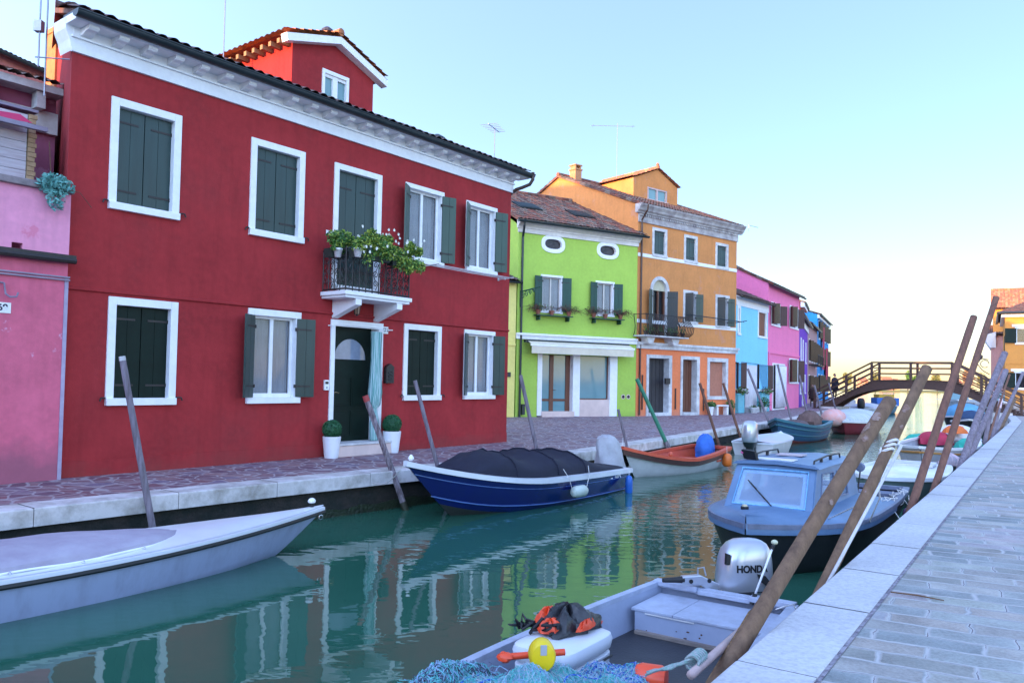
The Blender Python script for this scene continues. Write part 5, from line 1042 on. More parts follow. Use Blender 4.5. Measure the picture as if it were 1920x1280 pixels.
person(fb.w(-.02*LB,-.7,deck(-.02*LB)),math.radians(200),1.75,'person in a long dark coat standing on the left steps of the bridge',mat('dark_coat',(.02,.015,.03),.9,bump=0))
person(Vector((22.0,58.2,0)),math.radians(160),1.6,'person in a dark jacket on the far pavement just left of the bridge',mat('brown_jacket',(.05,.025,.02),.9,bump=0))
# ---------------------------------------------------------------- mooring poles
def isect(line,x,y):
    """where the vertical plane through picture column x meets the offset quay line"""
    d=ray(x,y)
    for a,b in zip(line,line[1:]):
        A=Vector((a[0],a[1]));B=Vector((b[0],b[1]));e=B-A;den=d.x*e.y-d.y*e.x
        if abs(den)<1e-9: continue
        t=(A.x*e.y-A.y*e.x)/den;s=(A.x*d.y-A.y*d.x)/den
        if t>0 and -.001<=s<=1.001: return CAM+d*t
LO=offs(LQ,.20);RO=offs(RQ,-.18)
PG=mat('grey_weathered_pole_wood',(.24,.20,.24),.85,(.12,.095,.11),7,.6,30,stretch=(3,3,.35),thr=(.35,.65))
PB=mat('brown_pole_wood',(.20,.115,.065),.8,(.10,.055,.032),5,.45,24,stretch=(3,3,.3),thr=(.35,.7))
PT=mat('twisted_pole_wood',(.30,.25,.28),.85,(.10,.07,.08),9,.9,20,stretch=(2.5,2.5,.4),thr=(.4,.58),dist=.03)
PR=mat('reddish_pole_wood',(.20,.088,.055),.8,(.11,.05,.036),6,.4,stretch=(3,3,.3))
WETW=mat('wet_pole_foot',(.035,.030,.016),.6,(.02,.03,.012),6,.4)
def pole(top,base,r,m,label,line=LO,dtop=1.0,cap=None,capm=None,r1=None,crook=.02,band=None,group=None,name='mooring_pole',P=None):
    b=P or isect(line,*base);T=aty(top[0],top[1],b.y*dtop);d=(b-T);d.normalize();low=b+d*((b.z+1.9)/max(.2,-d.z))
    t=thing(name,label,'mooring pole',(b.x,b.y,WZ),0,group);O=Vector((b.x,b.y,WZ));r1=r1 or r*1.12
    L=(T-low).length;n=18;pts=[];rr_=[];rg=random.Random(int(top[0]))
    r*=.56;r1*=.56;sd=d.cross(Vector((0,0,1)));sd=sd.normalized() if sd.length>.05 else Vector((1,0,0))
    ph=rg.uniform(0,6)
    for i in range(n+1):
        s=i/n;pts.append(low+(T-low)*s+sd*crook*L*.3*math.sin(s*4+ph)*(1-s)*s*2-O);rr_.append((r1+(r-r1)*s)*(1+rg.uniform(-.03,.03)))
    mb=MB();mb.tube(pts,rr_,14);o=mb.build('shaft',m,t,smooth='auto')
    # a slanting worn top
    if cap: mb=MB();e=(pts[-1]-pts[-2]).normalized();mb.tube([pts[-1]-e*cap,pts[-1]+e*.006],rr_[-1]*1.03,14);mb.build('cap',capm,t,smooth='auto')
    k_=max(i for i in range(n+1) if pts[i].z<.02+0) if line is LO else 0
    if k_: 
        up=pts[k_]+(pts[k_+1]-pts[k_]).normalized()*(.16/max(.2,(pts[k_+1]-pts[k_]).normalized().z));mb=MB();mb.tube([pts[max(0,k_-2)],pts[k_],up],[rr_[0]*1.03]*2+[rr_[k_]*1.03],14);mb.build('foot',WETW,t,smooth='auto')
    if band: mb=MB();e=(pts[-1]-pts[-2]).normalized();mb.tube([low-O,b-O+Vector((0,0,band))-Vector((0,0,0))+ (T-b)*0],[r1*1.04,r1*1.02],14);mb.build('foot',WETW,t,smooth='auto')
    return t,T,b
SC=mat('lichen_scar',(.27,.19,.16),.9,(.19,.10,.07),30,.5,thr=(.42,.58))
def scars(t,T,b,r,specs):
    dd=(b-T).normalized();L_=(b-T).length;O=Vector(t.location);cv=(CAM-b);cv=(cv-dd*cv.dot(dd)).normalized();sv_=dd.cross(cv);rg=random.Random(int(L_*100))
    for f_,ln,a0,w_ in specs:
        mb=MB();rings=[]
        for i in range(7):
            q=i/6;c=T+dd*(L_*f_+ln*(q-.5))-O;ww=w_*math.sin(math.pi*min(max(q,.06),.94))**.6*rg.uniform(.75,1.15);a1=a0+rg.uniform(-.12,.12)
            rings.append([c+(cv*math.cos(a_)+sv_*math.sin(a_))*(r*(1.035)) for a_ in [a1-ww+2*ww*j/8 for j in range(9)]])
        mb.loft(rings,0,False,False);mb.build('scar',SC,t,smooth=True,fix=False)
GP='mooring poles'
RCAP=mat('red_painted_cap',(.42,.05,.05),.7,(.25,.04,.04),9,.2)
pole((229,669),(281,965),.072,PG,'grey leaning pole with a pale top beside the pale grey covered boat',cap=.05,capm=WHITE2,group=GP)
pole((685,742),(758,950),.088,PT,'thick gnarled grey pole with a red top before the green door',cap=.10,capm=RCAP,crook=.10,group=GP)
pole((778,713),(822,880),.062,PG,'grey pole leaning over the bow of the dark blue boat',group=GP)
pole((976,703),(1008,850),.068,PG,'thin speckled grey pole behind the dark cover of the blue boat',group=GP,crook=.05)
pole((1159,767),(1177,843),.060,PG,'short stubby grey pole at the bow of the red-rimmed white boat',group=GP)
GP_=mat('green_painted_pole',(.02,.20,.11),.55,(.03,.15,.09),6,.2)
t,T,b=pole((1194,710),(1256,845),.095,GP_,'green painted pole leaning over the red-rimmed white boat',group=GP);
mb=MB();O=Vector(t.location);dd=(b-T).normalized();mb.tube([b-dd*.28-O,b+dd*.9-O],.064,14);mb.build('bare_foot',PT,t,smooth='auto')
pole((1312,718),(1342,815),.080,PR,'reddish brown pole before the second door of the orange house',group=GP)
pole((1356,718),(1390,825),.080,PR,'reddish brown pole right of the white bench',group=GP)
pole((1402,691),(1450,812),.085,PG,'grey pole in front of the light blue house planters',group=GP)
pole((1458,683),(1486,797),.085,PG,'grey pole in front of the bright pink house door curtain',group=GP)
pole((1499,703),(1516,788),.085,PG,'grey pole before the purple house beside the blue-green wooden boat',group=GP)
pole((1527,722),(1541,778),.095,PG,'small grey pole next to the covered red boat',group=GP)
pole((1554,718),(1567,768),.085,PG,'last small grey pole at the left foot of the bridge',group=GP)
# right bank
t,TA,bA=pole((1668,752),(1372,1232),.096,PB,'nearest thick brown pole with a chipped foot, leaning over the grey skiff and kerb',RO,dtop=1.26,r1=.102,crook=.015,group=GP,P=Vector((1.24,4.72,0)) if 0 else None)
t0=t
t,TB,bB=pole((1738,690),(1536,1108),.092,PB,'second brown pole bound with white rope near its top',RO,dtop=1.15,r1=.095,crook=.02,group=GP)
t1=t
pole((1826,594),(1705,962),.098,PR,'tall dark reddish pole behind the rope-bound one, left of a taller twin',RO,dtop=1.12,crook=.01,group=GP)
pole((1868,558),(1748,925),.100,PR,'tallest dark reddish pole, leaning before the golden house roof',RO,dtop=1.12,crook=.01,group=GP)
pole((1884,662),(1803,873),.135,PG,'thick grey pole leaning right, in front of another grey one, left of the golden house',RO,dtop=1.1,crook=.05,group=GP)
pole((1886,694),(1818,860),.125,PG,'second thick grey pole close behind the first, left of the golden house',RO,dtop=1.06,crook=.03,group=GP)
pole((1893,702),(1852,826),.06,PR,'very thin dark pole right of the pair of thick grey poles',RO,dtop=1.06,group=GP)
pole((1877,748),(1861,818),.11,PG,'short grey pole with a pinkish white band at its top',RO,dtop=1.01,cap=.35,capm=mat('pinkish_white_band',(.75,.55,.62),.6,bump=0),group=GP)
pole((1918,699),(1870,806),.12,PG,'pale grey pole crossing the lower window of the golden house',RO,dtop=1.1,group=GP)
pole((1902,748),(1876,803),.15,PB,'short brown pole at the end of the white kerb',RO,dtop=1.05,group=GP)
pole((1861,756),(1846,832),.11,PG,'short greyish pole in shade beside the bridge foot',RO,dtop=1.0,group=GP)
scars(t0,TA,bA,.0565,((.10,.10,.5,.7),(.155,.13,.9,.5),(.20,.07,.2,.35),(.46,.05,-.4,.3)))
scars(t1,TB,bB,.0535,((.22,.10,.3,.6),(.30,.05,-.5,.4),(.6,.04,.4,.3)))
# the split pale foot on the nearest pole
mb=MB();O=Vector(t0.location);dd=(bA-TA).normalized();rings=[]
for i in range(9):
    s=i/8;c=bA-dd*(.34-.9*s)-O;rings.append([c+Vector((math.cos(a_)*(.063+.006*math.sin(a_*3+s*4)+.003*rnd.random()),math.sin(a_)*(.063+.006*math.sin(a_*2+s*5)),0))+dd*(.05*math.sin(a_*2) if i==0 else 0) for a_ in [2*math.pi*j/16 for j in range(16)]])
mb.loft(rings);mb.build('chipped_foot',mat('chipped_pale_wood',(.34,.20,.09),.85,(.12,.065,.03),8,1,18,stretch=(3,3,.4),thr=(.4,.6),dist=.03),t0,smooth='auto')
# white rope round the second pole, and its tail down to the kerb
ROPE=mat('white_rope',(.72,.70,.68),.8,(.55,.53,.52),90,.3)
dB=(TB-bB).normalized();px_=isect;cB=bB+dB*((TB-bB).length*.61)
X=dB.cross(Vector((0,1,0))).normalized();Yv=dB.cross(X)
t=thing('white_rope','white rope wound round the second brown pole, its end running to the cabin boat','rope',cB)
for k in range(3):
    mb=MB();n=26;tilt=.22
    mb.tube([(X*math.cos(a_)+Yv*math.sin(a_))*.064+dB*(.055*k-.06+.0*a_)+Vector((0,0,-.05*math.cos(a_+.4))) for a_ in [2*math.pi*j/n for j in range(n)]],.014,6,closed=True);mb.build('coil',ROPE,t)
mb=MB();mb.tube([X*.065-dB*.05,X*.07-dB*.2+Vector((.02,0,-.1)),Vector((.15,.5,-.55)),Vector((.5,1.5,-.95)),Vector((1.0,2.6,-1.15))],.008,5);mb.build('tail',ROPE,t)
mb=MB();mb.tube([X*.065-dB*.08,Vector((.02,.55,-.6)),Vector((.2,1.9,-1.0)),Vector((.45,3.0,-1.15))],.007,5);mb.build('tail',ROPE,t)
# pale stick leaning beside the second pole
a_=aty(1690,835,7.3);b_=isect(offs(RQ,-.10),1545,1105);t=thing('boat_hook','long thin white stick leaning between the two nearest brown poles and the kerb','stick',b_);mb=MB();e=(b_-a_);mb.tube([a_-b_,e*.25],.014,8);mb.build('stick',WHITE2,t,smooth=True)
# ---------------------------------------------------------------- boats
def hullpts(L,B,sb,sm,ss,K,rake=.7,tr=.75,full=2.2,flare=.72,n=22,m=7,tum=0):
    """stations from stern (x=0) to bow (x=L): rings from port gunwale round the keel to starboard gunwale"""
    R=[]
    for i in range(n+1):
        t=i/n;b=B/2*(tr+(1-tr)*math.sin(min(1,t/.45)*math.pi/2)) if t<.45 else B/2*(1-((t-.45)/.55)**full)
        b=max(b,.008);S=ss+(sm-ss)*min(1,t/.5)*1.0 if t<.5 else sm+(sb-sm)*((t-.5)/.5)**1.8
        k=-K*(1-max(0,(t-.75)/.25)**2*.8);ring=[]
        for j in range(m+1):
            u=j/m;z=S+(k-S)*u;w=b*(1-(1-flare)*u**1.3) if u<.8 else b*flare*max(0,(1-u)/.2)**.6*(1-.0)
            x=t*(L-rake)+rake*t*(1-u)**.9*(1 if t>.5 else 2*t)*1.0;x+=(1-1)*0
            ring.append((x,w,z))
        R.append(ring)
    return R
def boat(name,label,bow,stern,B,sb,sm,ss,hullm,railm,K=.25,rake=.6,tr=.75,full=2.2,flare=.72,rail=.05,deckz=None,inner=None,floor=-.05,cat='boat',foredeck=0,keelm=None,stripe=None,group=None,thick=.045,railw=1.):
    bow=Vector((bow[0],bow[1]));st=Vector((stern[0],stern[1]));d=(bow-st);L=d.length+rake;rz=math.atan2(d.y,d.x)
    t=thing(name,label,cat,(st.x,st.y,WZ),rz,group);R=hullpts(L,B,sb,sm,ss,K,rake,tr,full,flare);m=len(R[0])-1
    rings=[[p for p in r]+[(x,-y,z) for x,y,z in r[::-1][1:]] for r in R]
    mb=MB();mb.loft(rings,0,False,False)
    mb.poly(rings[0]);t_['last']=(t,R,L)
    mats=[hullm]
    if keelm:
        n_=len(rings[0])-1
        for q in range(len(mb.f)-1):
            j=q%n_;
            if m-2.2<=j<=m+1.2: mb.m[q]=1
        mats.append(keelm)
    h=mb.build('hull',mats,t,smooth='auto')
    if stripe:
        mb=MB()
        for zf,th in stripe[1]:
            for s_ in(1,-1): mb.tube([(p0[0]+(p1[0]-p0[0])*zf,s_*(p0[1]+(p1[1]-p0[1])*zf+.004),p0[2]+(p1[2]-p0[2])*zf) for p0,p1 in[(r[0],r[min(m,3)]) for r in R]],th,5)
        mb.build('rubbing_strake',stripe[0],t)
    # gunwale: flat cap following the sheer, both sides and transom
    mb=MB();w=rail
    for s_ in(1,-1):
        mb.loft([[(r[0][0],s_*(r[0][1]+w*.35),r[0][2]-w*.5*railw),(r[0][0],s_*(r[0][1]+w*.35),r[0][2]+w*.3*railw),(r[0][0],s_*max(r[0][1]-w,.0),r[0][2]+w*.38*railw),(r[0][0],s_*max(r[0][1]-w,.0),r[0][2]-w*.5*railw)] for r in R])
    r=R[0];mb.box(-w*.5,w*.7,-r[0][1],r[0][1],r[0][2]-w*.6,r[0][2]+w*.32);mb.build('gunwale',railm,t,smooth='auto')
    if deckz is None and inner:
        mb=MB();RI=[]
        for r in R[:-1]:
            g_=r[0];ring=[]
            for z in(g_[2],(g_[2]+floor)/2,floor): u=(z-g_[2])/(r[-1][2]-g_[2]);ww=max(g_[1]*(1-(1-flare)*u**1.3)-thick,.004);ring.append((g_[0]+(r[-1][0]-g_[0])*u-(.03 if g_[0]>L*.6 else 0)*u*2,ww,z))
            RI.append(ring+[(x,-y,z) for x,y,z in ring[::-1]])
        mb.loft(RI,0,False,False);q=RI[0];mb.poly(q);mb.poly(RI[-1]);mb.build('interior',inner,t,smooth='auto',fix=False)
    if foredeck:
        mb=MB();i0=int(len(R)*(1-foredeck));mb.loft([[(r[0][0],r[0][1]-.01,r[0][2]+.012),(r[0][0],0,r[0][2]+.03+.05*r[0][1]),(r[0][0],-r[0][1]+.01,r[0][2]+.012)] for r in R[i0:]],0,False,False);mb.build('foredeck',railm if not isinstance(foredeck,tuple) else railm,t,smooth='auto')
    return t,R,L
t_={}
def cover(t,R,m,h,i0=0,i1=None,bows=None,name='cover',inset=.03,sag=.0,under=.02):
    i1=i1 or len(R)-1;mb=MB();rg=random.Random(3);K=12;rings=[]
    for i in range(i0,i1+1):
        r=R[i][0];f_=(i-i0)/(i1-i0);hh=h(f_);ring=[]
        for k in range(K+1):
            a_=math.pi*k/K;y=(r[1]-inset)*math.cos(a_);ring.append((r[0],y,r[2]+under+hh*math.sin(a_)**.8+(rg.uniform(-.004,.004) if 0<k<K else 0)))
        rings.append(ring)
    mb.loft(rings,0,False,False);mb.poly(rings[0]);mb.poly(rings[-1]);return mb.build(name,m,t,smooth='auto')
def outboard(P,rz,label,cowl,s=1.,tilt=0,tiller=None,group=None,text=None,legm=GUTTER,cover_=False):
    """outboard motor: local +x points to the boat's bow"""
    t=thing('outboard_motor',label,'outboard motor',P,rz,group);mb=MB()
    def rr_(x0,x1,w,z,n=24,e=2.8):
        pts=[];cx=(x0+x1)/2;a_=(x1-x0)/2
        for i in range(n):
            q=2*math.pi*i/n;c_,s_=math.cos(q),math.sin(q);pts.append(((cx+a_*math.copysign(abs(c_)**(2/e),c_))*s,w/2*math.copysign(abs(s_)**(2/e),s_)*s,z*s))
        return pts
    prof=[(-.27,.20,.28,.02),(-.29,.22,.32,.06),(-.30,.225,.335,.14),(-.30,.215,.335,.24),(-.29,.20,.33,.33),(-.275,.17,.31,.41),(-.24,.12,.27,.465),(-.19,.06,.20,.495),(-.12,-.02,.09,.505)]
    mb.loft([rr_(a,b,w,z) for a,b,w,z in prof]);mb.build('cowling',cowl,t,smooth='auto')
    mb=MB();mb.loft([rr_(-.20,.14,.22,-.10),rr_(-.25,.18,.27,-.03),rr_(-.27,.20,.285,.018)]);mb.loft([rr_(-.13,.07,.14,-.62),rr_(-.14,.08,.16,-.3),rr_(-.15,.10,.18,-.10)]);mb.box(-.2*s,.05*s,-.012,.012,-.85*s,-.6*s);mb.build('leg',legm,t,smooth='auto')
    mb=MB();mb.box(.06*s,.26*s,-.09*s,.09*s,-.24*s,-.06*s);mb.box(.2*s,.24*s,-.11*s,.11*s,-.34*s,-.02*s);mb.build('clamp_bracket',legm,t,bevel=.008)
    return t
SILV=mat('silver_cowling',(.50,.52,.58),.28,(.47,.49,.55),3,.0,metal=.55,coat=.5,spec=.6);BLK=mat('black_rubber',(.012,.012,.014),.5,bump=0)
# --- boat 1: pale grey covered boat, bottom left
BG=mat('pale_grey_gelcoat',(.33,.37,.53),.35,(.25,.27,.38),1,.08,coat=.25,stretch=(7,7,1.),thr=(.45,.85));BG2=mat('white_gelcoat',(.68,.70,.74),.35,(.62,.64,.69),2,.05,coat=.2)
TARP=mat('pale_tarpaulin',(.36,.33,.40),.8,(.29,.25,.32),3,.5,5,dist=.03,thr=(.35,.7))
fw=Vector((math.sin(math.radians(41)),math.cos(math.radians(41))));bw=Vector((-2.93,9.85));st=bw-fw*6.6
t,R,L=boat('covered_boat','pale grey covered motorboat with a black rubbing strip, nearest the left edge',bw,st,1.5,.50,.37,.36,BG,BG2,K=.22,rake=.78,tr=.95,full=2.0,flare=.80,rail=.09,deckz=1)
mb=MB()
for s_ in(1,-1): mb.loft([[(r[0][0],s_*(r[0][1]+.030),r[0][2]-.055),(r[0][0],s_*(r[0][1]+.048),r[0][2]-.035),(r[0][0],s_*(r[0][1]+.040),r[0][2]-.005),(r[0][0],s_*(r[0][1]+.01),r[0][2]-.02)] for r in R])
mb.build('rubbing_strip',BLK,t)
n_=len(R);mb=MB();mb.loft([[(r[0][0],r[0][1]-.02,r[0][2]+.035),(r[0][0],r[0][1]*.5,r[0][2]+.05+.03*r[0][1]),(r[0][0],0,r[0][2]+.055+.05*r[0][1]),(r[0][0],-r[0][1]*.5,r[0][2]+.05+.03*r[0][1]),(r[0][0],-r[0][1]+.02,r[0][2]+.035)] for r in R],0,False,False);mb.build('deck',BG2,t,smooth='auto')
mb=MB();rings=[];N_=34
for i in range(N_+1):
    f_=i/N_;x=.1+f_*(L*.74-.1);hb_=.60*(1 if f_<.72 else math.sqrt(max(0,1-((f_-.72)/.28)**2)))+.005;ring=[]
    k0=max(k for k in range(n_) if R[k][0][0]<=x+1e-6);w_=(x-R[k0][0][0])/max(1e-6,R[min(k0+1,n_-1)][0][0]-R[k0][0][0]);z0=R[k0][0][2]*(1-w_)+R[min(k0+1,n_-1)][0][2]*w_+.05;hb_=(R[k0][0][1]*(1-w_)+R[min(k0+1,n_-1)][0][1]*w_-.13)*(1 if f_<.78 else math.sqrt(max(0,1-((f_-.78)/.22)**2)))+.005
    for k in range(15):
        a_=math.pi*k/14;ring.append((x,hb_*math.cos(a_),z0+(.02+.13*(1 if f_<.7 else (1-((f_-.7)/.3)**2)))*math.sin(a_)**.7+.006*math.sin(i*1.1+k)))
    rings.append(ring)
mb.loft(rings,0,False,False);mb.build('tarpaulin',TARP,t,smooth='auto')
mb=MB();mb.tube([(p_[0][0],p_[0][1]+.012,p_[0][2]+.004) for p_ in rings]+[(rings[-1][0][0]+.02,0,rings[-1][0][2])]+[(p_[-1][0],p_[-1][1]-.012,p_[-1][2]+.004) for p_ in rings[::-1]],.012,6);mb.build('cover_hem',WHITE,t)
for i in range(2,N_-2,4):
    mb=MB();p_=rings[i][-1];mb.lathe([(.001,0),(.016,0),(.016,.012),(.006,.02)],(p_[0],p_[1]-.05,p_[2]+.0),8);mb.build('stud',mat('chrome',(.7,.7,.75),.15,metal=1,bump=0),t)
mb=MB();b_=R[-1][0];mb.lathe([(.03,0),(.035,.05)],(b_[0]-.18,0,b_[2]+.05),12,1);mb.lathe([(.045,.05),(.05,.075),(.035,.10),(.01,.11)],(b_[0]-.18,0,b_[2]+.05),12,0);mb.build('bow_light',[WHITE,BLK],t)
mb=MB();mb.tube([(b_[0]-.05+.03*math.cos(q_),-.02,b_[2]-.10+.03*math.sin(q_)) for q_ in [i*.63 for i in range(10)]],.006,5,closed=True);mb.build('bow_ring',mat('chrome',(0,0,0)),t)
mb=MB();c=R[int(n_*.52)][0];mb.box(c[0]-.02,c[0]+.02,c[1]-.1,c[1]-.06,c[2]+.04,c[2]+.10);mb.tube([(c[0]-.05,c[1]-.08,c[2]+.10),(c[0]+.05,c[1]-.08,c[2]+.13)],.01,6)
c=R[int(n_*.13)][0];mb.tube([(c[0]-.12,-c[1]+.09,c[2]+.05),(c[0],-c[1]+.09,c[2]+.10),(c[0]+.12,-c[1]+.09,c[2]+.06)],.012,6);mb.build('cleat',bpy.data.materials['chrome'],t)
# --- boat 2: dark blue boat with a black camping cover
NAVY=mat('navy_blue_hull',(.004,.010,.13),.18,(.006,.014,.11),2,.03,coat=.6);BLKC=mat('black_canvas',(.004,.005,.018),.8,(.007,.008,.025),5,.35,7,dist=.02)
bw=Vector((-.90,13.08));st=Vector((1.95,16.9))
t,R,L=boat('blue_motorboat','dark blue boat with a white gunwale under a hooped black cover',bw,st,1.75,.93,.50,.42,NAVY,BG2,K=.25,rake=1.15,tr=.80,full=2.1,flare=.62,rail=.10,deckz=1,keelm=mat('weedy_hull_bottom',(.03,.035,.03),.8),stripe=(mat('pale_blue_line',(.10,.20,.50),.4,bump=0),[(.45,.008),(1.35,.010)]))
n_=len(R);mb=MB();mb.loft([[(r[0][0],r[0][1]-.03,r[0][2]+.02),(r[0][0],0,r[0][2]+.03),(r[0][0],-r[0][1]+.03,r[0][2]+.02)] for r in R],0,False,False);mb.build('deck',BG2,t)
hoops=[(.0,.03),(.10,.12),(.28,.36),(.38,.50),(.46,.52),(.54,.40),(.62,.40),(.72,.58),(.78,.44),(.86,.22),(.93,.30),(1.0,.02)]
def hprof(f_):
    pk=[(0,.10),(.12,.13),(.30,.30),(.44,.52),(.53,.50),(.64,.57),(.78,.50),(.90,.28),(1,.02)]
    for (a,b),(c_,d_) in zip(pk,pk[1:]):
        if a<=f_<=c_: q_=(f_-a)/(c_-a);q_=q_*q_*(3-2*q_);return b+(d_-b)*q_
    return .02
i0,i1=1,int(n_*.80);mb=MB();rings=[];NN=60
hp_=[.36,.57,.80]
for i in range(NN+1):
    f_=i/NN;x_=R[i0][0][0]+(R[i1][0][0]-R[i0][0][0])*f_;ii=min(range(n_),key=lambda k:abs(R[k][0][0]-x_));r=R[ii][0]
    # interpolated half-beam
    k0=max(k for k in range(n_) if R[k][0][0]<=x_+1e-6);k1=min(k0+1,n_-1);w_=(x_-R[k0][0][0])/max(1e-6,R[k1][0][0]-R[k0][0][0]);hb_=R[k0][0][1]*(1-w_)+R[k1][0][1]*w_;z_=R[k0][0][2]*(1-w_)+R[k1][0][2]*w_
    # hoops at fractions, cloth sagging between
    pk=[(0,.05),(.18,.12),(.36,.40),(.57,.43),(.80,.40),(1.0,.04)]
    for (a,b),(c_,d_) in zip(pk,pk[1:]):
        if a<=f_<=c_+1e-9:
            q_=(f_-a)/(c_-a);hh=b+(d_-b)*q_-.12*math.sin(math.pi*q_)*(1 if b>.2 and d_>.2 else .2 if d_>.2 or b>.2 else .1)
            if d_<.1: hh=b+(d_-b)*math.sin(q_*math.pi/2)**1.3*1.0; hh=.04+(b-.04)*math.cos(q_*math.pi/2)**.9
    ring=[]
    for k in range(21):
        a_=math.pi*k/20;wr=(.016*math.sin(k*1.7+f_*25)+.010*math.sin(k*3.1-f_*41))*math.sin(math.pi*k/20)*min(1,hh*3)
        ring.append((x_,(hb_-.09)*math.cos(a_)*(1 if abs(math.cos(a_))>.9 else 1),z_+.04+(hh+wr)*math.sin(a_)**.75))
    rings.append(ring)
mb.loft(rings,0,False,False);mb.poly(rings[0]);mb.poly(rings[-1]);mb.build('cover',BLKC,t,smooth='auto')
mb=MB()
for f_ in(.36,.57,.80): r_=rings[round(f_*NN)];mb.tube([(p_[0],p_[1]*1.005,p_[2]+.008) for p_ in r_],.016,6)
mb.build('cover_hoop',BLKC,t)
mb=MB();r_=R[-1][0];mb.lathe([(.03,0),(.05,.03),(.03,.07),(.012,.09)],(r_[0]-.12,0,r_[2]+.03),10);mb.build('bow_fitting',WHITE,t)
# number on the stern quarter
ii=3;r_=R[ii][0];mt=t.matrix_basis
# side facing the camera is the boat's left or right: take the one nearer the camera
def cam_side(t): 
    m=Matrix.Translation(t.location)@Matrix.Rotation(t.rotation_euler.z,4,'Z');return 1 if (m@Vector((1,1,0))-CAM).length<(m@Vector((1,-1,0))-CAM).length else -1
cs=cam_side(t)
q_=R[3];a_=math.atan2((q_[0][1]-q_[2][1]),(q_[0][2]-q_[2][2]))
textmesh('LF 4094',.13,mat('white_lettering',(.75,.75,.78),.5,bump=0),'registration',t,Matrix.Translation((R[3][0][0]+.1,cs*(R[3][1][1]+.012),R[3][1][2]+.02))@Matrix.Rotation(math.pi if cs>0 else 0,4,'Z')@Matrix.Rotation(math.pi/2-a_,4,'X'),.002,.003)
FEN=mat('fender_white_rubber',(.55,.60,.55),.5,(.42,.48,.42),6,.1)
def fender(P,label,m,r,l,horiz=None,lines=True,rz=0):
    t=thing('fender',label,'fender',P,rz);mb=MB();pr=[(r*.15,-l/2),(r*.7,-l/2*.88),(r,-l/2*.6),(r,l/2*.6),(r*.7,l/2*.88),(r*.15,l/2)]
    mb.lathe(pr,n=18,axis='x' if horiz else 'z');mb.build('body',m,t,smooth='auto');mb=MB()
    if horiz:
        mb.tube([(-l/2,0,0),(-(l/2+.12),-.0,.25),(-(l/2+.2),.08,.42)],.006,5);mb.build('lanyard',ROPE,t);mb=MB();mb.tube([(l/2,0,0),(l/2+.12,-.0,.25),(l/2+.2,.08,.42)],.006,5)
    else: mb.tube([(0,0,l/2),(0,.02,l/2+.18)],.006,5)
    mb.build('lanyard',ROPE,t);return t
def onboat(t,x,y,z): return (Matrix.Translation(t.location)@Matrix.Rotation(t.rotation_euler.z,4,'Z'))@Vector((x,y,z))
fender(onboat(t,R[9][0][0]+.1,cs*(R[9][1][1]+.11),.25),'white sausage fender hanging flat on the dark blue hull',FEN,.105,.44,True,rz=t.rotation_euler.z+(math.pi if cs>0 else 0))
fender(onboat(t,R[2][0][0]-.1,cs*(R[2][0][1]+.08),.14),'blue upright fender at the stern of the dark blue boat',mat('blue_fender',(.02,.13,.5),.4,bump=0),.075,.42)
CANV=mat('grey_motor_cover',(.46,.46,.50),.8,(.36,.35,.38),5,.6,8,dist=.03)
tm=thing('outboard_motor','outboard motor under a crumpled pale grey cover at the stern of the dark blue boat','outboard motor',onboat(t,-.12,.1,.42),t.rotation_euler.z)
mb=MB();rings=[];rg=random.Random(5)
for z,a_,b_,xo in((-.02,.34,.24,-.05),(.10,.33,.23,-.02),(.28,.29,.2,.02),(.42,.25,.17,.08),(.52,.18,.13,.13),(.56,.08,.06,.15)):
    rings.append([(xo+a_*math.cos(q_)*(1+.10*math.sin(q_*5+z*6)),b_*math.sin(q_)*(1+.12*math.sin(q_*4+z*9)),z+.02*math.sin(q_*3)) for q_ in [2*math.pi*i/26 for i in range(26)]])
mb.loft(rings);mb.build('cover',CANV,tm,smooth='auto');tm.scale=(1.25,1.2,1.2);mb=MB();mb.box(-.2,.0,-.05,.05,-.9,0);mb.build('leg',GUTTER,tm)
# --- boat 3: white wooden boat with red rim
WHB=mat('cream_white_hull',(.62,.60,.60),.4,(.52,.50,.50),3,.1);REDR=mat('orange_red_paint',(.60,.09,.04),.45,(.50,.06,.03),6,.1);DKB=mat('dark_brown_band',(.06,.02,.018),.4,bump=0)
t,R,L=boat('red_rimmed_boat','white open boat with an orange-red gunwale and dark band',Vector((2.95,18.75)),Vector((5.55,22.0)),1.55,.72,.36,.50,WHB,REDR,K=.2,rake=.6,tr=.72,full=2.0,flare=.60,rail=.09,inner=REDR,floor=.0,stripe=(DKB,[(.28,.035)]))
mb=MB();n_=len(R)
for s_ in(1,-1): mb.loft([[(r[0][0],s_*(r[0][1]+.012),r[0][2]-.03),(r[0][0]-.0,s_*(r[1][1]+(r[0][1]-r[1][1])*.1+.012),r[0][2]-.16)] for r in R],0,False,False)
mb.build('dark_band',DKB,t,fix=False)
for ii,mm_,hh in((5,REDR,.2),(9,GREEN3,.22),(13,REDR,.25)):
    r_=R[ii][0];mb=MB();mb.box(r_[0]-.13,r_[0]+.13,-r_[1]+.04,r_[1]-.04,hh,hh+.04);mb.build('thwart',mm_,t)
mb=MB();r_=R[16][0];mb.ball((r_[0],cs*(r_[1]-.03),r_[2]+.08),(.05,.05,.07),8,6);mb.build('rowlock',REDR,t)
BLC=mat('bright_blue_cloth',(.03,.16,.62),.7,(.02,.11,.45),5,.5,9,dist=.03)
tm=thing('outboard_motor','outboard motor hooded in bright blue cloth on the red-rimmed boat','outboard motor',onboat(t,.42,0,.34),t.rotation_euler.z)
mb=MB();rings=[]
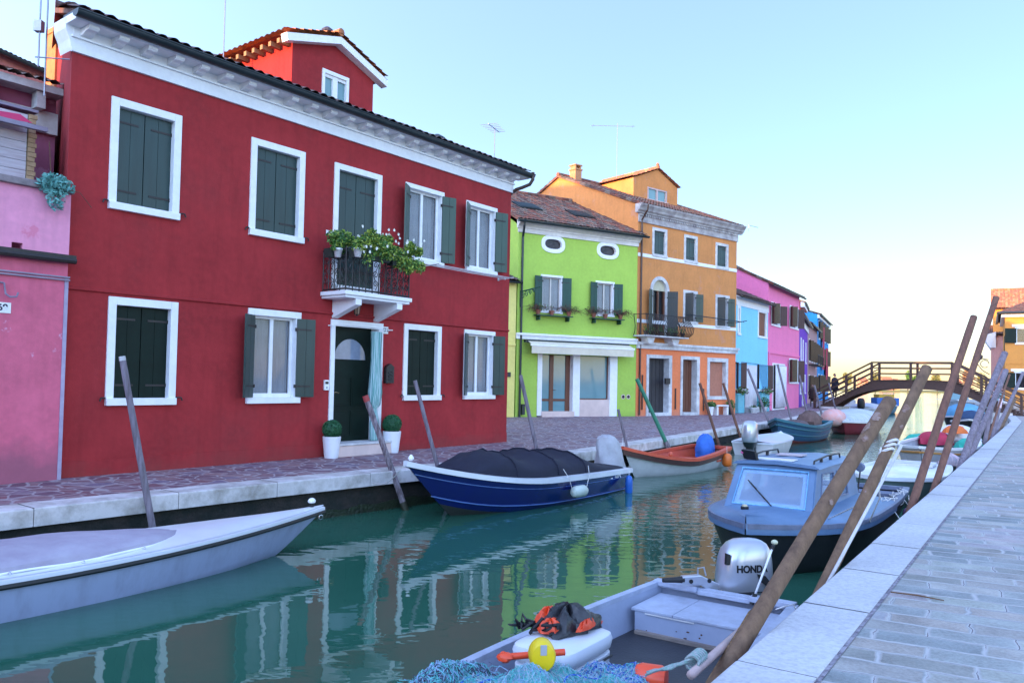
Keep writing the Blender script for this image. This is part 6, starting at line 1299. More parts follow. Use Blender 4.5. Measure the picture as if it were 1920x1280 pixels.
for z,a_,b_,xo in((-.10,.26,.30,0),(.12,.30,.28,0),(.34,.30,.25,-.02),(.50,.22,.2,-.03),(.60,.08,.08,-.03)):
    rings.append([(xo+a_*math.cos(q_)*(1+.07*math.sin(q_*5+z*6)),b_*.85*math.sin(q_)*(1+.12*math.sin(q_*6+z*9)),z*.82+.03*math.sin(q_*3)) for q_ in [2*math.pi*i/24 for i in range(24)]])
mb.loft(rings);mb.build('cover',BLC,tm,smooth='auto');mb=MB();mb.box(-.08,.08,-.05,.05,-.3,-.1);mb.build('leg',GUTTER,tm)
cs=cam_side(t);fender(onboat(t,.65,cs*(R[3][0][1]+.07),.22),'orange teardrop fender at the stern of the red-rimmed boat',mat('orange_fender',(.75,.16,.02),.4,bump=0),.125,.36)
# --- boat 4: small white covered boat with a silver outboard
t,R,L=boat('small_white_boat','small flat-decked white boat with a silver outboard, behind the blue cabin',Vector((9.4,28.0)),Vector((7.55,24.9)),1.5,.52,.42,.40,WHB,BG2,K=.2,rake=.4,tr=.85,full=2.6,flare=.75,rail=.06,deckz=1)
mb=MB();mb.loft([[(r[0][0],r[0][1]-.03,r[0][2]+.02),(r[0][0],0,r[0][2]+.07),(r[0][0],-r[0][1]+.03,r[0][2]+.02)] for r in R],0,False,False);mb.build('deck_cover',BG2,t)
tm=outboard(onboat(t,-.25,0,.42),t.rotation_euler.z,'big silver outboard on the small flat-decked white boat',SILV,1.35)
# --- boat 5: blue-green wooden boat
TEA=mat('teal_paint',(.015,.13,.17),.45,(.02,.09,.14),5,.15);TEB=mat('slate_blue_paint',(.03,.085,.18),.45,(.04,.10,.16),5,.15)
t,R,L=boat('teal_wooden_boat','teal and blue wooden boat with a red bottom, heaped with gear',Vector((10.25,30.2)),Vector((13.0,34.0)),1.9,.95,.62,.72,TEB,TEA,K=.2,rake=.7,tr=.7,full=2.2,flare=.6,rail=.12,inner=TEA,floor=.1,keelm=mat('red_bottom',(.28,.05,.04),.6),stripe=(TEA,[(.5,.04),(1.1,.03)]))
for lab,nm,P_,r_,m_ in (('brown sack heaped on the teal wooden boat','sack',onboat(t,1.3,.1,.75),(.5,.5,.42),mat('brown_sack',(.16,.09,.08),.9,(.1,.06,.05),8,.6,9,dist=.05)),('pale folded net bundle at the stern of the teal wooden boat','net bundle',onboat(t,.5,-.1,.75),(.35,.4,.3),mat('pale_bundle',(.45,.42,.42),.9,(.3,.28,.3),8,.5)),('low dark heap of rope near the bow of the teal wooden boat','rope heap',onboat(t,2.9,.0,.65),(.5,.4,.2),mat('dark_heap',(.08,.05,.06),.9,(.15,.1,.1),14,.6))):
    mb=MB();mb.ball((0,0,0),r_,16,10,jit=.10,rg=rnd);tag(mb.build(nm.replace(' ','_'),m_,smooth='auto',loc=P_),lab,nm)
# --- boat 6: red boat under a ribbed pale cover
DRED=mat('dark_red_hull',(.20,.02,.03),.35,(.15,.015,.02),4,.05)
t,R,L=boat('covered_red_boat','dark red boat under a rounded ribbed pale cover',Vector((15.3,36.5)),Vector((18.2,41.3)),2.2,.62,.55,.55,DRED,WHB,K=.2,rake=.4,tr=.85,full=2.8,flare=.7,rail=.12,deckz=1)
cover(t,R,mat('ribbed_pale_cover',(.52,.55,.60),.6,(.40,.43,.50),3,.4,stretch=(5,.5,.5),thr=(.45,.55)),lambda f_:.55*(math.sin(math.pi*min(1,f_*.9+.12))**.5))
mb=MB();mb.ball((0,0,0),(.55,.5,.4),14,9,jit=.06,rg=rnd);tag(mb.build('pink_float_bundle',mat('salmon_cloth',(.70,.30,.25),.8,(.6,.4,.4),6,.4),smooth='auto',loc=(14.8,36.6,.12)),'salmon pink bundle at the near end of the covered red boat','bundle')
# --- small far boats
t,R,L=boat('grey_dinghy','small pale boat with an upright black outboard, left of the arch',Vector((28.2,62.5)),Vector((25.6,58.2)),2.0,.7,.6,.6,BG2,BG2,K=.2,rake=.4,tr=.85,flare=.7,rail=.1,deckz=1)
cover(t,R,mat('grey_white_cover',(.5,.52,.58),.6),lambda f_:.35*math.sin(math.pi*min(1,f_+.05))**.5)
outboard(onboat(t,-.3,0,.6),t.rotation_euler.z,'black outboard on the small pale boat left of the arch',BLK,1.5)
t,R,L=boat('long_blue_boat','long blue boat moored beyond the left of the bridge arch',Vector((30.0,64.0)),Vector((33.5,72)),2.2,.9,.6,.6,mat('mid_blue_hull',(.02,.16,.30),.4,bump=0),BG2,K=.2,rake=.5,tr=.8,rail=.1,inner=TEB,floor=.2)
mb=MB();mb.box(-1,1,-.6,.6,0,.7);mb.box(-.8,.6,-.5,.5,.7,1.0,1);tag(mb.build('fish_crate_stack',[mat('blue_plastic',(.03,.15,.5),.5,bump=0),mat('yellow_plastic',(.6,.35,.03),.5,bump=0)],loc=(34.0,72.5,WZ+.5)),'stack of blue and yellow crates on the far blue boat','crates')
for nm,lab,bx,by,sx,sy,hm in(('white_cruiser','white cabin cruiser framed by the bridge arch',37.0,66.0,42,75,BG2),('grey_cruiser','grey-white boat with a windscreen right of the white cruiser',38.3,62.0,43.0,69.5,WHB)):
    t,R,L=boat(nm,lab,Vector((bx,by)),Vector((sx,sy)),2.6,1.25,.9,.8,hm,BG2,K=.25,rake=1,tr=.85,rail=.12,deckz=1,foredeck=1)
    mb=MB();x0_=L*.25;mb.loft([[(x0_,-.9,.9),(x0_,.9,.9),(x0_,.8,2.0),(x0_,-.8,2.0)],[(L*.55,-.9,.9),(L*.55,.9,.9),(L*.5,.75,2.0),(L*.5,-.75,2.0)]]);mb.build('cabin',BG2,t,bevel=.04);mb=MB();mb.poly([(L*.556,-.8,1.2),(L*.556,.8,1.2),(L*.515,.7,1.9),(L*.515,-.7,1.9)]);mb.build('windscreen',SHOPG,t)
t,R,L=boat('blue_covered_boat','boat under a sky-blue cover beneath the right of the bridge',Vector((24.2,42.8)),Vector((27.2,47.6)),2.1,.75,.6,.6,BLK,BG2,K=.2,rake=.5,tr=.85,rail=.1,deckz=1)
cover(t,R,mat('sky_blue_cover',(.10,.35,.55),.7,(.08,.25,.42),4,.3),lambda f_:.75*math.sin(math.pi*min(1,f_*.9+.1))**.6)
t,R,L=boat('dark_open_boat','dark open boat with gear in the shade near the right bridge foot',Vector((22.0,38.2)),Vector((24.6,42.3)),1.9,.75,.55,.5,BLK,WHB,K=.2,rake=.5,tr=.8,rail=.1,inner=BLK,floor=.1)
mb=MB();mb.ball((0,0,0),(.8,.6,.4),16,10,jit=.08,rg=rnd);tag(mb.build('dark_tarpaulin_heap',mat('dark_blue_heap',(.02,.05,.12),.8),smooth='auto',loc=(23.2,40.2,WZ+.7)),'dark blue heap lying in the dark open boat','tarpaulin')
# --- boat 11: boat with striped cover, orange stripe, parasols of red, green, white and orange
t,R,L=boat('striped_cover_boat','grey-white boat with an ochre stripe beyond the white-decked boat',Vector((10.3,19.9)),Vector((14.1,25.6)),2.0,.78,.62,.62,mat('grey_white_hull',(.50,.48,.50),.45,(.42,.40,.43),3,.1),BG2,K=.25,rake=.6,tr=.8,rail=.08,inner=mat('boat_inside_grey',(.35,.36,.40),.6),floor=.15,stripe=(mat('ochre_stripe',(.55,.24,.04),.5,bump=0),[(.35,.03)]))
SP=mat('pink_striped_cloth',(.70,.52,.58),.8,(.38,.36,.42),5,.4,stretch=(9,.3,.3),thr=(.45,.55))
def clothheap(name,label,cat,P,r_,m_,jit=.08,rz=0,spike=0):
    mb=MB();rings=[];n=24;rg=random.Random(int(P[0]*37)%997);r_=(r_[0]*.85,r_[1]*.85,r_[2]*.55);jit*=2.2
    for i in range(11):
        f_=i/10;a_=f_*math.pi/2;k_=math.cos(a_)**.7 if f_<1 else .02
        rings.append([(r_[0]*k_*math.cos(q_)*(1+jit*math.sin(q_*5+f_*4)),r_[1]*k_*math.sin(q_)*(1+jit*math.sin(q_*4+2+f_*5)),r_[2]*(math.sin(a_)+spike*f_**3)) for q_ in [2*math.pi*j/n for j in range(n)]])
    mb.loft(rings);o_=mb.build(name,m_,smooth='auto',loc=P,rot=(0,0,rz));return tag(o_,label,cat)
rz_=t.rotation_euler.z
clothheap('striped_cover','pink and grey striped cloth draped over the near end of the ochre-striped boat','cover',onboat(t,L-1.5,.15,.28),(.75,.75,.72),SP,.07,rz_)
clothheap('red_cover','crimson cloth heap on the ochre-striped boat','cover',onboat(t,.6,-.4,.45),(.75,.6,.72),mat('crimson_cover',(.45,.02,.06),.7,(.33,.015,.05),4,.4),.08,rz_)
clothheap('green_cover','sea-green cloth heap right of the crimson one','cover',onboat(t,.0,-.9,.35),(.7,.55,.66),mat('sea_green_cover',(.02,.42,.30),.7,(.02,.32,.24),4,.4),.08,rz_)
clothheap('white_parasol','white peaked cloth behind the crimson heap','cover',onboat(t,-.9,.1,.55),(1.0,.8,.75),mat('white_cloth',(.75,.72,.76),.8,bump=0),.05,rz_,.2)
clothheap('orange_cover','small orange cloth between the white peak and the crimson heap','cover',onboat(t,.15,.15,.8),(.4,.4,.45),mat('orange_cloth',(.75,.16,.03),.7,bump=0),.06,rz_)
clothheap('sea_green_net','sea-green cloth left of the crimson heap','cover',onboat(t,.9,.6,.4),(.7,.45,.55),bpy.data.materials['sea_green_cover'],.08,rz_)
# --- boat 10: white-decked boat nearer
t,R,L=boat('white_decked_boat','low grey-green boat with a white deck, beyond the blue cabin boat',Vector((7.0,14.9)),Vector((9.35,18.5)),1.75,.58,.48,.46,mat('grey_green_hull',(.16,.22,.22),.4,(.12,.17,.17),3,.05),BG2,K=.25,rake=.5,tr=.85,full=3,flare=.7,rail=.09,deckz=1)
mb=MB();mb.loft([[(r[0][0],r[0][1]-.03,r[0][2]+.0),(r[0][0],0,r[0][2]+.05),(r[0][0],-r[0][1]+.03,r[0][2]+.0)] for r in R],0,False,False);mb.build('deck',BG2,t)
mb=MB();mb.box(.3,1.2,-.5,.5,.5,.56);mb.build('hatch',WHITE2,t,bevel=.01)
# --- far shore
GLD=mat('far_olive_land',(.16,.16,.06),.9,(.10,.12,.04),.05,0)
def farp(x,Y,z): p=aty(x,700,Y);return Vector((p.x,Y,z))
mb=MB();pts=[(60,330),(230,330),(330,420),(60,470)];mb.loft([[(p[0],p[1],-1.2) for p in pts],[(p[0],p[1],-.2) for p in pts]]);tag(mb.build('island',GLD),kind='structure')
FT=[('mid',LEAFB),('olive',mat('olive_far_leaf',(.17,.18,.05),.8,bump=0)),('rust',mat('rusty_far_leaf',(.30,.15,.07),.8,bump=0))]
for i,(x,w_,h_,ml,lab) in enumerate(((1588,14,4,1,'olive bush on the far shore at the left end of the bridge'),(1641,18,4.2,1,'olive tree on the far shore below the left rail of the bridge'),(1702,20,4.6,0,'round green tree on the far shore seen through the middle of the bridge'),(1722,15,3.6,0,'lower green tree on the far shore just right of the round one'),(1757,18,4.,1,'olive tree on the far shore near the right end of the flat rail'),(1815,22,5.6,2,'rusty tree on the far shore under the right rail slope'),(1838,16,5.,1,'olive tree on the far shore beside the rose house'))):
    p=farp(x,340,0);t=thing('far_tree',lab,'tree',(p.x,p.y,-.3),0,'trees on the far shore');R_=w_*340/1493/2;h_=h_*1.7
    g=MB();rg=random.Random(i)
    for k in range(9): g.leaves((rg.uniform(-R_*.7,R_*.7),rg.uniform(-1,1),h_*.5+rg.uniform(0,h_*.35)),(R_*.45,1.2,h_*.32),70,.42,(0,),rg,0)
    g.build('crown',FT[ml][1],t,fix=False);mb=MB();mb.tube([(0,0,0),(.2,0,h_*.4),(.1,0,h_*.7)],[.25,.18,.08],6);mb.build('trunk',mat('bark',(.10,.07,.05),.9,bump=0),t)
for i,(x,w_,h_,lab) in enumerate(((1615,12,3.6,'small salmon house on the far shore behind the bridge, leftmost'),(1658,16,4.2,'salmon house on the far shore seen through the bridge railing'),(1677,10,3.4,'small ochre house on the far shore, right of the salmon one'),(1790,14,3.8,'pale far house behind the right side of the bridge'))):
    p=farp(x,360,-.3);H=House('far_house',lab,(p.x,p.y),math.radians(95),w_*360/1493,6,h_);H.t['group']='houses on the far shore';H.walls(mat('far_salmon_wall' if i!=2 else 'far_ochre_wall',(.55,.28,.17) if i!=2 else (.5,.36,.16),.9,bump=0),ridge=h_+1.5);H.roof(TILEO,1.5,.3,.3,gr=False,p=.8)
# ---------------------------------------------------------------- blue cabin boat
CBL=mat('cabin_blue_paint',(.11,.19,.32),.42,(.08,.15,.26),3,.12);CBD=mat('black_hull_paint',(.010,.010,.014),.5,(.02,.02,.022),5,.2);CBG=mat('slate_gunwale_paint',(.16,.18,.26),.5,(.10,.12,.18),6,.3)
u_=Vector((.57,.82));w_v=Vector((.82,-.57));B0_=Vector((2.5,9.9))-u_*.5+w_v*.60
t,R,L=boat('cabin_boat','blue boat with a glazed cabin and black hull, moored bow towards the viewer',B0_+u_*.35,B0_+u_*5.6,2.0,.62,.56,.56,CBD,CBG,K=.28,rake=.35,tr=.86,full=4.2,flare=.66,rail=.07,inner=mat('cockpit_dark_blue',(.03,.045,.09),.6),floor=.12)
n_=len(R);X0=L-.95;bt=t
mb=MB();rg_=[]
for r in R[int(n_*.35):]:
    f_=max(0,min(1,(r[0][0]-L*.35)/(L*.3)));g_=r[0]
    rg_.append([(g_[0]+.012 if k in(0,1,7,8) else g_[0],y*g_[1],g_[2]+z) for k,(y,z) in enumerate([(1.015,-.10),(1.02,.0),(.97,.035),(.6,.10),(0,.13),(-.6,.10),(-.97,.035),(-1.02,.0),(-1.015,-.10)])])
mb.loft(rg_,0,False,False);mb.build('foredeck',CBL,t,smooth='auto')
ya,yb_=-.62,.46;zb_,zt_=.64,1.19;xf,xr,xe=L-1.03,L-1.42,L-3.6
c8=[(xf,ya,zb_),(xf-.04,yb_,zb_),(xe,yb_+.04,zb_-.15),(xe,ya-.04,zb_-.15),(xr,ya+.05,zt_),(xr-.03,yb_-.05,zt_),(xe+.1,yb_-.05,zt_-.04),(xe+.1,ya+.05,zt_-.04)]
V=[Vector(p) for p in c8]
def panel(mb,A,B,C,D,holes,th=.03,mi=0):
    """wall quad A,B (bottom) C,D (top, above B,A) with rectangular holes in bilinear coordinates"""
    f_=lambda s,v_:(A*(1-s)+B*s)*(1-v_)+(D*(1-s)+C*s)*v_
    nrm=(B-A).cross(D-A).normalized()*th
    loops=[[(0,0),(1,0),(1,1),(0,1)]]+[[(a,b),(c,b),(c,d),(a,d)] for a,c,b,d in holes]
    tri=tessellate_polygon([[Vector((p[0],p[1],0)) for p in q] for q in loops]);fl=[p for q in loops for p in q]
    P_=[f_(*p) for p in fl];k=len(P_);fs=[tuple(x) for x in tri]+[tuple(i+k for i in x) for x in tri];o_=0
    for q in loops:
        for i in range(len(q)): a=o_+i;b=o_+(i+1)%len(q);fs.append((a,b,b+k,a+k))
        o_+=len(q)
    mb.add([p+nrm*.5 for p in P_]+[p-nrm*.5 for p in P_],fs,mi);return f_,nrm
mb=MB();wins_=[]
for A,B,C,D,hs in((V[0],V[1],V[5],V[4],[(.08,.92,.10,.88)]),(V[1],V[2],V[6],V[5],[(.12,.40,.30,.84),(.48,.72,.30,.84)]),(V[3],V[0],V[4],V[7],[(.28,.52,.30,.84),(.60,.88,.30,.84)]),(V[2],V[3],V[7],V[6],[(.3,.7,.02,.9)])):
    f_,nn=panel(mb,A,B,C,D,hs);wins_.append((f_,hs,nn))
cb=mb.build('cabin',CBL,t,fix=True)
CG=mat('hazy_cabin_glass',(.30,.42,.62),.08,(.36,.48,.66),4,0,spec=.8,alpha=.45)
for i,(f_,hs,nn) in enumerate(wins_[:3]):
    for a,c,b,d in hs:
        mb=MB();mb.poly([f_(a,b),f_(c,b),f_(c,d),f_(a,d)]);mb.build('pane',CG,cb,fix=False)
        mb=MB();pts=[f_(a,b),f_(c,b),f_(c,d),f_(a,d)];mb.tube([p-nn*.6 for p in pts],.013,6,closed=True);mb.tube([p+nn*.6 for p in pts],.013,6,closed=True);mb.build('window_seal',mat('lace_blue_trim',(.22,.48,.72),.6,(.10,.28,.5),40,.4) if i==0 else CBG,cb)
f_,hs,nn=wins_[0];a,c,b,d=hs[0];mb=MB();e=.035
for q_ in([(a,b),(c,b),(c,b+.09),(a,b+.09)],[(a,d-.09),(c,d-.09),(c,d),(a,d)],[(a,b+.09),(a+.06,b+.09),(a+.06,d-.09),(a,d-.09)],[(c-.06,b+.09),(c,b+.09),(c,d-.09),(c-.06,d-.09)]): mb.poly([f_(*p)-nn*.12 for p in q_])
mb.build('lace_border',bpy.data.materials['lace_blue_trim'],cb,fix=False)
mb=MB();n=10;rings=[]
for i in range(n+1):
    x=xr+.06-(xr+.06-xe+.0)*i/n;z=zt_+.02+.02*math.sin(math.pi*i/n)-.04*i/n
    rings.append([(x,(ya-.02)*1.0,z-.03),(x,ya+.04,z+.01),(x,(ya+yb_)/2,z+.045),(x,yb_-.04,z+.01),(x,yb_+.02,z-.03),(x,(ya+yb_)/2,z-.005)])
mb.loft(rings);mb.build('cabin_roof',CBL,cb,smooth='auto')
for y in(yb_-.10,ya+.12):
    mb=MB();p_=[(xr-.12,y,zt_+.03),(xr-.15,y,zt_+.075),(xr-.8,y,zt_+.10),(xr-1.5,y,zt_+.09),(xr-1.55,y,zt_+.03)];mb.tube(p_,.012,6)
    for x in(xr-.5,xr-1.0): mb.box(x-.03,x+.03,y-.015,y+.015,zt_+.02,zt_+.09)
    mb.build('handrail',BLK,cb)
mb=MB();mb.box(xr-.28,xr-.06,-.38,.12,zt_+.056,zt_+.072);mb.build('hatch',BG2,cb,bevel=.004)
mb=MB();mb.box(xr-1.0,xr-.72,-.3,.05,zt_+.072,zt_+.085);mb.build('solar_panel',mat('pinkish_panel',(.5,.4,.42),.4,bump=0),cb)
tt=thing('search_board','black-backed folded board with a pink rag on the cabin roof corner','board',onboat(t,xr-.05,ya+.10,zt_+.05),t.rotation_euler.z);mb=MB();mb.obox((0,.08,.06),(.30,.03,.13),Matrix.Rotation(.9,3,'Z')@Matrix.Rotation(.35,3,'X'));mb.build('board',BLK,tt);mb=MB();mb.obox((-.03,.05,.07),(.26,.02,.11),Matrix.Rotation(.9,3,'Z')@Matrix.Rotation(.35,3,'X'));mb.build('board_face',BG2,tt)
mb=MB();mb.ball((-.16,-.03,.07),(.11,.06,.03),10,6,jit=.1,rg=rnd);mb.build('rag',mat('pink_rag',(.75,.12,.35),.7,bump=0),tt)
f_,hs,nn=wins_[0];mb=MB();p0=f_(.62,-.02)+nn*1.3;p1=f_(.2,.6)+nn*1.3;nn=-nn
if (p0-V[0]).x<0: pass
mb.tube([p0,p1],.009,5);mb.tube([p0,p0+nn*1.5],.016,6);mb.build('wiper',BLK,cb)
# steering seat and curtain inside
mb=MB();mb.box(xr-1.0,xr-.6,-.2,.2,.15,.75);mb.build('seat',mat('cabin_seat',(.28,.32,.42),.7,bump=0),t,bevel=.03)
mb=MB();r_=R[-4][0];mb.lathe([(.045,0),(.05,.03),(.04,.04)],(L-.62,-.22,.705),12,0);mb.lathe([(.035,.04),(.03,.06),(.01,.065)],(L-.62,-.22,.705),12,1);mb.build('deck_filler',[BLK,mat('yellowed_lens',(.5,.45,.3),.4,bump=0)],t)
mb=MB();mb.box(.9,1.3,-.85,.85,.46,.5);mb.box(.1,.5,-.8,.8,.46,.5);mb.build('thwart',CBG,t)
cs=cam_side(t)
for k,lab in enumerate(('tangle of white mooring line over the slate gunwale of the cabin boat','second white mooring line loosely looped at the stern gunwale of the cabin boat')):
    rg=random.Random(40+k);tt=thing('mooring_line',lab,'rope',onboat(t,2.1-k*.9,.92,.62),t.rotation_euler.z)
    for j in range(3):
        x0_=-.35+.2*j+rg.uniform(-.05,.05);x1_=x0_+rg.uniform(.15,.35);sg=rg.uniform(.10,.28)
        p_=[Vector((x0_+(x1_-x0_)*q/12,-.06+.10*math.sin(q*.35+j)+.08*q/12,.03-sg*math.sin(math.pi*q/12)*(1 if j%2 else .3))) for q in range(13)]
        if j==0: p_+=[p_[-1]+Vector((.1*q,.12*q,-.14*q)) for q in(1,2,3)]
        mb=MB();mb.tube(p_,.007,5);mb.build('strand',ROPE,tt,smooth=True)
mb=MB();tt=thing('spotlight','small round grey spotlight on a curved stalk behind the blue cabin','spotlight',onboat(t,xe-.05,yb_,zt_-.3),t.rotation_euler.z);mb.tube([(0,0,-.25),(-.05,.02,0),(0,.04,.12)],.012,6);mb.build('stalk',BLK,tt);mb=MB();mb.lathe([(.03,-.06),(.065,-.02),(.07,.03),(.05,.04)],(0,.04,.15),12,0,'x');mb.build('lamp',CBG,tt)
fender(onboat(t,1.4,1.08,.28),'mauve fender hanging in shade between the cabin boat and the kerb',mat('mauve_fender',(.30,.16,.34),.5,bump=0),.09,.32)
# ---------------------------------------------------------------- grey fishing skiff in the foreground
SKG=mat('grey_blue_skiff_paint',(.34,.38,.50),.55,(.28,.32,.43),2.2,.25,14);SKR=mat('worn_skiff_gunwale',(.38,.42,.53),.5,(.27,.29,.36),7,.3,thr=(.4,.8))
sv=Vector((1.93,7.20));bv=Vector((-.574,-.819));
t,R,L=boat('fishing_skiff','flat grey-blue open fishing skiff with a stern locker, nets and a silver outboard',sv+bv*4.6,sv,1.50,.50,.36,.36,SKG,SKR,K=.15,rake=.6,tr=.86,full=2.4,flare=.86,rail=.055,inner=SKG,floor=.06,thick=.05,railw=.8)
sk=t;n_=len(R);tb=R[0][0][1]
DF=mat('dark_wet_floor',(.018,.018,.024),.5,(.03,.03,.035),6,.3)
mb=MB();mb.loft([[(r[0][0],r[0][1]*.84,.075),(r[0][0],-r[0][1]*.84,.075)] for r in R[1:-3]],0,False,False);mb.build('floor',DF,t)
# stern locker and transom
mb=MB();mb.box(.62,.65,-tb+.10,tb-.10,.07,.255);mb.build('locker_front',SKG,t)
for k in range(2): mb=MB();mb.box(.055,.66,(-tb+.07) if k==0 else -.19,-.195 if k==0 else tb-.07,.258,.282);mb.build('locker_lid',SKR,t,bevel=.004)
mb=MB();mb.box(.64,.70,-tb+.12,tb-.12,.07,.10);mb.build('floor_batten',mat('worn_batten_wood',(.30,.24,.20),.8,(.14,.11,.10),7,.4,stretch=(3,.4,3)),t)
mb=MB();mb.box(-.03,.07,-tb,-.22,.345,.392);mb.box(-.03,.07,.26,tb,.345,.392);mb.box(-.02,.05,-.22,.26,.32,.36);mb.build('transom_cap',SKR,t,bevel=.006)
mb=MB();mb.box(.656,.664,-tb+.2,.0,.245,.255);mb.build('hinge_rail',WHITE2,t)
RST=mat('rust_mark',(.10,.05,.04),.8,bump=0)
for k in range(9):
    y=rnd.uniform(-.5,.5);mb=MB();mb.ball((.652,y,rnd.uniform(.09,.2)),(.004,rnd.uniform(.006,.02),rnd.uniform(.004,.009)),6,4);mb.build('rust_spot',RST,t)
# outboard
rzm=math.atan2(-.22,-.975);mp_=Vector((2.14,7.40,-.335))
m_=outboard(mp_,rzm,'large silver outboard with black lettering on the stern of the grey skiff',SILV,1.0)
LET=mat('black_lettering',(.008,.008,.010),.3,bump=0)
# lettering is pressed to the curved side of the cowling
base=textmesh('HONDA',.088,LET,'lettering',m_,Matrix.Identity(4),.0015,.0035)
me=base.data;wv=max(v.co.x for v in me.vertices)-min(v.co.x for v in me.vertices)
for v in me.vertices:
    x=-v.co.x*(.305/wv)-.035;z=.262+v.co.y+x*.0;zz=min(max(z,.14),.33)
    a0,b0_,w0=-.30+(.01)*(zz-.14)/.19,.225-.025*(zz-.14)/.19,.335-.005*(zz-.14)/.19
    cx_,aa=(a0+b0_)/2,(b0_-a0)/2;q=min(.999,abs((x-cx_)/aa));y=w0/2*(1-q**2.8)**(1/2.8);v.co=(x,y+.003+v.co.z,z)
mb=MB();mb.tube([(-.295,0,.075)]+[(0,0,0)][:0]+[(-.03+.262*math.copysign(abs(math.cos(q_))**.71,math.cos(q_)),.171*math.copysign(abs(math.sin(q_))**.71,math.sin(q_)),.055+.0*q_) for q_ in [math.pi-.1-i*(2*math.pi-.2)/30 for i in range(31)]],.005,5);mb.build('cowling_seam',BLK,m_)
mb=MB();mb.prism([(-.20,.09),(-.10,.16),(-.08,.22),(-.16,.20),(-.22,.13)],.166,.178);mb.build('side_grille',BLK,m_)
mb=MB();mb.prism([(.17,.30),(.205,.30),(.20,.40),(.165,.39)],.09,.13);mb.build('vent',BLK,m_)
mb=MB();mb.obox((.01,.171,.02),(.10,.02,.045));mb.build('latch',BLK,m_)
# tiller
mb=MB();mb.loft([[(.18,y,z) for y,z in((-.03,.0),(.03,.0),(.03,.09),(-.03,.09))],[(.34,y,z) for y,z in((-.03,.06),(.03,.06),(.03,.16),(-.03,.16))],[(.40,y,z) for y,z in((-.035,.10),(.035,.10),(.035,.19),(-.035,.19))],[(.58,y,z) for y,z in((-.028,.12),(.028,.12),(.028,.185),(-.028,.185))]]);ti=mb.build('tiller',SILV,m_,bevel=.008)
mb=MB();mb.lathe([(.034,.56),(.03,.60),(.026,.64),(.022,.74),(.02,.76)],(0,0,.152),12,0,'x');mb.build('grip',BLK,ti,smooth='auto')
for x in(.32,.50): mb=MB();mb.lathe([(.02,.029),(.02,.036)],(x,0,.14),10,0,'y');mb.build('knob',BLK,ti)
mb=MB();mb.tube([(.42,0,.18),(.42,0,.25),(.36,0,.255),(.34,0,.18)],.008,5);mb.build('lever',SILV,ti)
for k in range(3):
    mb=MB();mb.tube([(.30,.03-.03*k,.05),(.26+.02*k,.05,-.04),(.20,.06-.05*k,-.10),(.05-.1*k,.04,-.06),(-.02,.03,.0)],.007,5);mb.build('cable',BLK if k!=1 else mat('red_cable',(.3,.03,.03),.5,bump=0),m_,smooth=True)
mb=MB();mb.ball((.1,.02,-.07),(.09,.07,.035),12,8);mb.ball((-.1,.08,-.05),(.07,.05,.04),12,8);mb.build('engine_pan',mat('chrome_dark',(.35,.36,.38),.25,metal=.8,bump=0),m_,smooth=True)
a_=aty(1418,1108,7.0);b_=aty(1450,1022,7.0);tt=thing('stern_light_pole','thin white pole with a pale ball top beside the silver outboard','light pole',a_);d_=b_-a_;mb=MB();mb.tube([-d_*.25,d_],.010,8);mb.build('pole',WHITE,tt,smooth=True);mb=MB();mb.ball(d_*1.07,(.03,.03,.022),14,8);mb.build('lens',mat('pale_yellow_lens',(.62,.62,.42),.3,bump=0),tt,smooth=True);mb=MB();mb.tube([d_*.92,d_*1.0],.018,8);mb.tube([-d_*.28,-d_*.05],.02,8);mb.build('collar',BLK,tt)
# cooler
ct=onboat(sk,2.28,-.28,.10);c_=thing('cooler_box','white rounded cool box in the middle of the grey skiff','cool box',ct,sk.rotation_euler.z)
CW=mat('white_plastic',(.66,.68,.74),.35,(.60,.62,.68),3,.05)
def rbox(mb,x,y,z0,z1,r=.05,n=20,top=.03):
    def ring(k,z):
        return [((x/2-k)*math.copysign(abs(math.cos(q))**.35,math.cos(q)),(y/2-k)*math.copysign(abs(math.sin(q))**.35,math.sin(q)),z) for q in [2*math.pi*(i+.5)/n for i in range(n)]]
    mb.loft([ring(.03,z0),ring(.01,z0+.02),ring(0,z1-top),ring(.012,z1-top*.3),ring(.04,z1)])
mb=MB();rbox(mb,.68,.44,0,.27,n=32,top=.012);mb.build('body',CW,c_,smooth='auto')
mb=MB();rbox(mb,.71,.47,.275,.40,n=32,top=.05);mb.build('lid',CW,c_,smooth='auto')
mb=MB();mb.tube([(.25,.238,.25),(.0,.25,.255),(-.25,.238,.25)],.008,6);mb.build('handle',BLK,c_)
# jacket
JB=mat('black_nylon',(.010,.010,.013),.35,(.03,.03,.035),6,.6,12,dist=.03);JO=mat('orange_nylon',(.85,.09,.02),.45,(.70,.06,.02),6,.4,10,dist=.02)
j_=thing('life_jacket','crumpled black and orange life jacket thrown on the cool box lid','life jacket',onboat(sk,2.12,-.34,.505),sk.rotation_euler.z)
def crumple(mb,c,r,seed,n=30,m=14,amp=.25,mi=0):
    rg=random.Random(seed);ph=[rg.uniform(0,6) for _ in range(8)];rings=[]
    for i in range(m+1):
        f_=i/m;a_=f_*math.pi/2;ring=[]
        for k in range(n):
            q=2*math.pi*k/n;w_=1+amp*(.5*math.sin(3*q+ph[0]+2*f_)+.35*math.sin(7*q+ph[1]-5*f_)+.25*math.sin(11*q+ph[2]+9*f_));ring.append((c[0]+r[0]*math.cos(a_)**.8*math.cos(q)*w_,c[1]+r[1]*math.cos(a_)**.8*math.sin(q)*w_,c[2]+r[2]*math.sin(a_)*(1+.3*math.sin(5*q+ph[3]+6*f_))))
        rings.append(ring)
    mb.loft(rings,mi)
mb=MB();crumple(mb,(0,0,0),(.25,.18,.13),1);mb.build('black_cloth',JB,j_,smooth='auto')
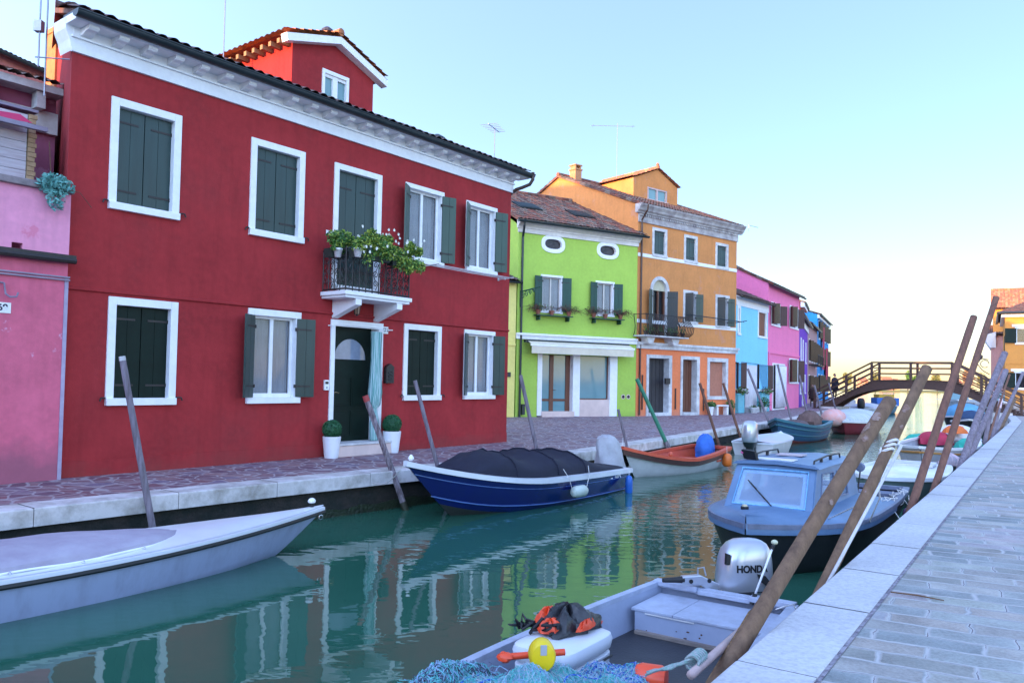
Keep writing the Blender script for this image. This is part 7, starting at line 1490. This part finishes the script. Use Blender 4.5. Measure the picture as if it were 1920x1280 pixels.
for k,(c,r) in enumerate((((-.06,-.20,-.01),(.13,.08,.085)),((.20,-.02,.02),(.09,.08,.07)),((-.19,.10,.0),(.10,.045,.04)),((.02,.16,.03),(.12,.025,.05)))):
    mb=MB();crumple(mb,c,r,k+9,20,8,.2);mb.build('orange_panel',JO,j_,smooth='auto')
mb=MB()
for k in range(3):
    rg=random.Random(k+70);p_=[Vector((.2,-.2,.03))]
    for i in range(12): p_.append(Vector((.26+rg.uniform(-.08,.08),-.15+.03*i+rg.uniform(-.03,.03)-.12,rg.uniform(-.0,.09))))
    mb.tube(p_,.011,6)
mb.build('strap',BLK,j_)
# floats
YF=mat('yellow_float_paint',(.80,.58,.01),.35,(.70,.50,.01),5,.1);TP=mat('silver_tape',(.40,.42,.46),.35,bump=0);OF=mat('orange_float_paint',(.85,.08,.02),.35,(.75,.06,.02),5,.1)
yp=aty(1016,1226,4.66);y_=thing('yellow_float','yellow drum float with a strip of silver tape before the cool box','float',yp);dy=(CAM-yp);dy.z=0;ang=math.atan2(dy.y,dy.x)+.15;y_.rotation_euler=(0,0,ang)
mb=MB();mb.lathe([(.03,-.07),(.066,-.062),(.076,-.04),(.078,0),(.076,.04),(.066,.062),(.03,.07)],n=26,axis='x');o_=mb.build('drum',YF,y_,smooth='auto');o_.scale=(1,1,1.15)
mb=MB();mb.box(.060,.0725,-.018,.018,.018,.074);mb.build('tape',TP,y_)
rp_=aty(1000,1232,4.78);tt=thing('orange_rod','short orange rod passing behind the yellow float','rod',rp_);mb=MB();mb.tube([(-.17,.0,.0),(.19,.05,.02)],.020,10);mb.ball((-.17,0,0),(.05,.04,.03),10,6,jit=.15,rg=rnd);mb.build('rod',OF,tt,smooth='auto')
op=aty(1221,1270,4.9);o2=thing('orange_float','orange drum float with silver tape at the bottom edge','float',op);o2.rotation_euler=(0,.2,ang-.5)
mb=MB();mb.lathe([(.03,-.10),(.066,-.092),(.08,-.06),(.082,.06),(.07,.092),(.03,.10)],n=24,axis='y');mb.build('drum',OF,o2,smooth='auto');mb=MB();mb.box(.06,.088,-.03,.03,-.055,-.005);mb.build('tape',TP,o2)
# nets: heaped thin strands
NB=[mat('sea_green_twine',(.12,.50,.50),.6,bump=0),mat('pale_blue_twine',(.30,.45,.65),.6,bump=0),mat('royal_blue_twine',(.02,.10,.50),.6,bump=0),mat('white_twine',(.45,.52,.62),.6,bump=0),mat('dark_twine',(.05,.06,.10),.7,bump=0)]
nc=Vector((.32,4.42,-.50))
def net(label,c,rx,ry,h,ns,pal,seed,rz,r=.0022,coarse=0):
    tt=thing('fishing_net',label,'fishing net',c,rz);rg=random.Random(seed)
    hf=lambda x,y:h*max(0,1-(x/rx)**2-(y/ry)**2)**.5*(1+.18*math.sin(x*11+seed)*math.cos(y*13))
    mb=MB();n=26;mb.loft([[(rx*f_*math.cos(q),ry*f_*math.sin(q),hf(rx*f_*math.cos(q),ry*f_*math.sin(q))-.015) for q in [2*math.pi*k/n for k in range(n)]] for f_ in(1,.9,.75,.6,.45,.3,.15,.01)],0,True,False);mb.build('net_heap',pal[0],tt,smooth=True,fix=False)
    for gi,m__ in enumerate(pal):
        mb=MB()
        for k in range(ns//len(pal)):
            a_=rg.uniform(0,6.28);f_=rg.random()**.6*.95;x,y=rx*f_*math.cos(a_),ry*f_*math.sin(a_);dr=rg.uniform(0,6.28);p_=[]
            for i in range(9):
                z=hf(x,y)+rg.uniform(-.004,.02)+(.02 if rg.random()<.1 else 0);p_.append((x,y,z));x+=math.cos(dr)*.035;y+=math.sin(dr)*.035;dr+=rg.gauss(0,.55)
            mb.tube(p_,r*rg.uniform(.7,1.3),3,0,False)
        mb.build('strands',m__,tt,fix=False)['kind']='stuff'
    if coarse:
        for k in range(coarse):
            mb=MB();cx_,cy_=rg.uniform(-.5,.5)*rx,rg.uniform(-.5,.6)*ry;R0=rg.uniform(.08,.2)
            mb.tube([(cx_+R0*math.cos(q)*1.3,cy_+R0*math.sin(q),hf(cx_+R0*math.cos(q)*1.3,cy_+R0*math.sin(q))+.018) for q in [2*math.pi*i/22 for i in range(17)]],.006,5);mb.build('cord',NB[2],tt,smooth=True)
    return tt
net('sea-green net heaped across the bottom of the grey skiff',Vector((.16,4.50,-.52)),.80,.46,.43,4800,[NB[0],NB[0],NB[0],NB[1],NB[3]],2,.3,r=.0017,coarse=4)
net('royal blue net tangle beside the orange float',Vector((.66,4.86,-.52)),.42,.36,.36,1800,[NB[1],NB[0],NB[2],NB[3]],5,.5,r=.0018,coarse=2)
net('dark brownish net edge lying on the far gunwale of the grey skiff',Vector((-.38,4.80,-.30)),.45,.13,.16,700,[NB[4],NB[1],NB[0]],8,.95)
# oar and ropes at the near gunwale
a_=aty(1312,1250,4.75);b_=aty(1402,1170,5.7);tt=thing('oar','pale wooden oar shaft lying along the near gunwale of the skiff','oar',a_);mb=MB();mb.tube([(a_-b_)*.15,b_-a_],.026,10);mb.build('shaft',mat('pale_oar_wood',(.50,.36,.34),.6,(.42,.3,.28),5,.2,stretch=(2,2,.3)),tt,smooth=True)
cpt=aty(1300,1240,4.75);tt=thing('mooring_rope','green and grey mooring rope lashed round the oar at the skiff gunwale','rope',cpt);dr=(b_-a_).normalized();X=dr.cross(Vector((0,0,1))).normalized();Yv=dr.cross(X)
for k in range(6): mb=MB();mb.tube([(X*math.cos(q)+Yv*math.sin(q))*.040+dr*(.03*k-.03+.003*q)+Vector((0,0,.0)) for q in [2*math.pi*i/16 for i in range(16)]],.009,5,closed=True);mb.build('turn',mat('green_grey_rope',(.16,.30,.26),.8,(.35,.33,.36),60,.4),tt)
for k in range(3):
    rg=random.Random(k);p_=[Vector((0,0,.02))]
    for i in range(7): p_.append(p_[-1]+Vector((-.03-.02*rg.random(),-.03*rg.random()+.01,-.02+.02*rg.random())))
    mb=MB();mb.tube(p_,.008,5);mb.build('tail',bpy.data.materials['green_grey_rope'],tt,smooth=True)
mb=MB();mb.ball((0,0,0),(.06,.05,.05),8,6,jit=.2,rg=rnd)
tt=thing('mooring_rope','short pale rope end looped at the stern corner of the skiff','rope',onboat(sk,.25,tb-.02,.40),sk.rotation_euler.z);mb=MB();mb.tube([(.1,-.05,0),(.05,.02,.03),(0,0,.01),(-.08,.04,.02),(-.05,.12,-.1)],.006,5);mb.build('loop',ROPE,tt,smooth=True)
# twig on the paving, marks
p=atz(1722,1120);tt=thing('twig','thin brown twig lying on the paving beside the kerb','twig',(p.x,p.y,.006));q0=atz(1670,1112);q1=atz(1770,1128);mb=MB();mb.tube([(q0.x-p.x,q0.y-p.y,.006),(0,.01,.01),(q1.x-p.x,q1.y-p.y,.006)],[.005,.007,.004],6);mb.build('stem',mat('twig_bark',(.16,.09,.05),.9),tt)
# topiary pots at the red house door
for i,(px_,py_,lab) in enumerate(((621,858,'white tapered pot with a clipped green ball, left of the green door'),(734,848,'white tapered pot with a clipped green ball, right of the green door'))):
    P=atz(px_,py_);tt=thing('topiary_pot',lab,'potted plant',P,0,'topiary pots at the green door');sc_=P.y/1493
    r1=17*sc_;h_=(40 if i==0 else 40)*sc_;r0=12.5*sc_
    mb=MB();pr=[(r0,0)]+[(r0+(r1-r0)*f_/12+.004*(k%2),h_*f_/12) for f_ in range(1,12) for k in(0,1)]+[(r1,h_*.96),(r1,h_),(r1*.9,h_),(r1*.85,h_*.9)];mb.lathe(pr,n=28);mb.build('pot',mat('white_ribbed_pot',(.78,.78,.82),.5,(.70,.70,.75),3,.05),tt,smooth='auto')
    mb=MB();rb=18*sc_;rg=random.Random(i);mb.ball((0,0,h_+rb*.72),rb*.93,20,12,0);mb.leaves((0,0,h_+rb*.72),(rb,rb,rb),2600,.016,(0,1,0),rg,.9);mb.build('foliage',[mat('box_leaf_dark',(.015,.10,.04),.6,bump=0),mat('box_leaf_mid',(.03,.16,.05),.6,bump=0)],tt,fix=False)
# a clump of moss and puddle-free details on the blue boat mooring lines
for (a,b,lab) in (((757,872,12.1),(700,905,13.0),'thin white mooring line from the bow of the dark blue boat to the quay'),((1166,852,18.3),(1168,820,19.6),'thin line from the bow of the red-rimmed boat to its stubby pole')):
    A=aty(*a);B=aty(*b);tt=thing('mooring_line',lab,'rope',A);mb=MB();d_=B-A;mb.tube([d_*i/8-Vector((0,0,.12*math.sin(math.pi*i/8))) for i in range(9)],.008,4);mb.build('line',ROPE,tt,smooth=True)
